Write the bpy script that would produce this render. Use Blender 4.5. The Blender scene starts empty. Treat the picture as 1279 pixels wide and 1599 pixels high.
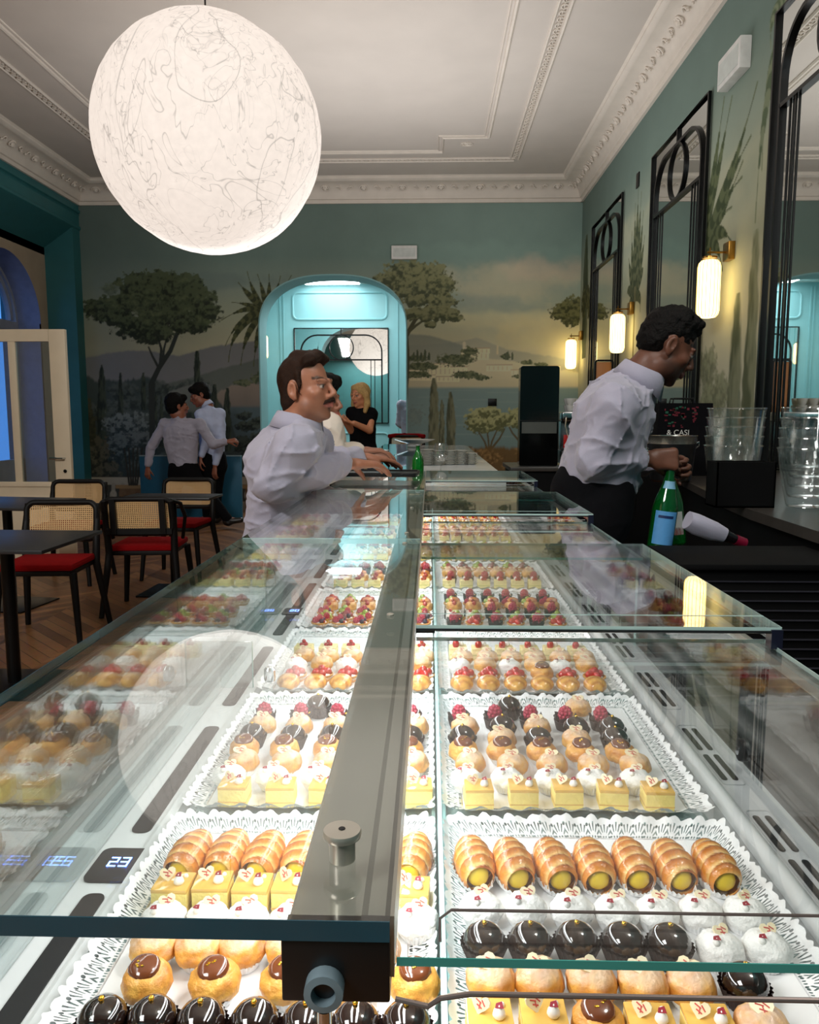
import bpy, bmesh, math, random
import numpy as np
from mathutils import Vector, Matrix, Euler, noise as mnoise
R = math.radians
random.seed(7)
S = bpy.context.scene
C = S.collection

# ------------------------------------------------------------------ camera
F = 1230.0
CZ = 1.33
PITCH = math.atan(150 / F)
YAW = math.atan(32 / math.hypot(F, 150))
cam_data = bpy.data.cameras.new('camera')
cam_data.sensor_fit = 'HORIZONTAL'
cam_data.sensor_width = 36
cam_data.lens = 36 * F / 1279
cam_data.clip_start = 0.02
cam_data.clip_end = 200
cam = bpy.data.objects.new('camera', cam_data)
C.objects.link(cam)
cam.location = (0, 0, CZ)
cam.rotation_euler = (R(90) - PITCH, 0, YAW)
S.camera = cam
# ------------------------------------------------------------------ view, world
S.view_settings.view_transform = 'Standard'
S.view_settings.look = 'None'
S.view_settings.gamma = 1
S.view_settings.exposure = 0.25
S.view_settings.use_curve_mapping = False
cy_ = S.cycles
cy_.transparent_max_bounces = 48
cy_.max_bounces = 14
cy_.diffuse_bounces = 4
cy_.glossy_bounces = 6
cy_.transmission_bounces = 8
cy_.sample_clamp_indirect = 6
cy_.caustics_reflective = False
cy_.caustics_refractive = False
cy_.use_denoising = True
w = bpy.data.worlds.new('dusk')
S.world = w
w.use_nodes = True
bg = w.node_tree.nodes['Background']
bg.inputs[0].default_value = (0.11, 0.36, 0.85, 1)
bg.inputs[1].default_value = 1.1

def light(name, kind, loc, power, color=(1, 1, 1), size=None, rot=(0, 0, 0), shape=None, sy=None, spread=None):
    l = bpy.data.lights.new(name, kind)
    l.energy = power
    l.color = color
    if kind == 'AREA':
        l.size = size
        if sy: l.shape = 'RECTANGLE'; l.size_y = sy
        if spread: l.spread = spread
    elif size is not None:
        l.shadow_soft_size = size
    o = bpy.data.objects.new(name, l)
    o.location = loc
    o.rotation_euler = rot
    C.objects.link(o)
    return o
GT = 1.09      # height of the case's glass top
# the room's own lamps: the LED strips of the display case (under its steel rail and along its sides); the fills have no fixture, added for brightness
light('case_led_centre_left', 'AREA', (-0.085, 1.9, 1.062), 2.9, (.96, .99, 1), .02, (0, R(10), 0), sy=3.0)
light('case_led_centre_right', 'AREA', (-0.034, 1.9, 1.056), 4.3, (.96, .99, 1), .02, (0, R(-10), 0), sy=3.0)
light('case_led_side_left', 'AREA', (-0.305, 1.9, 1.065), .8, (1, .98, .95), .015, (0, R(-10), 0), sy=3.0)
light('rear_fill', 'AREA', (-2.6, -1.4, 3.9), 185, (1, .97, .94), 1.6, (R(20), 0, 0))  # unseen fill added behind the viewer to brighten the room
light('service_fill', 'POINT', (1.5, .6, 3.9), 90, (1, .96, .92), .3)  # added fill for the service side, no fixture
light('uplight_fill_front', 'AREA', (-.4, 1.6, 2.6), 56, (1, .98, .97), 3.2, (R(180), 0, 0))  # unseen upward fill, added to brighten the ceiling
light('uplight_fill_back', 'AREA', (-.5, 7.4, 2.45), 62, (1, .98, .97), 3.4, (R(180), 0, 0))  # second unseen upward fill, added for the far ceiling and walls
light('doorway_room_ceiling_lamp', 'AREA', (-1.4, 12.9, 3.66), 62, (.97, 1, 1), 1.4, (0, 0, 0))

# pixel <-> world, used to stand things on their real distance
_cp, _sp, _cy, _sy = math.cos(PITCH), math.sin(PITCH), math.cos(YAW), math.sin(YAW)
_fw = np.array([-_sy * _cp, _cy * _cp, -_sp]); _rt = np.array([_cy, _sy, 0.]); _up = np.cross(_rt, _fw)
_C = np.array([0, 0, CZ])
def at(u, v, **k):
    d = _fw + _rt * (u - 639.5) / F + _up * (799.5 - v) / F
    (a, val), = k.items(); i = 'xyz'.index(a)
    return Vector(_C + d * ((val - _C[i]) / d[i]))
def proj(P):
    q = P - _C
    z = q @ _fw
    return 639.5 + F * (q @ _rt) / z, 799.5 - F * (q @ _up) / z

# ------------------------------------------------------------------ materials
def lin(c):
    return tuple((x / 255 / 12.92) if x / 255 <= .04045 else ((x / 255 + .055) / 1.055) ** 2.4 for x in c)
_M = {}
def mat(name, col=(200, 200, 200), rough=.5, metal=0, var=.12, vs=12., bump=0., bs=60., emit=0, ecol=None, sss=0, coat=0, attr=False, spec=.5, alpha=None, sheen=0, trans=0, ior=1.5, stretch=None, coords='Object'):
    if name in _M: return _M[name]
    m = bpy.data.materials.new(name); m.use_nodes = True
    nt = m.node_tree; N = nt.nodes; L = nt.links
    b = N['Principled BSDF']
    c = lin(col)
    b.inputs['Roughness'].default_value = rough
    b.inputs['Metallic'].default_value = metal
    b.inputs['Specular IOR Level'].default_value = spec
    b.inputs['IOR'].default_value = ior
    if trans: b.inputs['Transmission Weight'].default_value = trans
    if coat: b.inputs['Coat Weight'].default_value = coat; b.inputs['Coat Roughness'].default_value = .08
    if sheen: b.inputs['Sheen Weight'].default_value = sheen
    if sss:
        b.inputs['Subsurface Weight'].default_value = sss
        b.inputs['Subsurface Radius'].default_value = (.012, .006, .003)
        b.inputs['Subsurface Scale'].default_value = 1
    tc = N.new('ShaderNodeTexCoord'); mp = N.new('ShaderNodeMapping')
    L.new(tc.outputs[coords], mp.inputs[0])
    if stretch: mp.inputs['Scale'].default_value = stretch
    no = N.new('ShaderNodeTexNoise'); no.inputs['Scale'].default_value = vs; no.inputs['Detail'].default_value = 5
    L.new(mp.outputs[0], no.inputs['Vector'])
    mx = N.new('ShaderNodeMix'); mx.data_type = 'RGBA'; mx.blend_type = 'MULTIPLY'
    mx.inputs[0].default_value = 1
    rp = N.new('ShaderNodeMapRange'); rp.inputs['From Min'].default_value = .3; rp.inputs['From Max'].default_value = .7
    rp.inputs['To Min'].default_value = 1 - var; rp.inputs['To Max'].default_value = 1 + var * .5
    L.new(no.outputs['Fac'], rp.inputs[0])
    L.new(rp.outputs[0], mx.inputs[7])
    if attr:
        a = N.new('ShaderNodeVertexColor'); a.layer_name = 'Col'
        L.new(a.outputs[0], mx.inputs[6])
    else:
        mx.inputs[6].default_value = (*c, 1)
    L.new(mx.outputs[2], b.inputs['Base Color'])
    if emit:
        b.inputs['Emission Color'].default_value = (*lin(ecol or col), 1)
        b.inputs['Emission Strength'].default_value = emit
    if bump:
        n2 = N.new('ShaderNodeTexNoise'); n2.inputs['Scale'].default_value = bs; n2.inputs['Detail'].default_value = 4
        L.new(mp.outputs[0], n2.inputs['Vector'])
        bp = N.new('ShaderNodeBump'); bp.inputs['Strength'].default_value = bump; bp.inputs['Distance'].default_value = .01
        L.new(n2.outputs['Fac'], bp.inputs['Height']); L.new(bp.outputs[0], b.inputs['Normal'])
    if alpha is not None: b.inputs['Alpha'].default_value = alpha
    _M[name] = m
    return m

def glass_mat(name, tint=(.97, .985, .98), f0=.045, rough=0.0, rc=(1, 1, 1), haze=0.0):
    """thin clear pane: transparent, with the mirror reflection growing towards grazing angles"""
    if name in _M: return _M[name]
    m = bpy.data.materials.new(name); m.use_nodes = True
    nt = m.node_tree; N = nt.nodes; L = nt.links
    N.remove(N['Principled BSDF']); out = N['Material Output']
    lw = N.new('ShaderNodeLayerWeight'); lw.inputs['Blend'].default_value = .5
    pw = N.new('ShaderNodeMath'); pw.operation = 'POWER'; pw.inputs[1].default_value = 5
    L.new(lw.outputs['Facing'], pw.inputs[0])
    mr = N.new('ShaderNodeMapRange'); mr.inputs['To Min'].default_value = f0; mr.inputs['To Max'].default_value = 1
    L.new(pw.outputs[0], mr.inputs[0])
    tr = N.new('ShaderNodeBsdfTransparent'); tr.inputs[0].default_value = (*tint, 1)
    gl = N.new('ShaderNodeBsdfGlossy'); gl.inputs['Roughness'].default_value = rough; gl.inputs[0].default_value = (*rc, 1)
    mx = N.new('ShaderNodeMixShader')
    L.new(mr.outputs[0], mx.inputs[0]); L.new(tr.outputs[0], mx.inputs[1]); L.new(gl.outputs[0], mx.inputs[2])
    o = mx
    if haze:
        df = N.new('ShaderNodeBsdfDiffuse'); df.inputs[0].default_value = (.9, .95, .95, 1)
        m2 = N.new('ShaderNodeMixShader'); m2.inputs[0].default_value = haze
        L.new(mx.outputs[0], m2.inputs[1]); L.new(df.outputs[0], m2.inputs[2]); o = m2
    L.new(o.outputs[0], out.inputs[0])
    _M[name] = m
    return m

# ------------------------------------------------------------------ objects
def tag(o, label=None, cat=None, group=None, kind=None):
    if label: o['label'] = label
    if cat: o['category'] = cat
    if group: o['group'] = group
    if kind: o['kind'] = kind
    return o
def thing(name, label, cat, loc=(0, 0, 0), rz=0, group=None):
    o = bpy.data.objects.new(name, None); C.objects.link(o)
    o.empty_display_size = .05
    o.location = loc; o.rotation_euler = (0, 0, rz)
    return tag(o, label, cat, group)
def link(name, me, parent=None, loc=None):
    o = bpy.data.objects.new(name, me); C.objects.link(o)
    if parent is not None: o.parent = parent
    if loc is not None: o.location = loc
    return o
def copy_tree(o, parent=None, first=True):
    c = o.copy(); C.objects.link(c)
    if parent is not None: c.parent = parent
    for ch in KIDS.get(o.name, ()): copy_tree(ch, c, False)
    return c
KIDS = {}
def kids_of(o):
    """remember the children of a prototype so copies need no scene scan"""
    for x in o.children:
        KIDS.setdefault(o.name, []).append(x); kids_of(x)
    return o

class MB:
    """collects shapes into one mesh; material slot per shape"""
    def __init__(s): s.v = []; s.f = []; s.m = []; s.mi = 0; s.T = None
    def add(s, vs, fs):
        n = len(s.v)
        if s.T is not None: vs = [s.T @ Vector(p) for p in vs]
        s.v.extend(tuple(p) for p in vs)
        s.f.extend(tuple(i + n for i in f) for f in fs); s.m.extend([s.mi] * len(fs))
        return s
    def box(s, x0, x1, y0, y1, z0, z1, bev=0):
        if bev <= 0:
            vs = [(x, y, z) for z in (z0, z1) for y in (y0, y1) for x in (x0, x1)]
            return s.add(vs, [(0, 2, 3, 1), (4, 5, 7, 6), (0, 1, 5, 4), (1, 3, 7, 5), (3, 2, 6, 7), (2, 0, 4, 6)])
        b = bmesh.new(); bmesh.ops.create_cube(b, size=1)
        for q in b.verts: q.co = Vector(((x0 + x1) / 2 + q.co.x * (x1 - x0), (y0 + y1) / 2 + q.co.y * (y1 - y0), (z0 + z1) / 2 + q.co.z * (z1 - z0)))
        bmesh.ops.bevel(b, geom=list(b.edges), offset=bev, segments=2, affect='EDGES', profile=.6)
        b.verts.index_update()
        s.add([q.co.copy() for q in b.verts], [[q.index for q in f.verts] for f in b.faces]); b.free(); return s
    def lathe(s, prof, c=(0, 0, 0), n=24, cap=True, wob=None):
        """prof: (r, z) from bottom to top"""
        vs = []; fs = []
        for j, (r, z) in enumerate(prof):
            for i in range(n):
                a = 2 * math.pi * i / n
                k = wob(a, j) if wob else 1
                vs.append((c[0] + r * k * math.cos(a), c[1] + r * k * math.sin(a), c[2] + z))
        for j in range(len(prof) - 1):
            for i in range(n):
                a, b = j * n + i, j * n + (i + 1) % n
                fs.append((a, b, b + n, a + n))
        if cap:
            if prof[0][0] > 1e-5: fs.append(tuple(range(n))[::-1])
            if prof[-1][0] > 1e-5: fs.append(tuple(range((len(prof) - 1) * n, len(prof) * n)))
        return s.add(vs, fs)
    def tube(s, pts, r, n=8, closed=False, cap=True):
        """round bar through pts; r a number or a list"""
        P = [Vector(p) for p in pts]; m = len(P)
        rs = r if isinstance(r, (list, tuple)) else [r] * m
        vs = []; fs = []; up = None
        for k in range(m):
            if closed: t = P[(k + 1) % m] - P[k - 1]
            else: t = P[min(k + 1, m - 1)] - P[max(k - 1, 0)]
            t.normalize()
            if up is None:
                up = Vector((0, 0, 1)) if abs(t.z) < .9 else Vector((0, 1, 0))
            a = t.cross(up)
            if a.length < 1e-4: a = t.cross(Vector((1, 0, 0)))
            a.normalize(); b = a.cross(t); b.normalize(); up = b
            for i in range(n):
                q = 2 * math.pi * i / n + math.pi / 4
                vs.append(P[k] + (a * math.cos(q) + b * math.sin(q)) * rs[k])
        for k in range(m if closed else m - 1):
            k2 = (k + 1) % m
            for i in range(n):
                fs.append((k * n + i, k * n + (i + 1) % n, k2 * n + (i + 1) % n, k2 * n + i))
        if cap and not closed: fs += [tuple(range(n))[::-1], tuple(range((m - 1) * n, m * n))]
        return s.add(vs, fs)
    def ball(s, c, r, n=14, m=9, f=None):
        rx, ry, rz = r if isinstance(r, (tuple, list)) else (r, r, r)
        vs = []; fs = []
        for j in range(1, m):
            p = math.pi * j / m
            for i in range(n):
                a = 2 * math.pi * i / n
                q = Vector((math.sin(p) * math.cos(a), math.sin(p) * math.sin(a), -math.cos(p)))
                k = f(q) if f else 1
                vs.append((c[0] + q.x * rx * k, c[1] + q.y * ry * k, c[2] + q.z * rz * k))
        b0 = len(vs); vs.append((c[0], c[1], c[2] - rz * (f(Vector((0, 0, -1))) if f else 1)))
        vs.append((c[0], c[1], c[2] + rz * (f(Vector((0, 0, 1))) if f else 1)))
        for j in range(m - 2):
            for i in range(n):
                a, b = j * n + i, j * n + (i + 1) % n
                fs.append((a, b, b + n, a + n))
        for i in range(n):
            fs.append((b0, (i + 1) % n, i)); fs.append((b0 + 1, (m - 2) * n + i, (m - 2) * n + (i + 1) % n))
        return s.add(vs, fs)
    def prism(s, poly, axis, a, b):
        """extrude a 2-D outline along an axis ('x','y','z') from a to b"""
        n = len(poly)
        def P(p, t):
            return {'x': (t, p[0], p[1]), 'y': (p[0], t, p[1]), 'z': (p[0], p[1], t)}[axis]
        vs = [P(p, a) for p in poly] + [P(p, b) for p in poly]
        fs = [(i, (i + 1) % n, n + (i + 1) % n, n + i) for i in range(n)] + [tuple(range(n))[::-1], tuple(range(n, 2 * n))]
        return s.add(vs, fs)
    def grid(s, fn, nu, nv):
        vs = [fn(i / nu, j / nv) for j in range(nv + 1) for i in range(nu + 1)]
        fs = [(j * (nu + 1) + i, j * (nu + 1) + i + 1, (j + 1) * (nu + 1) + i + 1, (j + 1) * (nu + 1) + i) for j in range(nv) for i in range(nu)]
        return s.add(vs, fs)
    def mesh(s, name, mats, smooth=35):
        me = bpy.data.meshes.new(name); me.from_pydata([tuple(p) for p in s.v], [], s.f)
        for m in (mats if isinstance(mats, (list, tuple)) else [mats]): me.materials.append(m)
        me.polygons.foreach_set('material_index', s.m)
        b = bmesh.new(); b.from_mesh(me); bmesh.ops.recalc_face_normals(b, faces=b.faces); b.to_mesh(me); b.free()
        if smooth:
            me.shade_smooth(); me.set_sharp_from_angle(angle=R(smooth))
        return me
    def build(s, name, mats, parent=None, loc=None, smooth=35):
        return link(name, s.mesh(name, mats, smooth), parent, loc)
def struct(name, mb, mats, smooth=35):
    return tag(mb.build(name, mats, None, smooth=smooth), kind='structure')

# ------------------------------------------------------------------ 2-D noise for painted murals
def _hash(ix, iy, seed):
    h = (ix.astype(np.int64) * 374761393 + iy.astype(np.int64) * 668265263 + seed * 982451653) & 0x7fffffff
    h = ((h ^ (h >> 13)) * 1274126177) & 0x7fffffff
    return ((h ^ (h >> 16)) & 0xffff) / 65535.
def vnoise(x, y, seed=0):
    ix, iy = np.floor(x), np.floor(y); fx, fy = x - ix, y - iy
    fx = fx * fx * (3 - 2 * fx); fy = fy * fy * (3 - 2 * fy)
    a, b, c, d = _hash(ix, iy, seed), _hash(ix + 1, iy, seed), _hash(ix, iy + 1, seed), _hash(ix + 1, iy + 1, seed)
    return (a * (1 - fx) + b * fx) * (1 - fy) + (c * (1 - fx) + d * fx) * fy
def fbm(x, y, seed=0, o=4):
    r = 0; k = .5; t = 0
    for i in range(o):
        r = r + k * vnoise(x * 2 ** i, y * 2 ** i, seed + i); t += k; k *= .55
    return r / t
def sstep(a, b, x):
    t = np.clip((x - a) / (b - a), 0, 1); return t * t * (3 - 2 * t)

class Paint:
    """a mural painted over wall points; coordinates U to the right, V downwards"""
    def __init__(s, U, V): s.U = U; s.V = V; s.c = np.zeros((len(U), 3))
    def base(s, stops):
        v = [a for a, _ in stops]
        for i in range(3): s.c[:, i] = np.interp(s.V, v, [lin(c)[i] for _, c in stops])
    def over(s, idx, a, col):
        col = np.array(col if np.ndim(col) > 1 else lin(col))
        s.c[idx] = s.c[idx] * (1 - a[:, None]) + col * a[:, None]
    def near(s, u0, u1, v0, v1): return np.nonzero((s.U > u0) & (s.U < u1) & (s.V > v0) & (s.V < v1))[0]
    def blob(s, cu, cv, ru, rv, c1, c2, rough=.6, sc=.16, seed=1, soft=.12, op=1, lit=None):
        k = s.near(cu - ru * 1.5, cu + ru * 1.5, cv - rv * 1.6, cv + rv * 1.6)
        if not len(k): return
        u, v = s.U[k], s.V[k]
        d = np.sqrt(((u - cu) / ru) ** 2 + ((v - cv) / rv) ** 2)
        n = fbm(u * sc, v * sc, seed, 4)
        a = sstep(-soft, soft, 1 - d + (n - .5) * rough * 1.6) * op
        t = fbm(u * sc * 1.3 + 9, v * sc * 1.3, seed + 5, 3)
        if lit: t = t + .35 * np.clip(-(v - cv) / rv, -1, 1) * lit
        t = sstep(.3, .7, t)[:, None]
        s.over(k, a, np.array(lin(c1)) * (1 - t) + np.array(lin(c2)) * t)
    def ridge(s, pts, v1, c1, c2=None, seed=3, soft=2, rough=3, op=1):
        us = [p[0] for p in pts]; k = s.near(us[0], us[-1], min(p[1] for p in pts) - 8, v1 + 10)
        if not len(k): return
        u, v = s.U[k], s.V[k]
        top = np.interp(u, us, [p[1] for p in pts]) + (fbm(u * .12, u * 0, seed, 3) - .5) * rough
        a = sstep(-soft, soft, v - top) * sstep(-6, 0, v1 - v) * op
        e = np.clip(np.minimum(u - us[0], us[-1] - u) / 3, 0, 1); a = a * e
        t = np.clip((v - top) / max(8, v1 - min(p[1] for p in pts)), 0, 1)[:, None]
        c2 = c2 or c1
        s.over(k, a, np.array(lin(c1)) * (1 - t) + np.array(lin(c2)) * t)
    def line(s, pts, w0, w1, col, op=1):
        P = np.array(pts, float); m = max(w0, w1) + 2
        k = s.near(P[:, 0].min() - m, P[:, 0].max() + m, P[:, 1].min() - m, P[:, 1].max() + m)
        if not len(k): return
        u, v = s.U[k], s.V[k]; best = np.full(len(k), 1e9); n = len(P) - 1
        for i in range(n):
            a, b = P[i], P[i + 1]; d = b - a; L = max((d ** 2).sum(), 1e-9)
            t = np.clip(((u - a[0]) * d[0] + (v - a[1]) * d[1]) / L, 0, 1)
            w_ = w0 + (w1 - w0) * (i + t) / n
            best = np.minimum(best, np.hypot(u - a[0] - d[0] * t, v - a[1] - d[1] * t) - w_)
        s.over(k, sstep(.6 * s.px, -.6 * s.px, best) * op, col)
    px = 1.0
    def frond(s, a, b, sag, w, col, col2=None):
        a, b = np.array(a, float), np.array(b, float)
        m = (a + b) / 2 + np.array(sag, float)
        T = np.linspace(0, 1, 14)[:, None]
        P = (1 - T) ** 2 * a + 2 * T * (1 - T) * m + T ** 2 * b
        for i in range(13):
            t = i / 13
            ww = w * (math.sin(math.pi * min(1, t * 1.15 + .12)) * .9 + .1) if t < .85 else w * (1 - t) * 2
            s.line(P[i:i + 2], ww, ww, col if i % 2 or col2 is None else col2)
    def cypress(s, u, v0, v1, w, c1, c2, seed=1):
        k = s.near(u - w * 1.6, u + w * 1.6, v0 - 3, v1 + 4)
        if not len(k): return
        U, V = s.U[k], s.V[k]; t = np.clip((V - v0) / (v1 - v0), 0, 1)
        ww = w * np.sqrt(np.sin(np.pi * np.clip(t * .72 + .02, 0, 1)))
        q = 12. / max(w, 1e-6) 
        n = fbm(U * q * .1, V * q * .05, seed, 3)
        a = sstep(-.15 * w, .15 * w, ww - np.abs(U - u) + (n - .5) * w * .7) * ((V > v0) & (V < v1))
        t2 = sstep(.3, .7, fbm(U * q * .14 + 4, V * q * .035, seed + 3, 3) + .2 * (U - u) / w)[:, None]
        s.over(k, a, np.array(lin(c1)) * (1 - t2) + np.array(lin(c2)) * t2)

def painted_wall(name, origin, ax, ay, nx, ny, keep, paint):
    """dense wall sheet origin + ax*i/nx + ay*j/ny with its mural as mesh colour"""
    o, ax, ay = np.array(origin, float), np.array(ax, float), np.array(ay, float)
    I, J = np.meshgrid(np.arange(nx + 1) / nx, np.arange(ny + 1) / ny)
    P = o + I.reshape(-1, 1) * ax + J.reshape(-1, 1) * ay
    ii, jj = np.meshgrid(np.arange(nx), np.arange(ny)); ii = ii.ravel(); jj = jj.ravel()
    q = np.stack([jj * (nx + 1) + ii, jj * (nx + 1) + ii + 1, (jj + 1) * (nx + 1) + ii + 1, (jj + 1) * (nx + 1) + ii], 1)
    q = q[keep(P[q].mean(1))]
    me = bpy.data.meshes.new(name)
    me.vertices.add(len(P)); me.vertices.foreach_set('co', P.ravel())
    me.loops.add(q.size); me.loops.foreach_set('vertex_index', q.ravel().astype(np.int32))
    me.polygons.add(len(q)); me.polygons.foreach_set('loop_start', np.arange(0, q.size, 4, dtype=np.int32))
    me.update(calc_edges=True)
    col = np.ones((len(P), 4), np.float32); col[:, :3] = paint(P)
    a = me.color_attributes.new('Col', 'FLOAT_COLOR', 'POINT'); a.data.foreach_set('color', col.ravel())
    me.materials.append(mat('mural_plaster', attr=True, rough=.75, var=.05, vs=3, spec=.2, bump=.08, bs=40))
    return tag(link(name, me), kind='structure')
# ================================================================== THE ROOM
XR, XL, YB, ZC = 2.06, -4.85, 11.15, 4.48      # right wall, left wall line, back wall, ceiling
ZW = 4.235                                     # underside of the cornice
YF = -2.6
teal = mat('teal_wall_paint', (50, 108, 112), .55, var=.08, vs=4, bump=.05, bs=30)
teal_d = mat('teal_beam_paint', (44, 108, 112), .5, var=.08, vs=4)
aqua = mat('aqua_room_paint', (136, 186, 190), .5, var=.04, vs=4)
white_p = mat('ceiling_plaster', (208, 200, 192), .8, var=.05, vs=2, bump=.05, bs=20)
stucco = mat('stucco_plaster', (222, 213, 202), .7, var=.06, vs=6, bump=.1, bs=50)
cream = mat('cream_gloss_paint', (222, 205, 178), .4, var=.05, vs=5)
beige_w = mat('beige_plaster', (176, 158, 136), .8, var=.07, vs=4)
black_metal = mat('black_iron', (16, 17, 18), .32, metal=.6, var=.2, vs=20)
mirror_m = mat('mirror_silvering', (232, 236, 234), .015, metal=1, var=.01)
brass = mat('brushed_brass', (176, 132, 62), .28, metal=1, var=.15, vs=30)

# floor: oak herringbone
def herringbone():
    m = bpy.data.materials.new('oak_herringbone'); m.use_nodes = True
    nt = m.node_tree; N = nt.nodes; L = nt.links; b = N['Principled BSDF']
    tc = N.new('ShaderNodeTexCoord'); sx = N.new('ShaderNodeSeparateXYZ'); L.new(tc.outputs['Object'], sx.inputs[0])
    def M(op, a, b_=None, c=None):
        n = N.new('ShaderNodeMath'); n.operation = op
        for i, x in enumerate((a, b_, c)):
            if x is None: continue
            if isinstance(x, (int, float)): n.inputs[i].default_value = x
            else: L.new(x, n.inputs[i])
        return n.outputs[0]
    W_ = .42
    col = M('FLOOR', M('DIVIDE', sx.outputs['X'], W_))
    fx = M('PINGPONG', sx.outputs['X'], W_)               # zigzag across columns
    k = M('ADD', sx.outputs['Y'], fx)
    q = M('DIVIDE', k, .10)
    idx = M('FLOOR', q); fr = M('SUBTRACT', q, idx)
    wn = N.new('ShaderNodeTexWhiteNoise'); wn.noise_dimensions = '2D'
    cb = N.new('ShaderNodeCombineXYZ'); L.new(idx, cb.inputs[0]); L.new(col, cb.inputs[1]); L.new(cb.outputs[0], wn.inputs['Vector'])
    cr = N.new('ShaderNodeValToRGB'); L.new(wn.outputs['Value'], cr.inputs[0])
    cr.color_ramp.elements[0].color = (*lin((112, 72, 44)), 1); cr.color_ramp.elements[1].color = (*lin((170, 118, 74)), 1)
    no = N.new('ShaderNodeTexNoise'); no.inputs['Scale'].default_value = 30; no.inputs['Detail'].default_value = 6; L.new(tc.outputs['Object'], no.inputs['Vector'])
    mx = N.new('ShaderNodeMix'); mx.data_type = 'RGBA'; mx.blend_type = 'MULTIPLY'; mx.inputs[0].default_value = .5
    L.new(cr.outputs[0], mx.inputs[6]); L.new(no.outputs['Color'], mx.inputs[7])
    gap = M('LESS_THAN', M('MINIMUM', fr, M('SUBTRACT', 1.0, fr)), .03)
    m2 = N.new('ShaderNodeMix'); m2.data_type = 'RGBA'; L.new(gap, m2.inputs[0]); L.new(mx.outputs[2], m2.inputs[6]); m2.inputs[7].default_value = (*lin((50, 32, 20)), 1)
    L.new(m2.outputs[2], b.inputs['Base Color']); b.inputs['Roughness'].default_value = .38
    return m
f = MB().box(-6.6, 2.3, YF - .1, 14.7, -.1, 0); struct('floor', f, herringbone())
f = MB().box(-5.3, 2.3, YF - .1, YB + .4, ZC, ZC + .1); struct('ceiling', f, white_p)

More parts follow.
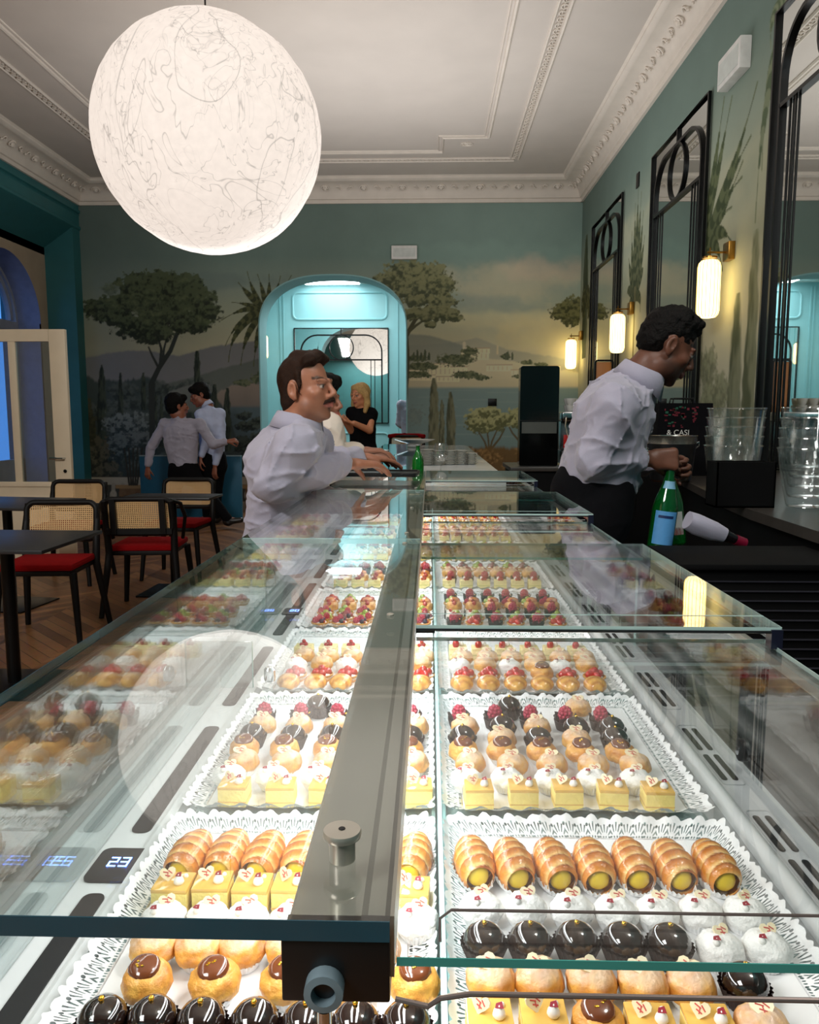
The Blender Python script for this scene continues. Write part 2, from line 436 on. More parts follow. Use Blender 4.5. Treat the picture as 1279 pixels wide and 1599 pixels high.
# ---------------- back wall with the painted landscape
AX0, AX1, AZS, AH = -2.38, -.335, 2.50, .755     # arch opening
ACX, AHW = (AX0 + AX1) / 2, (AX1 - AX0) / 2
def in_arch(x, z, g=0):
    t = np.clip(np.abs((x - ACX) / (AHW + g)), 0, 1)
    return (np.abs(x - ACX) < AHW + g) & (z < AZS + (AH + g) * (1 - t ** 2.5) ** (1 / 2.5))
def paint_back(P):
    U, V = proj(P); p = Paint(U, V); p.px = .8
    p.base([(290, (98, 114, 108)), (400, (104, 124, 117)), (445, (128, 142, 130)), (500, (160, 164, 140)), (545, (182, 178, 148)), (600, (150, 152, 136)), (860, (70, 72, 62))])
    # sky darkened towards the left: the weaker light there is put into its colour
    k = p.near(0, 420, 250, 640); p.over(k, .45 * sstep(420, 140, U[k]) , (84, 96, 92))
    for (u, v, a, b, c) in [(790, 440, 90, 26, (178, 170, 142)), (840, 420, 60, 18, (172, 158, 138)), (700, 470, 110, 9, (128, 140, 132)), (800, 480, 90, 7, (132, 142, 130)), (780, 500, 100, 12, (186, 180, 144)), (300, 440, 120, 12, (104, 120, 116)), (760, 395, 130, 16, (112, 134, 126)), (860, 520, 70, 30, (196, 184, 140))]:
        p.blob(u, v, a, b, c, c, 1.0, .03, int(u), .5, .55)
    # ranges of hills
    p.ridge([(120, 563), (165, 552), (200, 547), (240, 549), (280, 556), (330, 541), (380, 534), (420, 530)], 640, (118, 120, 120), (128, 126, 124))
    p.ridge([(630, 540), (700, 536), (745, 528), (790, 545), (830, 552), (880, 560), (912, 570)], 600, (150, 152, 136), (176, 172, 146), op=.75)
    p.ridge([(632, 522), (665, 523), (700, 532), (725, 540)], 600, (122, 130, 122), (150, 150, 132), op=.8)
    p.ridge([(255, 600), (300, 590), (345, 575), (385, 566), (412, 556)], 640, (96, 102, 96), (112, 116, 108))
    # lake
    p.ridge([(630, 597), (720, 600), (800, 603), (912, 600)], 720, (116, 136, 134), (96, 118, 118), rough=1)
    p.ridge([(340, 628), (380, 622), (416, 618)], 690, (84, 100, 104), (78, 92, 96), rough=1)
    for i in range(24):
        p.line([(640 + (i * 61) % 230, 606 + i * 3.6), (640 + (i * 61) % 230 + 46, 606 + i * 3.6)], 1, 1, (130, 146, 142), .3)
    # town along the water
    p.ridge([(630, 578), (660, 566), (700, 572), (735, 560), (790, 562), (840, 572), (912, 582)], 602, (190, 184, 156), (176, 170, 142), rough=6)
    p.ridge([(330, 622), (350, 606), (385, 596), (414, 600)], 632, (142, 130, 118), (120, 112, 104), rough=8)
    rnd = random.Random(3)
    for (u, v, w_, h) in [(700, 580, 60, 14), (742, 556, 44, 12), (750, 548, 30, 8), (690, 572, 26, 8), (780, 575, 40, 10), (820, 582, 44, 9), (850, 590, 40, 8), (660, 590, 40, 8), (860, 575, 30, 7), (700, 592, 36, 8), (640, 582, 22, 9)]:
        k = p.near(u - w_ / 2, u + w_ / 2, v - h / 2, v + h / 2)
        p.over(k, np.full(len(k), .85), (206, 198, 166))
        p.line([(u - w_ / 2, v - h / 2), (u + w_ / 2, v - h / 2 - .5)], .8, .8, (160, 146, 120), .8)
        for j in range(int(w_ / 7)):
            p.line([(u - w_ / 2 + 4 + j * 7, v - h / 4), (u - w_ / 2 + 4 + j * 7, v + h / 4)], .7, .7, (150, 142, 122), .55)
    p.line([(777, 540), (777, 552)], 1.2, 1.6, (190, 180, 150)); p.line([(725, 536), (725, 545)], 2.5, 2.5, (190, 184, 160))
    for (u, v, a, b) in [(712, 562, 28, 9), (735, 549, 14, 7), (650, 560, 18, 5), (660, 572, 28, 6), (650, 585, 22, 5), (728, 585, 22, 6), (750, 590, 14, 4), (790, 556, 8, 5), (822, 566, 12, 4), (845, 570, 12, 4), (815, 588, 16, 3), (380, 598, 14, 5), (405, 590, 14, 8)]:
        p.blob(u, v, a, b, (70, 80, 62), (104, 110, 84), .7, .25, int(u + v))
    for u in range(646, 672, 6): p.cypress(u, 546 + (u % 4) * 2, 562, 2, (70, 80, 66), (86, 94, 76), u)
    for (u, v) in [(793, 548), (800, 550), (790, 552)]: p.cypress(u, v, 562, 1.6, (80, 88, 72), (90, 98, 78), u)
    # wooded slope on the left
    p.ridge([(118, 588), (150, 594), (200, 592), (240, 590), (262, 602), (300, 612), (330, 612), (352, 640), (372, 690), (420, 700)], 830, (66, 76, 74), (40, 46, 44), rough=14, soft=3)
    for i in range(60):
        u = rnd.uniform(125, 345); v = rnd.uniform(604, 735)
        p.blob(u, v, rnd.uniform(10, 24), rnd.uniform(6, 14), (44, 52, 50), (84, 92, 86), .9, .13, i, .2, .7, lit=.6)
    p.ridge([(262, 612), (300, 600), (330, 600)], 640, (124, 126, 120), (100, 106, 100), rough=5, op=.8)
    for (u, v0, v1, w_) in [(159, 570, 705, 7), (188, 582, 690, 4.5), (224, 582, 640, 4), (308, 548, 604, 5), (355, 606, 705, 6), (243, 612, 700, 3), (252, 618, 700, 3), (335, 600, 660, 6)]:
        p.cypress(u, v0, v1, w_, (38, 46, 42), (66, 74, 62), int(u))
    for (u, v, a, b, c1, c2) in [(200, 668, 34, 22, (52, 62, 62), (116, 124, 120)), (190, 700, 26, 20, (44, 54, 54), (104, 112, 108)), (222, 690, 22, 18, (52, 60, 60), (110, 116, 112)), (150, 715, 26, 30, (44, 46, 38), (92, 88, 70)), (170, 740, 22, 16, (48, 50, 42), (88, 84, 70)), (135, 670, 14, 40, (54, 56, 40), (72, 72, 52))]:
        p.blob(u, v, a, b, c1, c2, .9, .17, int(u + a), .12, .95, lit=.8)
    # umbrella pine
    for pts, a, b in [([(236, 745), (238, 690), (236, 600), (248, 575), (266, 548), (280, 512)], 5, 3), ([(248, 575), (238, 556), (232, 542)], 2.2, 1.2), ([(250, 572), (252, 545), (246, 525)], 2.6, 1.4), ([(254, 566), (256, 545), (262, 522)], 2.2, 1.2), ([(238, 640), (240, 600)], 3, 2.5)]:
        p.line(pts, a, b, (52, 56, 52))
    for i, (u, v, a, b) in enumerate([(162, 482, 30, 20), (192, 476, 26, 20), (178, 495, 26, 12), (215, 452, 34, 26), (250, 446, 30, 22), (240, 475, 46, 28), (285, 450, 36, 24), (305, 470, 34, 24), (322, 490, 22, 16), (275, 495, 40, 24), (215, 512, 36, 17), (238, 520, 36, 16), (205, 505, 28, 12), (298, 510, 28, 12)]):
        p.blob(u, v, a, b, (38, 46, 36), (78, 88, 64), .75, .14, 40 + i, .09, .97, lit=.7)
    for i in range(26):
        u = rnd.uniform(160, 325); v = rnd.uniform(440, 515)
        p.blob(u, v, 11, 6, (60, 70, 52), (96, 106, 76), .9, .2, 80 + i, .25, .45, lit=1)
    # pine by the arch, right of it
    p.line([(631, 640), (636, 560), (634, 525), (648, 500), (668, 478)], 4.5, 2.5, (74, 74, 58)); p.line([(636, 520), (650, 508), (662, 500)], 2.5, 1.5, (80, 80, 62))
    for i, (u, v, a, b) in enumerate([(612, 438, 26, 14), (636, 424, 34, 16), (668, 428, 34, 18), (690, 445, 22, 14), (660, 450, 44, 20), (690, 470, 26, 12), (672, 490, 34, 13), (700, 490, 20, 11), (712, 497, 12, 6), (648, 470, 22, 10), (672, 508, 10, 6), (640, 490, 14, 9)]):
        p.blob(u, v, a, b, (66, 72, 54), (118, 120, 88), .75, .15, 140 + i, .09, .97, lit=.7)
    # palm by the arch, left of it
    for (u, v, sx_, sy_, w_) in [(386, 424, -6, 6, 4), (372, 441, -8, -6, 5), (402, 428, 4, 0, 4), (420, 428, 4, 0, 4), (438, 431, 6, -2, 4), (455, 430, 6, -4, 4), (362, 472, 2, -6, 4), (346, 500, 8, -22, 4.5), (362, 520, -2, -22, 4.5), (357, 565, -26, -24, 5), (376, 570, -14, -20, 5), (396, 572, -6, -10, 5), (352, 540, -14, -22, 4)]:
        p.frond((416, 488), (u, v), (sx_, sy_), w_, (56, 62, 44), (84, 88, 60))
    # slim cypresses on the right
    for (u, v0, v1, w_) in [(677, 590, 704, 8.5), (690, 624, 702, 4.5), (704, 612, 706, 7.5)]: p.cypress(u, v0, v1, w_, (70, 74, 60), (108, 110, 88), int(u))
    # light shrub
    for pts in [[(764, 712), (757, 690), (746, 672)], [(764, 712), (768, 690), (776, 672)], [(764, 712), (763, 690), (760, 668)], [(768, 700), (780, 685), (788, 670)], [(812, 690), (800, 676), (794, 664)]]: p.line(pts, 1.8, 1, (84, 76, 58))
    for i, (u, v, a, b) in enumerate([(748, 652, 20, 14), (765, 645, 20, 12), (752, 668, 22, 9), (775, 662, 18, 11), (790, 655, 16, 11), (745, 660, 18, 8), (806, 650, 14, 14), (812, 662, 14, 10)]):
        p.blob(u, v, a, b, (84, 88, 60), (150, 152, 110), .8, .2, 180 + i, .1, .97, lit=.9)
    p.blob(648, 650, 14, 14, (96, 104, 98), (110, 118, 108), 1.2, .25, 7, .3, .5)
    p.ridge([(632, 690), (660, 700), (720, 712), (745, 704), (775, 698), (812, 700), (860, 704), (912, 712)], 860, (98, 78, 50), (70, 58, 42), rough=14, soft=4)
    for i in range(26): p.blob(rnd.uniform(720, 860), rnd.uniform(700, 735), 15, 6, (84, 66, 42), (142, 112, 70), .9, .2, 220 + i, .2, .7)
    # balustrade and pots at the foot of the landscape
    p.ridge([(118, 744), (422, 744)], 860, (70, 66, 58), (56, 52, 46), rough=0, soft=1)
    k = p.near(124, 420, 745, 757); p.over(k, np.full(len(k), .9), (168, 156, 136))
    k = p.near(124, 420, 783, 812); p.over(k, np.full(len(k), .9), (140, 128, 112))
    for u in range(132, 420, 15):
        p.line([(u, 757), (u, 783)], 3, 3, (150, 140, 122)); p.blob(u, 773, 5.5, 8, (150, 140, 122), (170, 158, 138), .05, .2, u)
    for (u, a) in [(208, 22), (399, 16)]:
        k = p.near(u - a, u + a, 762, 822); p.over(k, np.full(len(k), .95), (116, 86, 58))
        p.blob(u, 785, a * .7, 14, (90, 64, 44), (130, 98, 66), .8, .15, u); p.line([(u - a - 3, 760), (u + a + 3, 760)], 3, 3, (150, 118, 80))
        for j in range(5): p.line([(u - 6 + j * 3, 757), (u - 14 + j * 7, 700)], 1.6, 1, (54, 50, 40))
    for i in range(16): p.blob(rnd.uniform(372, 414), rnd.uniform(648, 716), 12, 7, (30, 36, 34), (70, 78, 70), .9, .2, 300 + i, .15, .9, lit=.6)
    # tree at the corner
    for i, (u, v, a, b) in enumerate([(880, 485, 20, 12), (895, 478, 18, 16), (892, 498, 16, 12), (905, 490, 10, 14), (872, 494, 10, 5)]):
        p.blob(u, v, a, b, (58, 62, 40), (104, 104, 66), .8, .2, 340 + i, .09, .97, lit=.6)
    return np.clip(p.c * (1.2 + .65 * sstep(480, 860, U))[:, None], 0, .9)  # extra light put into the mural colours, rising towards the right
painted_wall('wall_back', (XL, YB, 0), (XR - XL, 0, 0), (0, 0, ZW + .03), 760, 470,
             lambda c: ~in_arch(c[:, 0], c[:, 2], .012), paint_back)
# ---------------- right wall, painted too (coordinates: distance along the wall, height)
MIR = [(8.76, 10.32), (6.14, 7.62), (3.48, 5.01)]
def paint_right(P):
    y, z = P[:, 1], P[:, 2]
    p = Paint(-y * 100, -z * 100); p.px = .9
    p.base([(-430, (98, 116, 110)), (-375, (104, 122, 114)), (-330, (136, 148, 134)), (-270, (172, 176, 152)), (-200, (192, 190, 162)), (-120, (182, 186, 172)), (0, (90, 96, 88))])
    for i in range(14):
        p.blob(-random.uniform(350, 1100), -random.uniform(240, 330), random.uniform(50, 110), random.uniform(8, 20), (176, 176, 148), (150, 158, 138), 1, .02, i, .5, .5)
    g1, g2 = (66, 76, 56), (98, 104, 78)
    def Q(Y, Z): return (-Y * 100, -Z * 100)
    # slender yucca between the two far mirrors
    for (dy, zt, sg) in [(0, 3.62, 0), (-.12, 3.5, -4), (.1, 3.45, 4), (-.22, 3.3, -8), (.2, 3.2, 9), (-.3, 3.05, -10), (.3, 2.95, 10), (.32, 2.6, 14), (-.28, 2.75, -14), (.24, 2.3, 12), (-.22, 2.35, -12), (-.06, 3.3, 0), (.05, 3.2, 0)]:
        p.frond(Q(8.2, 2.45 if zt > 2.9 else 2.5), Q(8.2 + dy, zt), (-sg, -14), 5.5, g1, g2)
    p.line([Q(8.2, .2), Q(8.2, 2.6)], 4, 2.5, (120, 116, 84))
    # big plant beside the second mirror
    for (Y, Z, sx_, sy_) in [(5.9, 3.55, 0, 0), (5.75, 3.5, 0, 0), (5.98, 3.3, 0, 0), (5.32, 3.42, 8, 10), (5.38, 3.12, 4, -10), (5.5, 3.0, 0, 8), (5.5, 2.9, 0, -10), (5.66, 2.75, 0, -8), (5.62, 2.5, 6, -16), (5.78, 2.35, 6, -18), (5.98, 2.25, 4, -10), (5.45, 3.25, 0, 4)]:
        p.frond(Q(6.2, 2.6), Q(Y, Z), (sx_, sy_), 5.5, (62, 74, 50), (92, 102, 72))
    for (Y, Z) in [(5.12, 3.9), (5.16, 3.2), (5.22, 2.9)]: p.frond(Q(4.9, 3.7), Q(Y + .02, Z - .35), (-18, -20), 5, (84, 98, 74), (120, 130, 104))
    # cypresses and bushes
    p.cypress(-546, -215, -60, 13, (84, 92, 72), (128, 134, 110), 5); p.cypress(-521, -250, -60, 11, (88, 96, 74), (132, 138, 112), 6)
    p.cypress(-536, -150, -60, 5, (120, 128, 108), (140, 146, 122), 9)
    for i in range(10): p.blob(-random.uniform(570, 610), -random.uniform(100, 170), 14, 14, (104, 110, 88), (140, 146, 118), .9, .2, i + 20, .2, .8, lit=.6)
    p.cypress(-1080, -370, -210, 16, (62, 72, 54), (84, 92, 70), 15)
    for i, (Y, Z, a, b) in enumerate([(10.9, 2.85, 14, 20), (10.6, 2.85, 16, 16), (10.5, 2.7, 12, 14)]): p.blob(-Y * 100, -Z * 100, a, b, (58, 62, 40), (100, 102, 66), .8, .2, i + 60, .1, .95)
    for i in range(20): p.blob(-random.uniform(300, 1110), -random.uniform(20, 110), 30, 16, (96, 96, 72), (126, 124, 96), .9, .08, i + 90, .2, .8)
    return np.clip(p.c * 1.2, 0, .9)
painted_wall('wall_right', (XR, 3.2, 0), (0, YB - 3.2, 0), (0, 0, ZW + .03), 700, 420, lambda c: c[:, 2] > -1, paint_right)
struct('wall_right_rear', MB().box(XR, XR + .1, YF, 3.2, 0, ZW + .02), teal)
struct('wall_front', MB().box(-5.3, 2.3, YF - .1, YF, 0, ZC), teal)
# black service opening parts: small wall boxes
# ---------------- arch reveal into the next room
def arch_pts(g=0, n=40, z0=0):
    pts = [(AX0 - g, z0)]
    for i in range(n + 1):
        a = math.pi * (1 - i / n); c, s_ = math.cos(a), math.sin(a)
        pts.append((ACX + (AHW + g) * math.copysign(abs(c) ** .8, c), AZS + (AH + g) * abs(s_) ** .8))
    pts.append((AX1 + g, z0)); return pts
inner = arch_pts(0); outer = arch_pts(.018)
m = MB()
n_ = len(inner)
vs = []
for y, pp in ((YB - .006, outer), (YB - .006, inner), (YB + .47, inner), (YB + .47, arch_pts(.1))):
    vs += [(x, y, z) for x, z in pp]
fs = [(k * n_ + i, k * n_ + i + 1, (k + 1) * n_ + i + 1, (k + 1) * n_ + i) for k in range(3) for i in range(n_ - 1)]
m.add(vs, fs)
struct('wall_arch_reveal', m, aqua, 40)
# ---------------- next room
m = MB()
x0, x1, y0, y1, z1 = -3.0, .42, YB + .46, 14.5, 3.68
m.box(x0 - .1, x0, y0, y1, 0, z1); m.box(x1, x1 + .1, y0, y1, 0, z1); m.box(x0 - .1, x1 + .1, y1, y1 + .1, 0, z1)
a2 = arch_pts(.05, 24)                          # wall on the far side of the arch
for i in range(len(a2) - 1):
    (xa, za), (xb, zb) = a2[i], a2[i + 1]
    if abs(xa - xb) > 1e-4: m.add([(xa, y0, za), (xb, y0, zb), (xb, y0, z1), (xa, y0, z1)], [(0, 1, 2, 3)])
m.box(x0, AX0 - .05, y0 - .01, y0 + .01, 0, z1); m.box(AX1 + .05, x1, y0 - .01, y0 + .01, 0, z1)
def mould(mb, loop, r=.014, closed=True): mb.tube(loop, r, 6, closed)
def rrect(x0, x1, z0, z1, r, f, n=6):
    pts = []
    for (cx, cz, a0) in ((x1 - r, z1 - r, 0), (x0 + r, z1 - r, 90), (x0 + r, z0 + r, 180), (x1 - r, z0 + r, 270)):
        for i in range(n + 1):
            a = R(a0 + 90 * i / n); pts.append(f(cx + r * math.cos(a), cz + r * math.sin(a)))
    return pts
fy = lambda a, b: (a, y1 - .004, b)
mould(m, rrect(-2.48, -.78, 3.06, 3.53, .1, fy), .022)
for xx in (-2.72, -2.66, -.6): m.box(xx, xx + .022, y1 - .02, y1, .1, 3.6)
mould(m, rrect(-2.5, -.75, .2, 1.02, .1, fy), .02)
fl = lambda a, b: (x0 + .004, a, b)
mould(m, rrect(12.0, 12.9, 1.1, 3.3, .2, fl), .02); mould(m, rrect(13.15, 14.2, 1.1, 3.3, .3, fl), .02); mould(m, rrect(12.0, 14.2, .2, .9, .06, fl), .02)
fr = lambda a, b: (x1 - .004, a, b)
mould(m, rrect(12.0, 14.2, 1.1, 3.3, .2, fr), .02)
struct('wall_next_room', m, aqua)
struct('ceiling_next_room', MB().box(x0, x1, y0, y1, z1, z1 + .1), mat('white_ceiling', (225, 228, 225), .7))

# ---------------- left side: beam, soffit, pale wall with arched doorway
m = MB()
prof = [(XL, ZW + .02), (XL, 4.14), (XL + .022, 4.13), (XL + .022, 4.1), (XL, 4.09), (XL + .012, 4.075), (XL, 4.06), (XL, 3.93), (XL + .02, 3.915), (XL + .02, 3.88), (XL, 3.865), (XL - .02, 3.86), (-5.25, 3.6), (-5.25, 3.5), (-5.45, 3.5), (-5.45, ZW + .02)]
m.prism(prof, 'y', YF, YB)
struct('trim_left_beam', m, teal_d)
m = MB(); m.box(-5.9, XL, 10.93, YB + .3, 0, 3.9); pass
struct('wall_left_pier', m, teal_d)
# pale wall at x=-5.25 with an arched opening
WC, WR, WZ = 9.9, .82, 2.56
def arch2(c, r, zs, n=24, x=None): return [(c + r * math.cos(math.pi * i / n), zs + r * math.sin(math.pi * i / n)) for i in range(n + 1)]
m = MB()
A = arch2(WC, WR, WZ)
for i in range(len(A) - 1):
    (ya, za), (yb, zb) = A[i], A[i + 1]
    m.add([(-5.25, ya, za), (-5.25, yb, zb), (-5.25, yb, 3.6), (-5.25, ya, 3.6)], [(0, 1, 2, 3)])
m.box(-5.27, -5.25, WC + WR, 10.95, 0, 3.6); m.box(-5.27, -5.25, YF, WC - WR, 0, 3.6)
struct('wall_left', m, beige_w)
blue_rev = mat('reveal_plaster', (118, 134, 176), .8)
m = MB(); B0 = [(WC + WR, 0)] + A + [(WC - WR, 0)]
vs = [(-5.25, a, b) for a, b in B0] + [(-5.72, a, b) for a, b in B0]; k = len(B0)
m.add(vs, [(i, i + 1, k + i + 1, k + i) for i in range(k - 1)]); struct('wall_left_reveal', m, blue_rev)
w1 = thing('window_1', None, None, (-5.6, 0, 0)); w1['kind'] = 'structure'
m = MB(); frm = mat('grey_blue_frame', (158, 164, 176), .5)
m.tube([(0, WC + (WR - .14) * math.cos(math.pi * i / 30), WZ + .03 + (WR - .14) * math.sin(math.pi * i / 30)) for i in range(31)], .05, 4)
m.tube([(0, WC + (WR - .0) * math.cos(math.pi * i / 30), WZ + (WR - .0) * math.sin(math.pi * i / 30)) for i in range(31)], .06, 4)
m.box(-.04, .04, WC - WR, WC + WR, 2.46, 2.58)
for y in (WC - WR, WC - .04, WC + WR - .09): m.box(-.03, .03, y, y + .09, 0, 2.46)
for y in (WC - WR, WC): m.box(-.03, .03, y, y + WR, 0, .75); m.box(-.03, .03, y, y + WR, 2.38, 2.46)
m.box(-.02, .02, WC - .03, WC + .03, WZ, WZ + WR)
fo = m.build('window_frame', frm, w1)
pane = glass_mat('window_glass', (.9, .95, 1), .05)
MB().box(-.005, .0, WC - WR, WC + WR, .7, WZ).build('window_glass', pane, w1)
g = MB(); g.prism([(a, b) for a, b in arch2(WC, WR - .1, WZ)], 'x', -.005, 0); g.build('fanlight_glass', pane, w1)
# dusk street outside: far facade and ground
st = mat('dusk_facade', (88, 120, 160), .9, var=.3, vs=.6)
struct('exterior_facade', MB().box(-14, -13.7, 2, 22, -.1, 3.4), st)
struct('exterior_ground', MB().box(-14, -5.9, 2, 22, -.2, -.05), mat('dusk_paving', (70, 80, 95), .8))
struct('wall_left_outer', MB().box(-5.9, -5.72, YF, WC - WR, 0, ZC), st)

# ---------------- cornice, ceiling relief
cp_ = [(0, 4.2), (.03, 4.2), (.03, 4.245), (.055, 4.25), (.06, 4.27)]
for i in range(7):
    a = R(90 * i / 6); cp_.append((.06 + .20 * (1 - math.cos(a)), 4.28 + .14 * math.sin(a)))
cp_ += [(.27, 4.42), (.29, 4.43), (.31, 4.445), (.31, 4.465), (.33, 4.48), (0, 4.48)]
m = MB()
m.prism([(XR - d, z) for d, z in cp_], 'y', YF, YB)
m.prism([(XL + d, z) for d, z in cp_], 'y', YF, YB)
m.prism([(YB - d, z) for d, z in cp_], 'x', XL, XR)
struct('trim_cornice', m, stucco, 30)
def curl(mb, o, du, dv, r, s_=1, turns=1.25, w_=.011):
    pts = []
    for i in range(12):
        t = i / 11; a = t * turns * 2 * math.pi; q = r * (1 - .75 * t)
        pts.append(o + du * (s_ * (q * math.cos(a) - r)) + dv * (q * math.sin(a)))
    mb.tube(pts, [w_ * (1 - .5 * i / 11) for i in range(12)], 5)
m = MB()
def spray(o, du, dv):
    for s_ in (-1, 1):
        curl(m, o + du * s_ * .03, du, dv, .05, s_); curl(m, o + du * s_ * .14 + dv * .01, du, dv, .035, -s_, 1, .009)
        m.ball(o + du * s_ * .21 - dv * .01, .014, 6, 4)
    m.ball(o, (.025, .025, .03), 8, 6)
for i in range(20):
    y = 10.75 - i * .52
    for (x_, sg) in ((XR - .135, 1), (XL + .135, -1)):
        spray(Vector((x_, y, 4.365)), Vector((0, 1, 0)), Vector((-.7 * sg, 0, .7)))
for i in range(13):
    spray(Vector((1.7 - i * .52, YB - .135, 4.365)), Vector((1, 0, 0)), Vector((0, -.7, .7)))
struct('trim_cornice_ornament', m, stucco)
BX0, BX1, BY = -3.86, 1.03, 10.2
m = MB()
def band(p, q, nrm):
    p, q, nrm = Vector(p), Vector(q), Vector(nrm)
    for o, r in ((-.05, .014), (.05, .018), (.0, .006)):
        m.tube([p + nrm * o + Vector((0, 0, -.004)), q + nrm * o + Vector((0, 0, -.004))], r, 6)
band((BX1, YF, ZC), (BX1, BY, ZC), (1, 0, 0)); band((BX0, YF, ZC), (BX0, BY, ZC), (1, 0, 0)); band((BX0, BY, ZC), (BX1, BY, ZC), (0, 1, 0))
def egg(x, y, ax):
    n = 8; pts = [Vector((x + (.024 * math.cos(a) if ax == 'y' else .03 * math.cos(a)), y + (.036 * math.sin(a) if ax == 'y' else .024 * math.sin(a)), ZC - .008)) for a in [R(30 + 300 * i / n) for i in range(n + 1)]]
    m.tube(pts, .008, 4)
y = BY - .06
while y > 1.5:
    egg(BX1, y, 'y'); egg(BX0, y, 'y'); y -= .1
x = BX0 + .06
while x < BX1: egg(x, BY, 'x'); x += .1
# notched inner panel
px = .66; py = 9.42; lo = [(px, YF), (px, py), (.14, py), (.14, py + .5), (-2.9, py + .5), (-2.9, py - .6), (-3.5, py - .6), (-3.5, YF)]
for (ox, r) in ((0, .02), (.05, .009)):
    m.tube([(x_ - ox * (1 if x_ > 0 else -1), y_ - (ox if y_ > 0 else 0), ZC - .002) for x_, y_ in lo], r, 6)
for (cx, cy) in ((.42, py + .22), (-3.2, py - .1)):
    for s_ in (-1, 1):
        curl(m, Vector((cx + s_ * .05, cy, ZC - .005)), Vector((1, 0, 0)), Vector((0, 1, 0)), .07, s_); curl(m, Vector((cx, cy + s_ * .05, ZC - .005)), Vector((0, 1, 0)), Vector((1, 0, 0)), .05, s_)
struct('trim_ceiling_relief', m, stucco)

# ---------------- big moon lamp
def moon_mat():
    m = bpy.data.materials.new('crumpled_lit_fabric'); m.use_nodes = True
    nt = m.node_tree; N = nt.nodes; L = nt.links; b = N['Principled BSDF']
    tc = N.new('ShaderNodeTexCoord')
    def M(op, a, b_=None, clamp=False):
        n = N.new('ShaderNodeMath'); n.operation = op; n.use_clamp = clamp
        for i, x in enumerate((a, b_)):
            if x is None: continue
            if isinstance(x, (int, float)): n.inputs[i].default_value = x
            else: L.new(x, n.inputs[i])
        return n.outputs[0]
    def crease(scale, warp, width, seed, dist):
        mp = N.new('ShaderNodeMapping'); L.new(tc.outputs['Object'], mp.inputs[0]); mp.inputs['Location'].default_value = (seed, seed * 2, 0); mp.inputs['Rotation'].default_value = (seed, .4 * seed, .7 * seed); mp.inputs['Scale'].default_value = (1, 1, .55)
        no = N.new('ShaderNodeTexNoise'); no.inputs['Scale'].default_value = scale; no.inputs['Detail'].default_value = 2.2; no.inputs['Distortion'].default_value = dist
        L.new(mp.outputs[0], no.inputs['Vector'])
        a = M('ABSOLUTE', M('SUBTRACT', no.outputs['Fac'], .5))
        return M('SUBTRACT', 1.0, M('DIVIDE', a, width), True)
    c1 = crease(1.5, 0, .008, 1.3, 1.3); c2 = crease(3.0, 0, .012, 4.1, 2.2); c3 = crease(5.0, 0, .016, 7.7, 1.6); c4 = crease(2.4, 0, .008, 11.2, 3.0)
    n5 = N.new('ShaderNodeTexNoise'); n5.inputs['Scale'].default_value = 1.6; L.new(tc.outputs['Object'], n5.inputs['Vector'])
    g5 = N.new('ShaderNodeMapRange'); g5.inputs['From Min'].default_value = .42; g5.inputs['From Max'].default_value = .58; L.new(n5.outputs['Fac'], g5.inputs[0])
    s_ = M('ADD', M('ADD', M('MULTIPLY', c1, .46), M('MULTIPLY', c4, .42)), M('MULTIPLY', g5.outputs[0], M('ADD', M('MULTIPLY', c2, .36), M('MULTIPLY', c3, .24))))
    fn = N.new('ShaderNodeTexNoise'); fn.inputs['Scale'].default_value = 22; fn.inputs['Detail'].default_value = 6; L.new(tc.outputs['Object'], fn.inputs['Vector'])
    fine = M('MULTIPLY', M('SUBTRACT', fn.outputs['Fac'], .5), .22)
    fac = M('ADD', M('SUBTRACT', 1.0, M('MINIMUM', s_, .5)), fine)
    b.inputs['Base Color'].default_value = (.25, .24, .23, 1); b.inputs['Roughness'].default_value = .9
    b.inputs['Emission Color'].default_value = (*lin((255, 240, 228)), 1)
    L.new(M('MULTIPLY', fac, .71), b.inputs['Emission Strength'])
    return m
LAMP = Vector((-1.565, 5.8, 3.28)); LR = .79
def moon(loc, label, grp=None):
    t = thing('moon_pendant_lamp', label, 'lamp', loc, 0, grp)
    bm = bmesh.new(); bmesh.ops.create_icosphere(bm, subdivisions=6, radius=LR)
    for v in bm.verts:
        d = v.co.normalized(); q = mnoise.noise(d * 3.1 + Vector((3, 1, 2))); q2 = mnoise.noise(d * 7 + Vector((1, 5, 2)))
        v.co = d * (LR - .012 * abs(q) - .006 * abs(q2))
    me = bpy.data.meshes.new('shade'); bm.to_mesh(me); bm.free(); me.shade_smooth(); me.materials.append(MOON)
    link('lamp_shade', me, t)
    m = MB(); m.tube([(0, 0, LR - .02), (0, 0, ZC - loc[2] - .02)], .006, 6); m.build('suspension_cord', black_metal, t)
    m = MB(); m.lathe([(.06, 0), (.06, .02), (.03, .03)], (0, 0, ZC - loc[2] - .031), 16); m.build('ceiling_rose', stucco, t)
    return t
MOON = moon_mat()
moon(tuple(LAMP), 'huge glowing white moon-like pendant of crumpled fabric hanging from the ceiling')

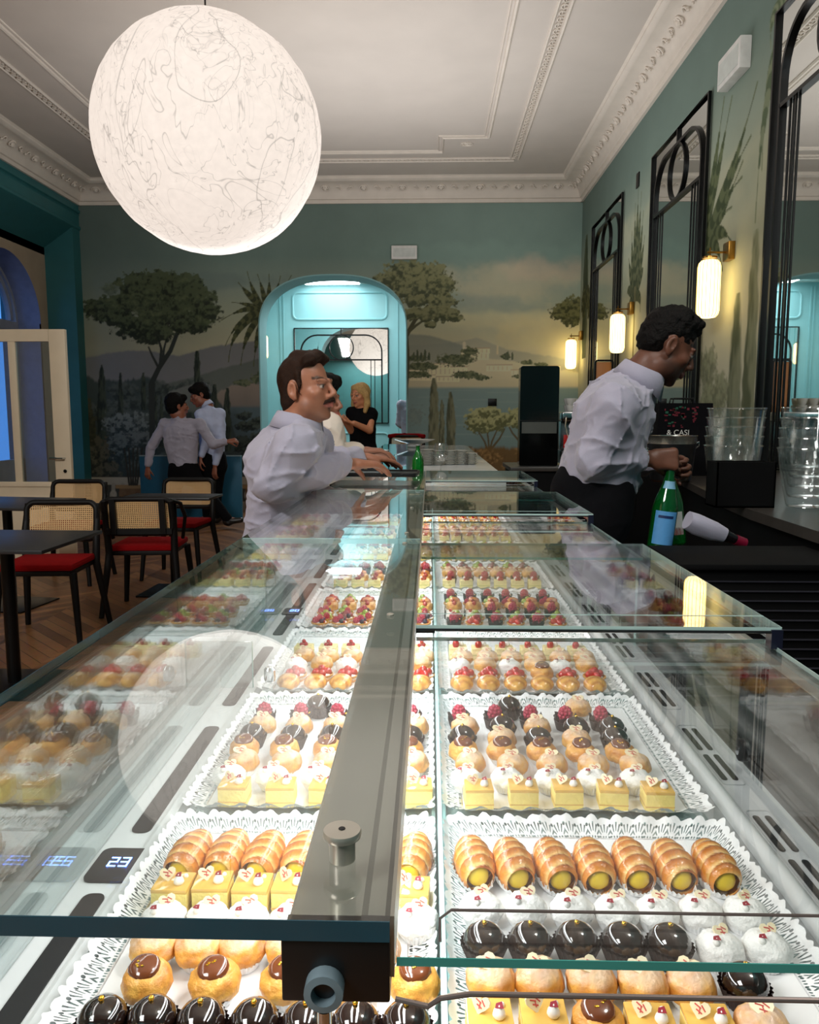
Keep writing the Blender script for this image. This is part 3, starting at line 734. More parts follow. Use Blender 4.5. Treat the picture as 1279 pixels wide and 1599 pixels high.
# ---------------- mirrors with black iron tracery
def deco_mirror(label, P, W_, z0, z1, group):
    """P(a, d, z): a along the wall 0..W_, d out of the wall"""
    t = thing('wall_mirror', label, 'mirror', (0, 0, 0), 0, group)
    m = MB(); m.add([P(a, d, z) for d in (.004, .012) for (a, z) in ((0, z0), (W_, z0), (W_, z1), (0, z1))], [(0, 1, 2, 3), (4, 5, 6, 7), (0, 1, 5, 4), (1, 2, 6, 5), (2, 3, 7, 6), (3, 0, 4, 7)])
    m.build('mirror_glass', mirror_m, t, smooth=0)
    D = .022; r = .0135
    def bar(pts, rr=r, closed=False):
        q = MB(); q.tube([P(a, D, z) for a, z in pts], rr, 4, closed); return q
    m = MB()
    for pts in ([(0, z0), (0, z1), (W_, z1), (W_, z0)],):
        m.tube([P(a, D, z) for a, z in pts], r * 1.25, 4, True)
    m.build('outer_frame', black_metal, t)
    i_ = .115; zt = z1 - .12; rr = .3; ztr = z1 - .56
    m = MB(); pts = [(i_, z0)] + [(i_ + rr - rr * math.cos(R(90 * k / 8)), zt - rr + rr * math.sin(R(90 * k / 8))) for k in range(9)]
    pts += [(W_ - a, z) for a, z in pts[::-1]]
    m.tube([P(a, D, z) for a, z in pts], r * 1.25, 4)
    m.build('arched_bar', black_metal, t)
    bar([(i_, ztr), (W_ - i_, ztr)], r * 1.25).build('transom_bar', black_metal, t)
    cz = (zt + ztr) / 2; cr = (zt - ztr) / 2
    bar([(W_ / 2 + cr * math.cos(a), cz + cr * math.sin(a)) for a in [2 * math.pi * k / 28 for k in range(28)]], r, True).build('ring', black_metal, t)
    bar([(W_ / 2, zt), (W_ / 2, z1)], r).build('top_link', black_metal, t)
    for a in (i_ + .13, i_ + .2, W_ - i_ - .13, W_ - i_ - .2):
        bar([(a, z0), (a, ztr)], r * .6).build('upright_bar', black_metal, t)
    return t
for (ya, yb), lab in zip(MIR, ('tall arched black-framed mirror between the two far wall lamps, by the corner', 'tall arched black-framed mirror behind the head of the bartender', 'tall arched black-framed mirror above the stacked clear tubs')):
    deco_mirror(lab, lambda a, d, z, yb=yb: Vector((XR - d, yb - a, z)), yb - ya, 1.02, 3.68, 'arched mirrors on the mural wall')
deco_mirror('black-framed mirror on the aqua wall seen through the archway', lambda a, d, z: Vector((-2.46 + a, 14.5 - d, z)), 1.7, 1.2, 2.9, None)

# ---------------- wall lamps
shade_m = mat('fluted_opal_glass', (255, 240, 205), .35, emit=2.8, ecol=(255, 228, 160), var=.02)
def sconce(Y, Z, wallx, sgn, label, group='fluted glass wall lamps', e=True):
    t = thing('wall_lamp', label, 'lamp', (wallx, Y, Z), 0, group)
    m = MB(); m.box(-.045 if sgn < 0 else 0, 0 if sgn < 0 else .045, -.055, .055, .19, .31, .004); m.build('wall_bracket', brass, t)
    m = MB(); m.tube([(sgn * .02, 0, .245), (sgn * .17, 0, .245)], .007, 8); m.tube([(sgn * .15, 0, .2), (sgn * .15, 0, .275)], .005, 6); m.build('arm', brass, t)
    pf = [(.026, -.195), (.052, -.19), (.067, -.172), (.073, -.145), (.073, .145), (.067, .172), (.052, .19), (.026, .195)]
    m = MB(); m.lathe(pf, (sgn * .15, 0, 0), 56, wob=lambda a, j: 1 + .045 * math.cos(a * 14)); m.build('lamp_shade', shade_m, t, smooth=60)
    m = MB()
    for k in range(18):
        a = 2 * math.pi * k / 18; m.tube([(sgn * .15 + r_ * 1.04 * math.cos(a), r_ * 1.04 * math.sin(a), z_) for r_, z_ in pf[1:-1]], .0022, 4)
    m.build('ribs', mat('rib_glass', (226, 200, 130), .4, emit=.55, ecol=(255, 214, 120)), t)
    m = MB(); m.lathe([(.05, 0), (.05, .012), (.02, .014)], (sgn * .15, 0, .203), 20); m.build('shade_cap', brass, t)
    return t
sconce(5.61, 2.195, XR, -1, 'glowing fluted wall lamp with brass arm closest to the viewer')
sconce(8.26, 2.165, XR, -1, 'glowing fluted wall lamp behind the shoulder of the bartender')
sconce(10.93, 2.16, XR, -1, 'glowing fluted wall lamp in the corner beside the painted tree')
sconce(13.65, 2.5, -3.0, 1, 'wall lamp of the aqua room seen in the big mirror', None)

# ---------------- small wall fittings
def sign_box(P, label):
    t = thing('emergency_light', label, 'light', P, 0, 'white emergency light boxes')
    return t
t = sign_box((-.358, YB, 3.545), 'white emergency light box on the mural above the archway')
m = MB(); m.box(-.175, .175, -.07, 0, -.09, .09, .008); m.build('body', mat('white_plastic', (225, 225, 222), .4), t)
m = MB(); m.box(-.15, .15, -.074, -.07, -.06, .055); m.build('diffuser', mat('frosted_plastic', (205, 212, 208), .3), t)
t = sign_box((XR, 5.64, 3.66), 'white emergency light box high on the wall above the wall lamp')
m = MB(); m.box(-.075, 0, -.2, .2, -.1, .1, .008); m.build('body', mat('white_plastic'), t)
m = MB(); m.box(-.079, -.075, -.17, .17, -.07, .06); m.build('diffuser', mat('frosted_plastic'), t)
for z in (-.05, -.02): pass
o = MB().box(XR - .012, XR, 8.16, 8.26, 3.58, 3.72, .003).build('speaker_grille', black_metal); tag(o, 'small black wall plate high between the far mirrors', 'wall plate')
o = MB().box(.81, .93, YB - .02, YB, 1.47, 1.57, .003).build('wall_socket', black_metal); tag(o, 'small black rectangular plate on the painted lake', 'wall plate')
# bright ceiling lamp box in the next room
t = thing('ceiling_light_panel', 'bright white ceiling light seen at the top of the archway', 'light', (-1.74, 14.13, 3.68))
m = MB(); m.box(-.5, .5, -.24, .24, -.02, 0); m.build('housing', mat('white_plastic'), t)
m = MB(); m.box(-.48, .48, -.22, .22, -.035, -.02); m.build('diffuser', mat('lit_diffuser', (255, 255, 255), .5, emit=11, ecol=(238, 250, 255)), t)
# ================================================================== THE DISPLAY CASE
Y0, Y1 = .35, 3.46
ZT = .9                                # trays stand at this height
clear = glass_mat('clear_glass', (.965, .985, .98), .045)
lid_m = glass_mat('clear_lid', (.95, .965, .965), .06, rough=.012)
edge_m = mat('glass_edge_teal', (8, 66, 82), .15, var=.1, vs=20, coat=.5)
edge_g = mat('glass_edge_green', (60, 140, 132), .15, var=.1, vs=20)
edge_l = mat('glass_edge_pale', (178, 206, 202), .15, var=.1, vs=20)
enamel = mat('white_enamel', (226, 228, 228), .28, var=.03, vs=8, coat=.2)
grey_l = mat('grey_ledge', (176, 178, 178), .4, var=.04)
side_m = glass_mat('coated_side_glass', (.88, .92, .92), .13)
steel = mat('brushed_steel', (158, 155, 145), .3, metal=.6, var=.05, vs=40, stretch=(1, .05, 1))
chrome = mat('chrome', (210, 212, 214), .12, metal=1, var=.03)
black_pl = mat('black_plastic', (14, 15, 17), .35, var=.15)
dark_slot = mat('dark_slot', (6, 7, 8), .6)
anth = mat('anthracite_panel', (34, 35, 37), .5, var=.1)

case = thing('display_case', 'long glass-topped pastry display case with steel rail lit inside, filled with trays', 'display case', (0, 0, 0))
m = MB(); m.box(-.345, .39, Y0 + .02, Y1, 0, .86, .01); m.build('cabinet_body', anth, case)
m = MB(); m.box(-.268, .302, Y0 + .02, Y1 - .01, .86, ZT - .006); m.build('deck', mat('grey_deck', (186, 194, 196), .4, var=.04), case)
# rail on the guest side: white, with grooves, long slots and three temperature readouts
m = MB()
m.prism([(-.362, .86), (-.362, .908), (-.350, .908), (-.348, .902), (-.330, .902), (-.328, .899), (-.326, .902), (-.283, .902), (-.279, .908), (-.270, .908), (-.268, .86)], 'y', Y0 + .02, Y1 - .01)
gr = m.build('guest_side_rail', enamel, case)
m = MB(); y = .39
for a, b in ((.36, .655), (.64, .685), (.76, 1.04), (1.12, 1.42), (1.50, 1.66), (1.70, 1.98), (2.05, 2.32), (2.4, 2.68), (2.75, 3.0), (3.08, 3.36)):
    if (a, b) == (.64, .685): continue
    q = MB(); q.prism(rrect(a, b, -.309, -.289, .008, lambda p, r: (r, p)), 'z', .9015, .9035); q.build('slot', dark_slot, gr)
def seg_digits(txt, o, h, parent, mt):
    segs = {'0': 'abcdef', '1': 'bc', '2': 'abged', '3': 'abgcd', '4': 'fgbc', '5': 'afgcd', '-': 'g'}
    q = MB(); w_ = h * .5; t_ = h * .1
    for i, ch in enumerate(txt):
        x0 = o[0] + i * h * .78
        P = {'a': ((0, h), (w_, h)), 'b': ((w_, h), (w_, h / 2)), 'c': ((w_, h / 2), (w_, 0)), 'd': ((0, 0), (w_, 0)), 'e': ((0, 0), (0, h / 2)), 'f': ((0, h / 2), (0, h)), 'g': ((0, h / 2), (w_, h / 2))}
        for s_ in segs[ch]:
            (xa, ya), (xb, yb) = P[s_]
            q.box(x0 + min(xa, xb) - t_ / 2, x0 + max(xa, xb) + t_ / 2, o[1] + min(ya, yb) - t_ / 2, o[1] + max(ya, yb) + t_ / 2, o[2], o[2] + .0006)
    return q.build('digits', mt, parent, smooth=0)
digit_m = mat('blue_led_digits', (150, 190, 255), .5, emit=5, ecol=(120, 160, 255))
for (a, txt) in ((.70, '23'), (1.685, '20'), (2.71, '21')):
    q = MB(); q.prism(rrect(a - .028, a + .028, -.321, -.275, .008, lambda p, r: (r, p)), 'z', .9025, .9045); d = q.build('temperature_display', black_pl, gr)
    seg_digits(txt, (-.306, a - .004, .9046), .014, d, digit_m)
# rail on the service side: grey ledge, round white ridge, vent plates
m = MB()
m.prism([(.302, .86), (.302, .897), (.322, .897), (.322, .86)], 'y', Y0 + .02, Y1 - .01); sr = m.build('service_side_ledge', grey_l, case)
m = MB(); m.prism([(.322, .86), (.322, .898)] + [(.332 - .010 * math.cos(R(a)), .900 + .008 * math.sin(R(a))) for a in range(0, 181, 20)] + [(.342, .86)], 'y', Y0 + .02, Y1 - .01); m.build('round_ridge', enamel, case)
m = MB(); m.box(.343, .392, Y0 + .02, Y1 - .01, .86, .9); vp = m.build('vent_plate', mat('grey_enamel', (190, 192, 194), .35), case)
y = .42; i = 0
while y < Y1 - .25:
    for (x0, L_) in ((.349, .15), (.362, .15)):
        q = MB(); q.prism(rrect(y, y + .07, x0, x0 + .0065, .003, lambda p, r: (r, p)), 'z', .9003, .9013); q.build('vent_slot', dark_slot, vp)
        q = MB(); q.prism(rrect(y + .085, y + .155, x0, x0 + .0065, .003, lambda p, r: (r, p)), 'z', .9003, .9013); q.build('vent_slot', dark_slot, vp)
    q = MB(); q.tube(rrect(y - .012, y + .167, .3465, .372, .005, lambda p, r: (r, p, .9005)), .0009, 4, True); q.build('vent_rim', grey_l, vp)
    y += .24; i += 1
# rollers of the sliding doors
for yy in (.93, 1.75, 2.6):
    q = MB(); q.T = Matrix.Translation((.383, yy, .925)) @ Euler((0, R(90), 0)).to_matrix().to_4x4()
    q.lathe([(.006, -.006), (.013, -.005), (.014, -.002), (.014, .004), (.012, .006)], n=20); q.build('roller', black_pl, case)
    q = MB(); q.T = Matrix.Translation((.378, yy, .925)) @ Euler((0, R(90), 0)).to_matrix().to_4x4(); q.lathe([(.006, -.002), (.006, .002)], n=14); q.build('roller_hub', chrome, case)
# divider between the two rows of trays
m = MB(); m.box(.009, .013, Y0 + .05, Y1 - .03, .895, .93); dv = m.build('divider_glass', glass_mat('aqua_divider', (.80, .93, .93), .06), case)
m = MB(); m.box(.0088, .0132, Y0 + .05, Y1 - .03, .93, .9312); m.build('glass_edge', edge_l, dv)
m = MB(); m.box(.003, .007, Y0 + .05, Y1 - .03, ZT - .006, ZT + .001); m.box(.015, .0185, Y0 + .05, Y1 - .03, ZT - .006, ZT + .001); m.build('divider_track', mat('pale_aqua_profile', (190, 218, 216), .3), case)
# steel rail with its LED channel, bolts and posts
m = MB(); m.prism([(-.071, 1.066), (-.071, 1.076), (-.069, 1.0785), (-.034, 1.0785), (-.031, 1.076), (-.022, 1.0785), (-.019, 1.076), (-.019, 1.062), (-.023, 1.062), (-.023, 1.066)], 'y', Y0 + .004, Y1); m.build('steel_rail', steel, case)
m = MB(); m.box(-.0185, -.0165, Y0 + .004, Y1, 1.058, 1.09); m.build('rail_side_profile', steel, case)
for yy in (.93, 1.47, 1.60, 2.05, 2.62, 3.2):
    q = MB(); q.lathe([(.0046, 0), (.0046, .0018), (.003, .0028), (.0001, .003)], (-.047, yy, 1.0905), 16); q.build('glass_screw', mat('satin_steel', (196, 190, 178), .3, metal=.7, var=.03), case)
for yy in (.402,):
    q = MB(); q.lathe([(.0072, 0), (.0072, .0125), (.0102, .013), (.0106, .0155), (.010, .017), (.002, .0174), (.0018, .0165), (0, .0165)], (-.047, yy, 1.0905), 24)
    bo = q.build('standoff_bolt', mat('satin_steel', (196, 190, 178), .3, metal=.7, var=.03), case)
    q = MB(); q.lathe([(.0018, 0), (.0018, .0004)], (-.047, yy, 1.0905 + .0174), 10); q.build('screw_hole', black_pl, bo)
q = MB(); q.box(-.0715, -.0185, .3515, .372, 1.046, 1.0785, .0012); q.build('end_bracket', black_pl, case)
q = MB(); q.T = Matrix.Translation((-.050, .3515, 1.056)) @ Euler((R(90), 0, 0)).to_matrix().to_4x4(); q.lathe([(.0095, -.004), (.0095, .008), (.006, .0085), (.0055, .003), (.0002, .003)], n=24); hub = q.build('bracket_hub', mat('satin_hub', (120, 140, 150), .4, metal=.3), case)
q = MB(); q.T = Matrix.Translation((-.050, .3515, 1.056)) @ Euler((R(90), 0, 0)).to_matrix().to_4x4(); q.lathe([(.0052, .0032), (.0052, .0036)], n=16); q.build('hub_hole', black_pl, hub)
q = MB(); q.tube([(-.050, .347, .86), (-.050, .347, 1.046)], .0036, 14); q.build('post', chrome, case)
for yy in (1.5165, 2.6055, 3.44):
    q = MB(); q.tube([(-.047, yy, .9), (-.047, yy, 1.05)], .0042, 14); q.lathe([(.008, 0), (.008, .016), (.0065, .02)], (-.047, yy, 1.036), 18)
    q.build('post', chrome, case)
    q = MB(); q.box(-.066, -.022, yy - .008, yy + .012, 1.048, 1.066, .001); q.build('clamp_block', black_pl, case)
# flat glass over the guest side, in three panels, teal cut edges
def pane(name, x0, x1, y0, y1, z0, z1, edges, em=edge_m, gm=clear, parent=case, ew=.0007):
    m = MB(); m.box(x0, x1, y0, y1, z0, z1); p = m.build(name, gm, parent, smooth=0)
    for e in edges:
        q = MB()
        if e == 'f': q.box(x0, x1, y0 - ew, y0, z0, z1)
        if e == 'b': q.box(x0, x1, y1, y1 + ew, z0, z1)
        if e == 'l': q.box(x0 - ew, x0, y0, y1, z0, z1)
        if e == 'r': q.box(x1, x1 + ew, y0, y1, z0, z1)
        if e == 't': q.box(x0, x1, y0, y1, z1, z1 + ew)
        q.build('glass_edge', em, p, smooth=0)
    return p
for (a, b) in ((Y0, 1.527), (1.532, 2.548), (2.553, Y1)):
    p = pane('top_glass', -.372, -.0185, a, b, 1.0795, 1.0900, 'f' if a == Y0 else '', edge_m, glass_mat('top_clear_glass', (.96, .985, .98), .085))
    q = MB(); q.box(-.3729, -.372, a, b, 1.0795, 1.09); q.build('glass_edge', edge_m, p, smooth=0)
    if a > Y0: q = MB(); q.box(-.37, -.0185, a - .0012, a - .0004, 1.0795, 1.0905); q.build('seam', edge_l, p, smooth=0)
# double glazed guest side
for (a, b) in ((Y0 + .03, 1.527), (1.532, 2.548), (2.553, Y1)):
    pane('side_glass', -.352, -.347, a, b, .905, 1.079, 'f', edge_g, side_m)
    pane('side_glass', -.328, -.3245, a, b, .905, 1.079, '', edge_g, side_m)
    q = MB(); q.box(-.347, -.328, b - .004, b + .003, .905, 1.079); q.build('spacer', edge_l, case)
# cross glass with hinge
pane('cross_glass', -.323, -.273, 1.17, 1.175, .912, .985, 'r', edge_g, side_m)
m = MB(); m.lathe([(.008, 0), (.009, .004), (.009, .018), (.006, .022)], (-.246, 1.17, .924), 16); m.build('clamp', chrome, case)
# service side: rear glass doors and end panes
for (a, b) in ((Y0 + .03, 1.47), (1.44, 2.5), (2.47, Y1)):
    pane('sliding_door', .381, .385, a, b, .905, 1.055, 'f', edge_l)
pane('end_glass', -.37, .39, Y1, Y1 + .006, .905, 1.075, 't', edge_l)
m = MB(); m.box(.386, .394, Y0, Y1, 1.05, 1.0605); m.build('top_track', mat('grey_profile', (150, 152, 148), .35, metal=.4), case)
# clear sliding lids over the service side, alternately low and high
wire = mat('dark_wire', (116, 104, 100), .3, metal=.5)
def lid(y0, y1, hi, front=True):
    z = 1.0865 if hi else 1.0635; x0, x1 = -.0155, (.401 if hi else .396)
    l = MB(); l.box(x0, x1, y0, y1, z, z + .0045)
    l.box(x1 - .004, x1, y0, y1, z - .016 if hi else z - .003, z)      # folded side
    lo = l.build('sliding_lid', lid_m, case, smooth=0)
    q = MB(); q.box(x0, x1, y0 - .0006, y0, z, z + .0045); q.build('glass_edge', edge_l if hi else edge_g, lo, smooth=0)
    q = MB(); q.box(x1, x1 + .0006, y0, y1, z - .014 if hi else z, z + .0045); q.build('glass_edge', edge_l, lo, smooth=0)
    q = MB(); q.box(x0, x1, y1, y1 + .0006, z, z + .0045); q.build('glass_edge', edge_l, lo, smooth=0)
    if hi:
        q = MB(); q.tube([(x0, y0 - .001, z - .001), (x1, y0 - .001, z - .001)], .0017, 6); q.build('front_bar', black_pl, lo)
        q = MB(); q.box(x1 - .012, x1 + .001, y0 - .003, y0 + .012, z - .02, z + .002); q.build('corner_clip', mat('clip_blue_black', (20, 24, 44), .3), lo)
        q = MB(); q.box(x0, x1, y0 + .05, y0 + .0515, z + .0046, z + .0052); q.build('grip_line', edge_l, lo)
        q = MB(); q.box(x0, x0 + .022, y0 - .004, y0 + .002, z - .004, z - .001); q.build('front_hook', black_pl, lo)
    elif y0 > 1:
        q = MB()
        q.tube([(x0 + .03, y1 - .012, z + .006), (x0 + .03, y1 - .004, z + .010), (x1 - .01, y1 - .004, z + .010)], .0009, 6); q.build('back_wire', chrome, lo)
    return lo
L0 = lid(Y0 + .005, .915, False)
q = MB(); q.tube([(.006, .372, 1.064), (.006, .38, 1.0715), (.012, .385, 1.073), (.39, .385, 1.073)], .0008, 6); q.build('grip_wire', wire, L0)
q = MB(); q.tube([(-.016, .352, 1.048), (.0, .350, 1.046), (.006, .348, 1.052), (.02, .348, 1.0545), (.39, .348, 1.0545)], .0013, 8); q.build('front_wire', wire, L0)
lid(.885, 1.475, True); lid(1.455, 1.955, False); lid(1.93, 2.5, True); lid(2.48, 2.97, False); lid(2.94, Y1, True)
for yy in (.885, 1.93, 2.94):
    pass
# ================================================================== PASTRIES
rp = random.Random(11)
crust = mat('baked_crust', attr=True, rough=.45, var=.18, vs=90, bump=.25, bs=220, coat=.15)
glazed = mat('glazed_crust', attr=True, rough=.22, var=.12, vs=120, bump=.3, bs=160, coat=.6)
sponge = mat('yellow_sponge', (250, 226, 134), .7, var=.06, vs=150, bump=.2, bs=300, sss=0)
lemonglz = mat('caramel_glaze', (240, 190, 92), .12, coat=.8, var=.12, vs=60)
custard = mat('custard_cream', (255, 218, 50), .25, coat=.4, var=.06, vs=90)
cream_m = mat('whipped_cream', (252, 250, 244), .4, var=.02)
choc = mat('dark_chocolate_glaze', (30, 17, 13), .07, coat=1, var=.1, vs=40)
choc_cup = mat('chocolate_cup', (46, 26, 22), .5, var=.2, vs=90)
icing = mat('milk_chocolate_icing', (112, 58, 28), .15, coat=.8, var=.08, vs=50)
gold = mat('gold_leaf', (240, 190, 70), .25, metal=1)
rasp_m = mat('raspberry', (196, 42, 78), .4, var=.3, vs=200, coat=.2)
straw_m = mat('strawberry', (204, 28, 20), .15, coat=.9, var=.4, vs=120)
grape = mat('green_grape', (170, 192, 70), .15, coat=.7, var=.2, vs=60)
blueb = mat('blueberry', (44, 34, 62), .35, var=.3, vs=90, coat=.3)
currant = mat('red_currant', (186, 14, 22), .1, coat=.9)
plaque = mat('white_chocolate_plaque', (246, 230, 190), .35, var=.05)
pinkmark = mat('pink_print', (214, 90, 84), .5)
redflake = mat('red_petal', (150, 16, 40), .6)
sugar_m = mat('icing_sugar', (250, 248, 244), .9, var=.06, vs=80, bump=.3, bs=250)
paper = mat('white_paper_case', (248, 248, 248), .7, var=.03)
peach_m = mat('apricot_glaze', (232, 140, 60), .15, coat=.8, var=.25, vs=50)
fig_m = mat('fig_flesh', (150, 40, 60), .3, coat=.6, var=.5, vs=150)

def colored(me, fn):
    n = len(me.vertices); co = np.empty(n * 3); me.vertices.foreach_get('co', co); co = co.reshape(-1, 3)
    nr = np.empty(n * 3); me.vertices.foreach_get('normal', nr); nr = nr.reshape(-1, 3)
    c = np.ones((n, 4), np.float32)
    for i in range(n): c[i, :3] = fn(co[i], nr[i])
    a = me.color_attributes.new('Col', 'FLOAT_COLOR', 'POINT'); a.data.foreach_set('color', c.ravel()); return me
def mixc(a, b, t): t = max(0, min(1, t)); return tuple(x * (1 - t) + y * t for x, y in zip(a, b))
G1, G2, G3, SUG = lin((240, 180, 82)), lin((196, 116, 42)), lin((250, 212, 130)), lin((252, 248, 240))

def choux_mesh(seed, dust, r=.0178, h=.0145):
    def f(q):
        v = mnoise.noise(q * 2.2 + Vector((seed, 0, 0))) * .10 + mnoise.noise(q * 5 + Vector((0, seed, 0))) * .05
        return 1 + v - .05 * (q.z < -.5)
    m = MB(); m.ball((0, 0, h), (r, r, h), 26, 16, f)
    me = m.mesh('choux', crust, 180)
    def col(c, n):
        t = mnoise.noise(Vector(c) * 120 + Vector((seed, 3, 0))) * .8 + .35
        b = mixc(G1, G2, t)
        b = mixc(b, G3, max(0, .5 - c[2] / (2 * h)) * .9)
        if dust: b = mixc(b, SUG, (n[2] * 1.1 - .25 + .5 * mnoise.noise(Vector(c) * 260)) * dust)
        return b
    return colored(me, col)
def paper_cup(r=.0165, h=.009, m_=None, name='paper_case', n=30, r0=.72):
    m = MB(); m.lathe([(0.0001, .0003), (r * r0, .0003), (r, h)], n=n * 2, cap=False, wob=lambda a, j: 1 + (.045 if j == 2 else .02 if j == 1 else 0) * math.cos(a * n))
    return (name, m.mesh(name, m_ or paper, 0))
def heart(mb, o, ux, uy, s, th=.0008):
    pts = []
    for i in range(18):
        t = 2 * math.pi * i / 18
        x = 16 * math.sin(t) ** 3; y = 13 * math.cos(t) - 5 * math.cos(2 * t) - 2 * math.cos(3 * t) - math.cos(4 * t)
        pts.append((x / 17 * s, y / 17 * s))
    n = ux.cross(uy)
    vs = [o + ux * x + uy * y - n * th for x, y in pts] + [o + ux * x + uy * y + n * th for x, y in pts]
    k = len(pts)
    mb.add(vs, [tuple(range(k))[::-1], tuple(range(k, 2 * k))] + [(i, (i + 1) % k, k + (i + 1) % k, k + i) for i in range(k)])
def plaque_part(o, tilt, s=.0085, rz=0):
    ux = Vector((math.cos(rz), math.sin(rz), 0)); uy = Vector((-math.sin(rz) * math.cos(tilt), math.cos(rz) * math.cos(tilt), math.sin(tilt)))
    m = MB(); heart(m, Vector(o), ux, uy, s)
    m.mi = 1; n = ux.cross(uy)
    for (a, b, c, d) in ((-.5, .3, .1, .1), (.1, .35, .5, -.05), (-.3, -.1, .25, -.3), (0, .1, 0, -.4)):
        for sg in (1, -1):
            m.tube([Vector(o) + ux * a * s + uy * b * s + n * .0009 * sg, Vector(o) + ux * c * s + uy * d * s + n * .0009 * sg], .0005, 4)
    return ('chocolate_heart', m.mesh('chocolate_heart', [plaque, pinkmark], 0))
def dot(o, r=.0052, red=True):
    m = MB(); m.lathe([(r * .7, 0), (r, r * .5), (r * .85, r * 1.1), (r * .4, r * 1.6), (.0002, r * 2)], o, 14)
    if red: m.mi = 1; m.add([(o[0] - .003, o[1] - .001, o[2] + r * 1.7), (o[0] + .003, o[1] - .002, o[2] + r * 1.8), (o[0] + .002, o[1] + .002, o[2] + r * 2.3), (o[0] - .002, o[1] + .002, o[2] + r * 2.0)], [(0, 1, 2, 3)])
    return ('cream_dot', m.mesh('cream_dot', [cream_m, redflake], 60))
def raspberry_mesh(r=.0095):
    m = MB()
    for j in range(6):
        p = R(20 + j * 27); k = max(1, int(round(9 * math.sin(p)))) if j < 5 else 9
        for i in range(k):
            a = 2 * math.pi * (i + .5 * (j % 2)) / k
            q = Vector((math.sin(p) * math.cos(a) * r * .78, math.sin(p) * math.sin(a) * r * .78, math.cos(p) * r * 1.0))
            m.ball(q, r * .3, 7, 5)
    m.ball((0, 0, 0), (r * .8, r * .8, r * .95), 10, 7)
    return m
def tart_shell(r=.0185, h=.011):
    m = MB(); m.lathe([(r * .72, 0), (r, h), (r * .93, h + .0005), (r * .85, h - .003), (.0003, h - .003)], n=44, wob=lambda a, j: 1 + (.03 if j < 3 else 0) * math.cos(a * 16))
    me = m.mesh('tart_shell', crust, 50); return ('tart_shell', colored(me, lambda c, n: mixc(G1, G2, .35 + mnoise.noise(Vector(c) * 100) * .6)))

PROTO = {}
def reg(kind, name, parts): PROTO[kind] = (name, parts)
for s_ in range(3):
    gm = MB()
    for i in range(4): a = rp.uniform(0, 6.28); gm.box(.004 * math.cos(a) - .0009, .004 * math.cos(a) + .0009, .004 * math.sin(a) - .0006, .004 * math.sin(a) + .0009, .0332, .0342)
    im = MB(); im.T = Matrix.Translation((0, -.002, .0275)) @ Euler((R(14), 0, 0)).to_matrix().to_4x4()
    im.ball((0, 0, 0), (.0118, .011, .0048), 20, 10, lambda q: 1 + .06 * mnoise.noise(q * 2 + Vector((s_, 0, 0))))
    gl_ = MB(); gl_.T = im.T
    for i in range(4): gl_.ball((rp.uniform(-.004, .004), rp.uniform(-.004, .004), .0047), (.0014, .0009, .0006), 6, 4)
    reg('iced%d' % s_, 'iced_choux_bun', [('choux', choux_mesh(s_ * 3 + .5, 0, .0185, .0148)), ('icing_disc', im.mesh('icing_disc', icing, 180)), ('gold_fleck', gl_.mesh('gold_fleck', gold, 0)), paper_cup()])
    reg('sugar%d' % s_, 'sugared_choux_bun', [('choux', choux_mesh(s_ * 5 + 1.5, .48, .0185, .0148)), plaque_part((rp.uniform(-.004, .004), 0, .0295), R(25), .009, rp.uniform(-.6, .6)), paper_cup()])
    m = MB(); m.ball((0, 0, .0135), (.0180, .0176, .0122), 28, 16, lambda q: 1 + mnoise.noise(q * 2.2 + Vector((s_ * 4, 0, 0))) * .13 + mnoise.noise(q * 7 + Vector((s_ * 4, 0, 0))) * .05)
    reg('puff%d' % s_, 'white_sugared_cake', [('body', m.mesh('body', sugar_m, 180)), plaque_part((.002, .004, .026), R(35), .0075, rp.uniform(-.7, .7)), dot((-.006, -.008, .0225), .003), paper_cup(.0175, .011)])
for s_ in range(2):
    m = MB(); a = .0155
    m.box(-a, a, -a * .9, a * .9, 0, .022, .0012); m.mi = 1; m.box(-a - .0002, a + .0002, -a * .9 - .0002, a * .9 + .0002, .0195, .0235, .0012)
    m.mi = 2; m.box(-a - .0001, a + .0001, -a * .9 - .0001, a * .9 + .0001, .0055, .0068)
    reg('cube%d' % s_, 'lemon_cream_square', [('body', m.mesh('body', [sponge, lemonglz, mat('sponge_seam', (222, 172, 92), .6)], 40)), dot((.006, -.004, .023), .0046), plaque_part((-.006, .002, .0285), R(62), .0075, R(-35 + 60 * s_)), ('cream_bead', MB().ball((.009, .006, .0245), .0021, 8, 6).mesh('cream_bead', cream_m, 180))])
# chocolate domes
m = MB(); m.lathe([(.0165, .0), (.0168, .004), (.0155, .009), (.0115, .014), (.006, .0168), (.0002, .0175)], (0, 0, .0135), 28)
reg('dome', 'chocolate_dome_cake', [('glaze', m.mesh('glaze', choc, 180)), paper_cup(.0185, .0165, choc_cup, 'dark_case', 26, .68), ('gold_pearl', MB().ball((0, 0, .0322), .0021, 10, 7).mesh('gold_pearl', gold, 180))])
m = MB(); m.lathe([(.012, 0), (.0155, .013), (.015, .0135), (.0135, .011), (.0003, .011)], n=36)
for i in range(6):
    a = R(60 * i + 20); m.add([(.0135 * math.cos(a - .4), .0135 * math.sin(a - .4), .012), (.0135 * math.cos(a + .4), .0135 * math.sin(a + .4), .012), (.0165 * math.cos(a + .3), .0165 * math.sin(a + .3), .021 + .003 * (i % 2)), (.0165 * math.cos(a - .25), .0165 * math.sin(a - .25), .018)], [(0, 1, 2, 3)])
rb = raspberry_mesh(.0098); rb.v = [(x, y, z + .0205) for x, y, z in rb.v]
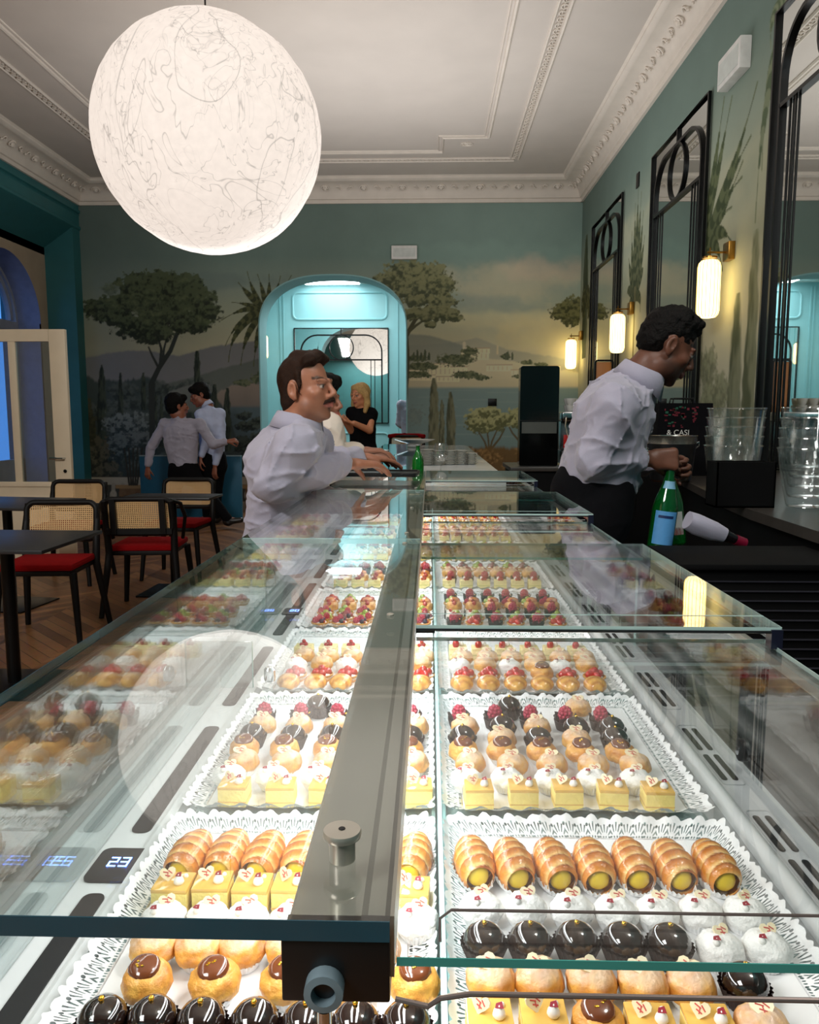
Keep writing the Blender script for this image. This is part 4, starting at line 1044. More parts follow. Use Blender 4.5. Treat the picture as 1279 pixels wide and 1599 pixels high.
reg('rasp', 'raspberry_chocolate_cup', [('chocolate_cup', m.mesh('chocolate_cup', choc_cup, 30)), ('raspberry', rb.mesh('raspberry', rasp_m, 180)), ('gold_pearl', MB().ball((.0115, -.005, .0185), .0022, 8, 6).mesh('gold_pearl', gold, 180))])
# cream horns: spiral of glazed dough with custard in the open end, in a fluted oval paper
def horn(seed):
    L_ = .056; NU, NV = 72, 22; m = MB()
    def rad(t):
        base = float(np.interp(t, [0, .06, .2, .45, .7, .88, 1], [.0112, .0136, .0156, .0166, .0150, .0118, .0086]))
        if t > .93: base *= math.sqrt(max(0.001, 1 - ((t - .93) / .07) ** 2))
        return base
    def P(u, v):
        t = u; a = 2 * math.pi * v
        ph = (t * 4.6 + v + seed * .3) % 1.0
        rr = rad(t) * (1 + .24 * (ph ** .7) * (1 - ph ** 6) - .05) * (1 + .03 * mnoise.noise(Vector((t * 6, math.cos(a), seed))))
        return Vector((rr * math.cos(a) * 1.02, -L_ / 2 + L_ * t, rr * math.sin(a)))
    m.T = Matrix.Translation((0, 0, .0172)) @ Euler((R(4), 0, 0)).to_matrix().to_4x4()
    m.grid(P, NU, NV)
    me = m.mesh('pastry_spiral', glazed, 60)
    D1, D2, D3 = lin((236, 150, 52)), lin((150, 66, 16)), lin((254, 214, 136))
    def col(c, n):
        t = (c[1] + L_ / 2) / L_; a = math.atan2(c[2] - .0172, c[0]) / (2 * math.pi)
        ph = (t * 4.6 + a + 1 + seed * .3) % 1.0
        k = mixc(D3, D1, ph * 3.2); k = mixc(k, D2, (ph - .3) * 1.0 + .55 * mnoise.noise(Vector(c) * 70) + .35 * n[2] - .1)
        return k
    colored(me, col)
    q = MB(); q.T = m.T; q.ball((0, -L_ / 2 + .0055, 0), (.0098, .0050, .0098), 16, 10, lambda d: 1 + .06 * mnoise.noise(d * 3 + Vector((seed, 1, 1))))
    cm = q.mesh('custard', custard, 180)
    q = MB(); k = 60; vs = []; fs = []
    for j, (e, z) in enumerate(((.86, .0004), (1.0, .004), (1.16, .0125))):
        for i in range(k):
            a = 2 * math.pi * i / k; w_ = e * (1 + (.05 * j / 2) * (1 if i % 2 else -1))
            vs.append((.0165 * w_ * math.cos(a), .031 * w_ * math.sin(a), z - (.003 if j == 2 and abs(math.sin(a)) > .8 else 0)))
    fs = [(j * k + i, j * k + (i + 1) % k, (j + 1) * k + (i + 1) % k, (j + 1) * k + i) for j in range(2) for i in range(k)] + [tuple(range(k))]
    q.add(vs, fs)
    return [('pastry_spiral', me), ('custard', cm), ('paper_case', q.mesh('paper_case', paper, 0))]
for s_ in range(3): reg('horn%d' % s_, 'cream_horn', horn(s_))
# ridged shell pastries
def shell(seed):
    m = MB()
    def f(q):
        a = math.atan2(q.x, q.y + 1.2); return 1 + .09 * abs(math.sin((q.y * 8 + abs(q.x) * 3) + seed)) - .03
    m.ball((0, 0, .010), (.0175, .021, .0115), 30, 18, f); me = m.mesh('shell', glazed, 70)
    D1, D2 = lin((244, 186, 96)), lin((190, 108, 40))
    return colored(me, lambda c, n: mixc(D1, D2, .25 + .9 * math.sin(c[1] * 420 + abs(c[0]) * 150 + seed) * .6))
for s_ in range(2): reg('shell%d' % s_, 'ridged_shell_pastry', [('shell', shell(s_ * 1.3)), paper_cup(.018, .006)])
def fruit(kind, bits, shellp=True):
    parts = [tart_shell()] if shellp else []
    for nm, mt, fn in bits:
        m = MB(); fn(m); parts.append((nm, m.mesh(nm, mt, 180)))
    parts.append(paper_cup(.0175, .008)); return parts
def wedges(m, n=4, z=.0115, r=.0085):
    for i in range(n):
        a = 2 * math.pi * i / n + .4
        m.T = Matrix.Translation((r * math.cos(a), r * math.sin(a), z)) @ Euler((R(20), 0, a)).to_matrix().to_4x4()
        m.ball((0, 0, .003), (.0078, .0062, .0082), 12, 8, lambda q: 1 - .25 * max(0, q.z))
    m.T = None
    m.ball((0, 0, z + .006), (.007, .0065, .008), 12, 8)
def balls(m, n, r, R_, z, top=True, sz=1):
    for i in range(n): a = 2 * math.pi * i / n + sz; m.ball((R_ * math.cos(a), R_ * math.sin(a), z), r, 9, 7)
    if top: m.ball((0, 0, z + r), r, 9, 7)
def rsp(m, pts):
    for (x, y, z) in pts:
        b = raspberry_mesh(.0068); m.add([(p[0] + x, p[1] + y, p[2] + z) for p in b.v], b.f)
reg('straw', 'strawberry_tartlet', fruit('straw', [('strawberries', straw_m, lambda m: wedges(m)), ('cream', cream_m, lambda m: m.ball((0, 0, .009), (.014, .014, .004), 14, 6))]))
reg('green', 'grape_tartlet', fruit('green', [('grapes', grape, lambda m: balls(m, 4, .0068, .0085, .0135)), ('raspberry', rasp_m, lambda m: rsp(m, [(.004, -.011, .0155)])), ('cream', cream_m, lambda m: m.ball((0, 0, .009), (.014, .014, .004), 14, 6))]))
reg('berry', 'mixed_berry_tartlet', fruit('berry', [('blueberries', blueb, lambda m: balls(m, 3, .0055, .0095, .0135, False)), ('raspberries', rasp_m, lambda m: rsp(m, [(0, 0, .018), (-.008, -.006, .0145)])), ('currants', currant, lambda m: balls(m, 4, .0032, .0125, .0125, False, .8)), ('cream', cream_m, lambda m: m.ball((0, 0, .009), (.014, .014, .004), 14, 6))]))
pk = choux_mesh(21, .15, .0175, .0135)
reg('peach', 'filled_choux_with_berries', [('choux', pk)] + fruit('peach', [('apricot_half', peach_m, lambda m: m.ball((0, .003, .026), (.0125, .0115, .0075), 16, 9)), ('berries', currant, lambda m: (balls(m, 3, .0038, .008, .028, False, 2.2), m.ball((0, -.012, .023), .0052, 9, 6)))], False))
reg('fig', 'fig_tartlet', fruit('fig', [('fig_slices', fig_m, lambda m: wedges(m, 3, .0115, .008)), ('blueberry', blueb, lambda m: m.ball((.006, -.009, .0155), .0052, 10, 7)), ('cream', cream_m, lambda m: m.ball((0, 0, .009), (.0145, .0145, .005), 14, 6))]))
m = MB(); m.box(-.0155, .0155, -.014, .014, 0, .021, .001); m.mi = 1; m.box(-.0157, .0157, -.0142, .0142, .0085, .0105)
def scube(top, mt): 
    q = MB(); top(q); return q.mesh('fruit', mt, 180)
reg('scube', 'strawberry_cream_square', [('body', m.mesh('body', [mat('vanilla_sponge', (244, 226, 160), .7, var=.05, vs=120), mat('pistachio_layer', (196, 196, 110), .6)], 40)), dot((.006, .004, .021), .005, False), ('strawberry', scube(lambda q: q.ball((-.004, -.004, .027), (.0062, .0055, .0095), 12, 9, lambda d: 1 - .3 * max(0, d.z)), straw_m))])
reg('ccube', 'currant_cream_square', [('body', PROTO['scube'][1][0][1]), dot((-.005, .004, .021), .0045, False), ('currants', scube(lambda q: (q.ball((.004, -.004, .0245), .0042, 9, 7), q.ball((-.003, -.006, .0240), .0038, 9, 7), q.ball((.001, -.005, .030), .0036, 9, 7)), currant))])
m = MB(); m.box(-.0175, .0175, -.0165, .0165, 0, .013, .003)
reg('mousse', 'white_mousse_square', [('body', m.mesh('body', mat('white_mousse', (250, 248, 240), .25, coat=.5, var=.02), 60)), ('leaf', scube(lambda q: q.ball((.002, 0, .014), (.004, .008, .0012), 10, 6), mat('pale_leaf', (206, 210, 140), .4))), ('currant', scube(lambda q: q.ball((-.006, -.004, .0165), .0038, 9, 7), currant)), ('chocolate_wafer', MB().box(-.019, -.0176, -.0165, .0165, 0, .0185).mesh('chocolate_wafer', choc_cup, 0))])
DESC = {'iced': 'golden choux bun with milk chocolate icing', 'sugar': 'sugar-dusted choux bun with chocolate heart', 'puff': 'white sugared cake with pale heart', 'cube': 'lemon cream square with cream dot', 'dome': 'dark chocolate dome with gold pearl', 'rasp': 'chocolate cup with raspberry', 'horn': 'glazed cream horn with custard', 'shell': 'golden ridged shell pastry', 'straw': 'tartlet of red strawberries', 'green': 'tartlet of green grapes', 'berry': 'tartlet of mixed berries', 'peach': 'choux bun with apricot and berries', 'fig': 'fig tartlet', 'scube': 'cream square with strawberry', 'ccube': 'cream square with red currants', 'mousse': 'white mousse square'}
ORD = ['first', 'second', 'third', 'fourth', 'fifth', 'sixth', 'seventh', 'eighth', 'ninth', 'tenth']
GRP = {'iced': 'iced choux buns', 'sugar': 'sugar-dusted choux buns', 'puff': 'white sugared cakes', 'cube': 'lemon cream squares', 'dome': 'chocolate domes', 'rasp': 'raspberry chocolate cups', 'horn': 'cream horns', 'shell': 'ridged shell pastries', 'straw': 'strawberry tartlets', 'green': 'grape tartlets', 'berry': 'berry tartlets', 'peach': 'choux buns with apricot', 'fig': 'fig tartlets', 'scube': 'strawberry cream squares', 'ccube': 'currant cream squares', 'mousse': 'white mousse squares'}
ONE = {}
def merged(k):
    if k not in ONE:
        name, parts = PROTO[k]; b = bmesh.new(); mats = []; first = True
        src = []
        for pn, me in parts:
            idx = []
            for mt in me.materials:
                if mt not in mats: mats.append(mt)
                idx.append(mats.index(mt))
            n0 = len(b.faces); b.from_mesh(me); b.faces.ensure_lookup_table()
            for f in b.faces[n0:]: f.material_index = idx[min(f.material_index, len(idx) - 1)]
        me = bpy.data.meshes.new(name); b.to_mesh(me); b.free()
        for mt in mats: me.materials.append(mt)
        ONE[k] = me
    return ONE[k]
def put(k, x, y, z, rz, label, far):
    base = k; kk = k
    if k + '0' in PROTO: kk = k + str(rp.randrange(sum(1 for q in PROTO if q[:-1] == k)))
    name, parts = PROTO[kk]
    if far:
        o = link(name, merged(kk)); o.location = (x, y, z); o.rotation_euler = (0, 0, rz); tag(o, label, 'pastry', GRP[base]); return
    t = thing(name, label, 'pastry', (x, y, z), rz, GRP[base])
    for pn, me in parts: link(pn, me, t)
# lace paper
def lace_mat():
    m = bpy.data.materials.new('lace_paper'); m.use_nodes = True
    nt = m.node_tree; N = nt.nodes; L = nt.links; b = N['Principled BSDF']
    b.inputs['Base Color'].default_value = (.9, .9, .9, 1); b.inputs['Roughness'].default_value = .8
    uv = N.new('ShaderNodeUVMap'); sx = N.new('ShaderNodeSeparateXYZ'); L.new(uv.outputs[0], sx.inputs[0])
    def M(op, a, b_=None):
        n = N.new('ShaderNodeMath'); n.operation = op
        for i, x in enumerate((a, b_)):
            if x is None: continue
            if isinstance(x, (int, float)): n.inputs[i].default_value = x
            else: L.new(x, n.inputs[i])
        return n.outputs[0]
    U, V = sx.outputs[0], sx.outputs[1]
    fx = M('SUBTRACT', M('FRACT', U), .5); rr = M('SQRT', M('ADD', M('MULTIPLY', fx, fx), M('MULTIPLY', V, V)))
    an = M('ARCTAN2', fx, V); fan = M('LESS_THAN', M('FRACT', M('ADD', M('MULTIPLY', an, 2.3), .27)), .40)
    ring = M('MULTIPLY', M('GREATER_THAN', rr, .40), M('LESS_THAN', rr, .74))
    h1 = M('MULTIPLY', fan, ring)
    f2 = M('SUBTRACT', M('FRACT', M('MULTIPLY', U, 4)), .5); v2 = M('MULTIPLY', M('SUBTRACT', V, .14), 4.5)
    h2 = M('LESS_THAN', M('ADD', M('MULTIPLY', f2, f2), M('MULTIPLY', v2, v2)), .07)
    f3 = M('SUBTRACT', M('FRACT', M('ADD', U, .5)), .5); v3 = M('MULTIPLY', M('SUBTRACT', V, .66), 1.6)
    h3 = M('LESS_THAN', M('ADD', M('MULTIPLY', f3, f3), M('MULTIPLY', v3, v3)), .012)
    al = M('SUBTRACT', 1.0, M('MINIMUM', M('ADD', M('ADD', h1, h2), h3), 1.0))
    L.new(al, b.inputs['Alpha']); return m
LACE = lace_mat()
def doily_mesh(x0, x1, y0, y1, seed):
    """flat sheet and an upturned scalloped lace border"""
    per = .0125; I = .018; O = .006; cr = .012
    ring = []                                     # inner outline with rounded corners
    def side(a, b, n): return [(a[0] + (b[0] - a[0]) * i / n, a[1] + (b[1] - a[1]) * i / n) for i in range(n)]
    def loop(ins, r):
        X0, X1, Y0_, Y1_ = x0 + ins, x1 - ins, y0 + ins, y1 - ins
        out = []; nx, ny, nc = 84, 112, 8
        for (cx, cy, a0, p, q, n) in ((X1 - r, Y0_ + r, -90, (X0 + r, Y0_), (X1 - r, Y0_), nx), (X1 - r, Y1_ - r, 0, (X1, Y0_ + r), (X1, Y1_ - r), ny), (X0 + r, Y1_ - r, 90, (X1 - r, Y1_), (X0 + r, Y1_), nx), (X0 + r, Y0_ + r, 180, (X0, Y1_ - r), (X0, Y0_ + r), ny)):
            out += side(p, q, n)
            out += [(cx + r * math.cos(R(a0 + 90 * i / nc)), cy + r * math.sin(R(a0 + 90 * i / nc))) for i in range(nc)]
        return out
    A, B = loop(I, .004), loop(-O, .010); n = len(A); s_ = [0.]
    for i in range(1, n): s_.append(s_[-1] + math.hypot(B[i][0] - B[i - 1][0], B[i][1] - B[i - 1][1]))
    tot = s_[-1] + .003; k = round(tot / per); U = [x / tot * k for x in s_]
    vs = []; uvs = []; NV = 6
    for j in range(NV + 1):
        v = j / NV
        for i in range(n):
            sc = abs(math.sin(math.pi * U[i])) ** .6
            w_ = v * (.84 + .16 * sc) if j == NV else v * .84
            x = A[i][0] + (B[i][0] - A[i][0]) * w_; y = A[i][1] + (B[i][1] - A[i][1]) * w_
            z = .0015 + .013 * w_ ** 1.6 + .0022 * w_ * math.sin(U[i] * math.pi * .9 + seed) + .002 * w_ * mnoise.noise(Vector((x * 30, y * 30, seed)))
            vs.append((x, y, z)); uvs.append((U[i], w_))
    fs = [(j * n + i, j * n + (i + 1) % n, (j + 1) * n + (i + 1) % n, (j + 1) * n + i) for j in range(NV) for i in range(n)]
    fs.append(tuple(range(n)))
    me = bpy.data.meshes.new('lace_doily'); me.from_pydata(vs, [], fs); uvl = me.uv_layers.new(name='UVMap')
    for p in me.polygons:
        big = len(p.vertices) > 4
        wrap = (not big) and max(p.vertices) - min(p.vertices) > 0 and any(v % n == n - 1 for v in p.vertices) and any(v % n == 0 for v in p.vertices)
        for li, v in zip(p.loop_indices, p.vertices):
            u_, v_ = uvs[v]
            if big: uvl.data[li].uv = (.0, 0.0)
            else: uvl.data[li].uv = (k if wrap and v % n == 0 else u_, v_)
        p.use_smooth = not big
    me.materials.append(LACE); return me
glass_tray = glass_mat('tray_glass', (.93, .98, .97), .05)
TRX = {'guest': (-.263, .001), 'service': (.020, .300)}
dm = {(c, s_): doily_mesh(a, b, 0, .338, s_) for c, (a, b) in TRX.items() for s_ in (0, 1)}
FR = [.437 + .363 * i for i in range(8)]
tm = {}
for c, (a, b) in TRX.items():
    tm[c] = [MB().box(a, b, 0, .345, 0, .0035, .0008).mesh('tray_plate', glass_tray, 0), MB().box(a + .002, b - .002, -.0008, 0, 0, .0035).mesh('glass_edge', edge_l, 0)]
for i, fy_ in enumerate(FR):
    for c, side_ in (('guest', 'guest'), ('service', 'service')):
        wh = '%s from the front edge on the %s side' % (ORD[i], side_)
        t = thing('glass_tray', 'clear glass pastry tray, ' + wh, 'tray', (0, fy_, ZT - .0015), 0, 'glass trays in the case')
        for nm, me in zip(('tray_plate', 'glass_edge'), tm[c]): link(nm, me, t)
        o = link('lace_doily', dm[(c, i % 2)]); o.location = (0, fy_ + .003, ZT + .0012)
        tag(o, 'white paper lace doily on the %s %s side tray' % (ORD[i], side_), 'doily', 'lace doilies')
ZP = ZT + .0032
XG7 = [-.223 + .0350 * i for i in range(7)]; XS7 = [.042 + .0366 * i for i in range(7)]
XG5 = [-.216 + .051 * i for i in range(5)]; XS5 = [.056 + .0485 * i for i in range(5)]
XG6 = [-.222 + .0415 * i for i in range(6)]; XS6 = [.050 + .042 * i for i in range(6)]
LAY = []     # tray, side, y, xs, kinds, x jitter
def row(tr, side, y, xs, ks, dx=0): LAY.append((tr, side, y, [x + dx for x in xs], ks))
row(0, 'service', .687, XS7, ['horn']); row(0, 'service', .621, XS7, ['puff'], .004)
row(0, 'service', .577, XS7[:5], ['dome'], .001); row(0, 'service', .577, XS7[5:], ['puff'], .004)
row(0, 'service', .535, XS7[:6], ['sugar', 'sugar', 'sugar', 'sugar', 'sugar', 'dome'], .004)
row(0, 'service', .493, XS7[:6], ['cube', 'cube', 'iced', 'cube', 'cube', 'sugar'], -.0); row(0, 'service', .462, XS7[:6], ['iced', 'iced', 'cube', 'iced', 'iced', 'cube'], .016)
row(0, 'guest', .693, XG7, ['horn']); row(0, 'guest', .64, XG7, ['cube'], -.001); row(0, 'guest', .602, XG7, ['puff'], .004)
row(0, 'guest', .565, XG7[:6], ['sugar'], .008); row(0, 'guest', .528, [-.212, -.160, -.108, -.058, -.014], ['iced'], .004); row(0, 'guest', .487, XG7, ['dome'], -.001); row(0, 'guest', .456, XG7[:6], ['sugar', 'cube'], .008)
for s_, X5 in (('guest', XG5), ('service', XS5)):
    row(1, s_, .829, X5, ['cube'], 0); row(1, s_, .862, X5, ['puff'], -.016 if s_ == 'guest' else -.014)
    row(1, s_, .898, X5, ['sugar'], -.006); row(1, s_, .934, X5, ['iced'], -.014)
    row(1, s_, .972, X5, ['dome', 'sugar', 'dome', 'sugar', 'dome'] if s_ == 'service' else ['dome'], -.012)
    row(1, s_, 1.008, X5, ['sugar', 'dome', 'sugar', 'dome', 'dome'] if s_ == 'service' else ['sugar'], -.008)
    row(1, s_, 1.046, X5, ['rasp'], -.014); row(1, s_, 1.082, X5[1:4:2], ['dome', 'sugar'], .008)
for s_, X6 in (('guest', XG6), ('service', XS6)):
    row(2, s_, 1.198, X6, ['shell']); row(2, s_, 1.236, X6, ['straw'] if s_ == 'guest' else ['straw', 'straw', 'straw', 'iced', 'straw', 'straw'], .006)
    row(2, s_, 1.275, X6, ['puff', 'sugar']); row(2, s_, 1.315, X6, ['sugar'], .006); row(2, s_, 1.36, X6, ['ccube'] if s_ == 'guest' else ['scube'])
row(3, 'guest', 1.562, XG6, ['berry']); row(3, 'guest', 1.60, XG6, ['green', 'fig'], .006); row(3, 'guest', 1.64, XG6, ['berry', 'green']); row(3, 'guest', 1.68, XG6, ['peach'], .006); row(3, 'guest', 1.745, XG6, ['straw', 'green'])
row(3, 'service', 1.562, XS6, ['rasp', 'straw']); row(3, 'service', 1.60, XS6, ['green'], .006); row(3, 'service', 1.645, XS6, ['mousse', 'mousse', 'rasp', 'rasp', 'rasp', 'rasp']); row(3, 'service', 1.69, XS6, ['peach'], .006); row(3, 'service', 1.73, XS6, ['green', 'berry']); row(3, 'service', 1.78, XS6, ['rasp'])
far_rows = [['ccube', 'ccube'], ['peach'], ['green', 'fig'], ['rasp'], ['berry', 'straw'], ['cube'], ['sugar'], ['fig', 'green'], ['berry'], ['straw']]
for tr in range(4, 8):
    for j in range(5):
        for s_, X6 in (('guest', XG6), ('service', XS6)):
            row(tr, s_, FR[tr] + .045 + .055 * j, X6, far_rows[(tr * 5 + j * (1 if s_ == 'guest' else 3)) % 10], .006 * (j % 2))
cnt = {}
for tr, side, y, xs, ks in LAY:
    rk = (tr, side); cnt[rk] = cnt.get(rk, []); cnt[rk].append(y)
rows_ = {k: sorted(set(v)) for k, v in cnt.items()}
pos = {}
for tr, side, y, xs, ks in LAY:
    r_ = rows_[(tr, side)].index(y)
    for i, x in enumerate(xs):
        k = ks[i % len(ks)]; n_ = pos[(tr, side, r_)] = pos.get((tr, side, r_), 0) + 1
        lab = '%s, %s in row %s of %s %s tray' % (DESC[k], ORD[n_ - 1], ORD[r_], ORD[tr], side)
        jx, jy, jr = rp.uniform(-.0015, .0015), rp.uniform(-.002, .002), rp.uniform(-.25, .25) if k not in ('cube', 'scube', 'ccube', 'mousse', 'horn') else rp.uniform(-.06, .06)
        if k == 'horn': jr += (.10 if side == 'service' else -.16); jr += rp.uniform(-.05, .05)
        put(k, x + jx, y + jy, ZP, jr, lab, tr >= 4)
# ================================================================== PEOPLE
def vn3(p, seed=0):
    ix = np.floor(p).astype(np.int64); f = p - ix; f = f * f * (3 - 2 * f)
    def h(a, b, c):
        k = (a * 374761393 + b * 668265263 + c * 2147483647 + seed * 974634777) & 0x7fffffff
        k = ((k ^ (k >> 13)) * 1274126177) & 0x7fffffff
        return (((k ^ (k >> 16)) & 0xffff) / 65535.).astype(np.float32)
    x, y, z = ix[..., 0], ix[..., 1], ix[..., 2]; r = 0
    for i in (0, 1):
        for j in (0, 1):
            for k in (0, 1):
                r = r + h(x + i, y + j, z + k) * (f[..., 0] if i else 1 - f[..., 0]) * (f[..., 1] if j else 1 - f[..., 1]) * (f[..., 2] if k else 1 - f[..., 2])
    return r
class SDF:
    """smooth union of limbs, sampled on a grid and meshed with surface nets"""
    def __init__(s, h): s.h = h; s.ops = []
    def cap(s, a, b, ra, rb=None, k=.02, sub=False, fl=None): s.ops.append(('c', np.array(a, float), np.array(b, float), ra, ra if rb is None else rb, k, sub, fl)); return s
    def ell(s, c, r, M=None, k=.02, sub=False): s.ops.append(('e', np.array(c, float), np.array(r, float), np.eye(3) if M is None else np.array(M), 0, k, sub, None)); return s
    def chain(s, pts, rs, k=.02):
        for i in range(len(pts) - 1): s.cap(pts[i], pts[i + 1], rs[i], rs[i + 1], k)
        return s
    def mesh(s, name, mats, fold=None, cut=None, smooth=1):
        h = s.h; lo = np.full(3, 1e9); hi = -lo
        for o in s.ops:
            if o[6]: continue
            if o[0] == 'c': r = max(o[3], o[4]); lo = np.minimum(lo, np.minimum(o[1], o[2]) - r); hi = np.maximum(hi, np.maximum(o[1], o[2]) + r)
            else: r = o[2].max(); lo = np.minimum(lo, o[1] - r); hi = np.maximum(hi, o[1] + r)
        lo -= 4 * h + .012; hi += 4 * h + .012
        n = np.ceil((hi - lo) / h).astype(int) + 1
        D = np.full(n, .08, np.float32)
        for o in s.ops:
            k = o[5]
            if o[0] == 'c': r = max(o[3], o[4]) + k + .05; a = np.minimum(o[1], o[2]) - r; b = np.maximum(o[1], o[2]) + r
            else: r = o[2].max() + k + .05; a = o[1] - r; b = o[1] + r
            i0 = np.clip(((a - lo) / h).astype(int), 0, n - 1); i1 = np.clip(((b - lo) / h).astype(int) + 1, 1, n)
            X = [(lo[j] + h * np.arange(i0[j], i1[j])).astype(np.float32) for j in range(3)]
            P = np.stack(np.meshgrid(*X, indexing='ij'), -1)
            if o[0] == 'c':
                ba = (o[2] - o[1]).astype(np.float32); L = max(float(ba @ ba), 1e-9); pa = P - o[1].astype(np.float32)
                t = np.clip(pa @ ba / L, 0, 1); d = pa - t[..., None] * ba
                if o[7] is not None:           # flattened limb: (axis, factor)
                    ax = np.array(o[7][0], np.float32); q = d @ ax; d = d + (q * (1 / o[7][1] - 1))[..., None] * ax
                d = np.sqrt((d ** 2).sum(-1)) - (o[3] + (o[4] - o[3]) * t)
            else:
                q = ((P - o[1].astype(np.float32)) @ o[3].astype(np.float32)) ; r_ = o[2].astype(np.float32)
                k0 = np.sqrt(((q / r_) ** 2).sum(-1)); k1 = np.sqrt(((q / r_ ** 2) ** 2).sum(-1)) + 1e-9
                d = k0 * (k0 - 1) / k1
            S_ = (slice(i0[0], i1[0]), slice(i0[1], i1[1]), slice(i0[2], i1[2])); E = D[S_]
            if o[6]:
                d = -d; hh = np.clip(.5 - .5 * (E - d) / k, 0, 1); D[S_] = E * (1 - hh) + d * hh + k * hh * (1 - hh)
            else:
                hh = np.clip(.5 + .5 * (E - d) / k, 0, 1); D[S_] = E * (1 - hh) + d * hh - k * hh * (1 - hh)
        if cut is not None or fold is not None:
            band = np.abs(D) < .045
            idx = np.nonzero(band); P = lo + h * np.stack(idx, -1); d = D[idx]
            if fold is not None: d = d + fold(P).astype(np.float32)
            if cut is not None:
                for (o_, nrm) in cut: d = np.maximum(d, ((P - np.array(o_)) @ np.array(nrm)).astype(np.float32))
            D[idx] = d
        ins = D < 0
        c = [ins[i:n[0] - 1 + i, j:n[1] - 1 + j, k:n[2] - 1 + k] for i in (0, 1) for j in (0, 1) for k in (0, 1)]
        cnt = sum(x.astype(np.int8) for x in c); act = (cnt > 0) & (cnt < 8)
        ci = np.nonzero(act); vid = -np.ones(act.shape, np.int64); vid[ci] = np.arange(len(ci[0]))
        acc = np.zeros((len(ci[0]), 3)); w_ = np.zeros(len(ci[0]))
        base = np.stack(ci, -1)
        for ax in range(3):
            o1, o2 = [a for a in range(3) if a != ax]
            for u in (0, 1):
                for v in (0, 1):
                    p = base.copy(); p[:, o1] += u; p[:, o2] += v; q = p.copy(); q[:, ax] += 1
                    a, b = D[tuple(p.T)], D[tuple(q.T)]; m = (a < 0) != (b < 0)
                    t = np.where(m, a / np.where(m, a - b, 1), 0)
                    pos_ = p.astype(float); pos_[:, ax] += t
                    acc[m] += pos_[m]; w_[m] += 1
        V = lo + h * acc / w_[:, None]
        F_ = []
        for ax in range(3):
            o1, o2 = [(1, 2), (2, 0), (0, 1)][ax]
            sl = [slice(1, n[i] - 1) for i in range(3)]; sl[ax] = slice(0, n[ax] - 1)
            sl2 = list(sl); sl2[ax] = slice(1, n[ax])
            A, B = ins[tuple(sl)], ins[tuple(sl2)]; e = np.nonzero(A != B)
            p = np.stack(e, -1); off = np.array([1, 1, 1]); off[ax] = 0; p = p + off
            fl_ = A[e]
            def vv(d1, d2):
                q = p.copy(); q[:, o1] += d1; q[:, o2] += d2; return vid[tuple(q.T)]
            Q = np.stack([vv(-1, -1), vv(0, -1), vv(0, 0), vv(-1, 0)], 1)
            Q[~fl_] = Q[~fl_][:, ::-1]; F_.append(Q)
        Q = np.concatenate(F_); Q = Q[(Q >= 0).all(1)]
        for _ in range(smooth):                         # light laplacian smoothing
            ac = np.zeros_like(V); w2 = np.zeros(len(V))
            for a, b in ((0, 1), (1, 2), (2, 3), (3, 0)):
                np.add.at(ac, Q[:, a], V[Q[:, b]]); np.add.at(ac, Q[:, b], V[Q[:, a]]); np.add.at(w2, Q[:, a], 1); np.add.at(w2, Q[:, b], 1)
            V = V * .45 + .55 * ac / np.maximum(w2, 1)[:, None]
        me = bpy.data.meshes.new(name)
        me.vertices.add(len(V)); me.vertices.foreach_set('co', V.ravel())
        me.loops.add(Q.size); me.loops.foreach_set('vertex_index', Q.ravel().astype(np.int32))
        me.polygons.add(len(Q)); me.polygons.foreach_set('loop_start', np.arange(0, Q.size, 4, dtype=np.int32))
        me.update(calc_edges=True); me.validate(); me.shade_smooth()
        for m in (mats if isinstance(mats, (list, tuple)) else [mats]): me.materials.append(m)
        s.V = V; return me
def unit(v): v = np.array(v, float); return v / np.linalg.norm(v)
def frame(fwd, up):
    f = unit(fwd); r = unit(np.cross(f, up)); u = np.cross(r, f); return np.stack([r, f, u])      # rows: right, forward, up
def vcol(me, V, fn):
    col = np.ones((len(V), 4), np.float32); col[:, :3] = fn(V); a = me.color_attributes.new('Col', 'FLOAT_COLOR', 'POINT'); a.data.foreach_set('color', col.ravel())

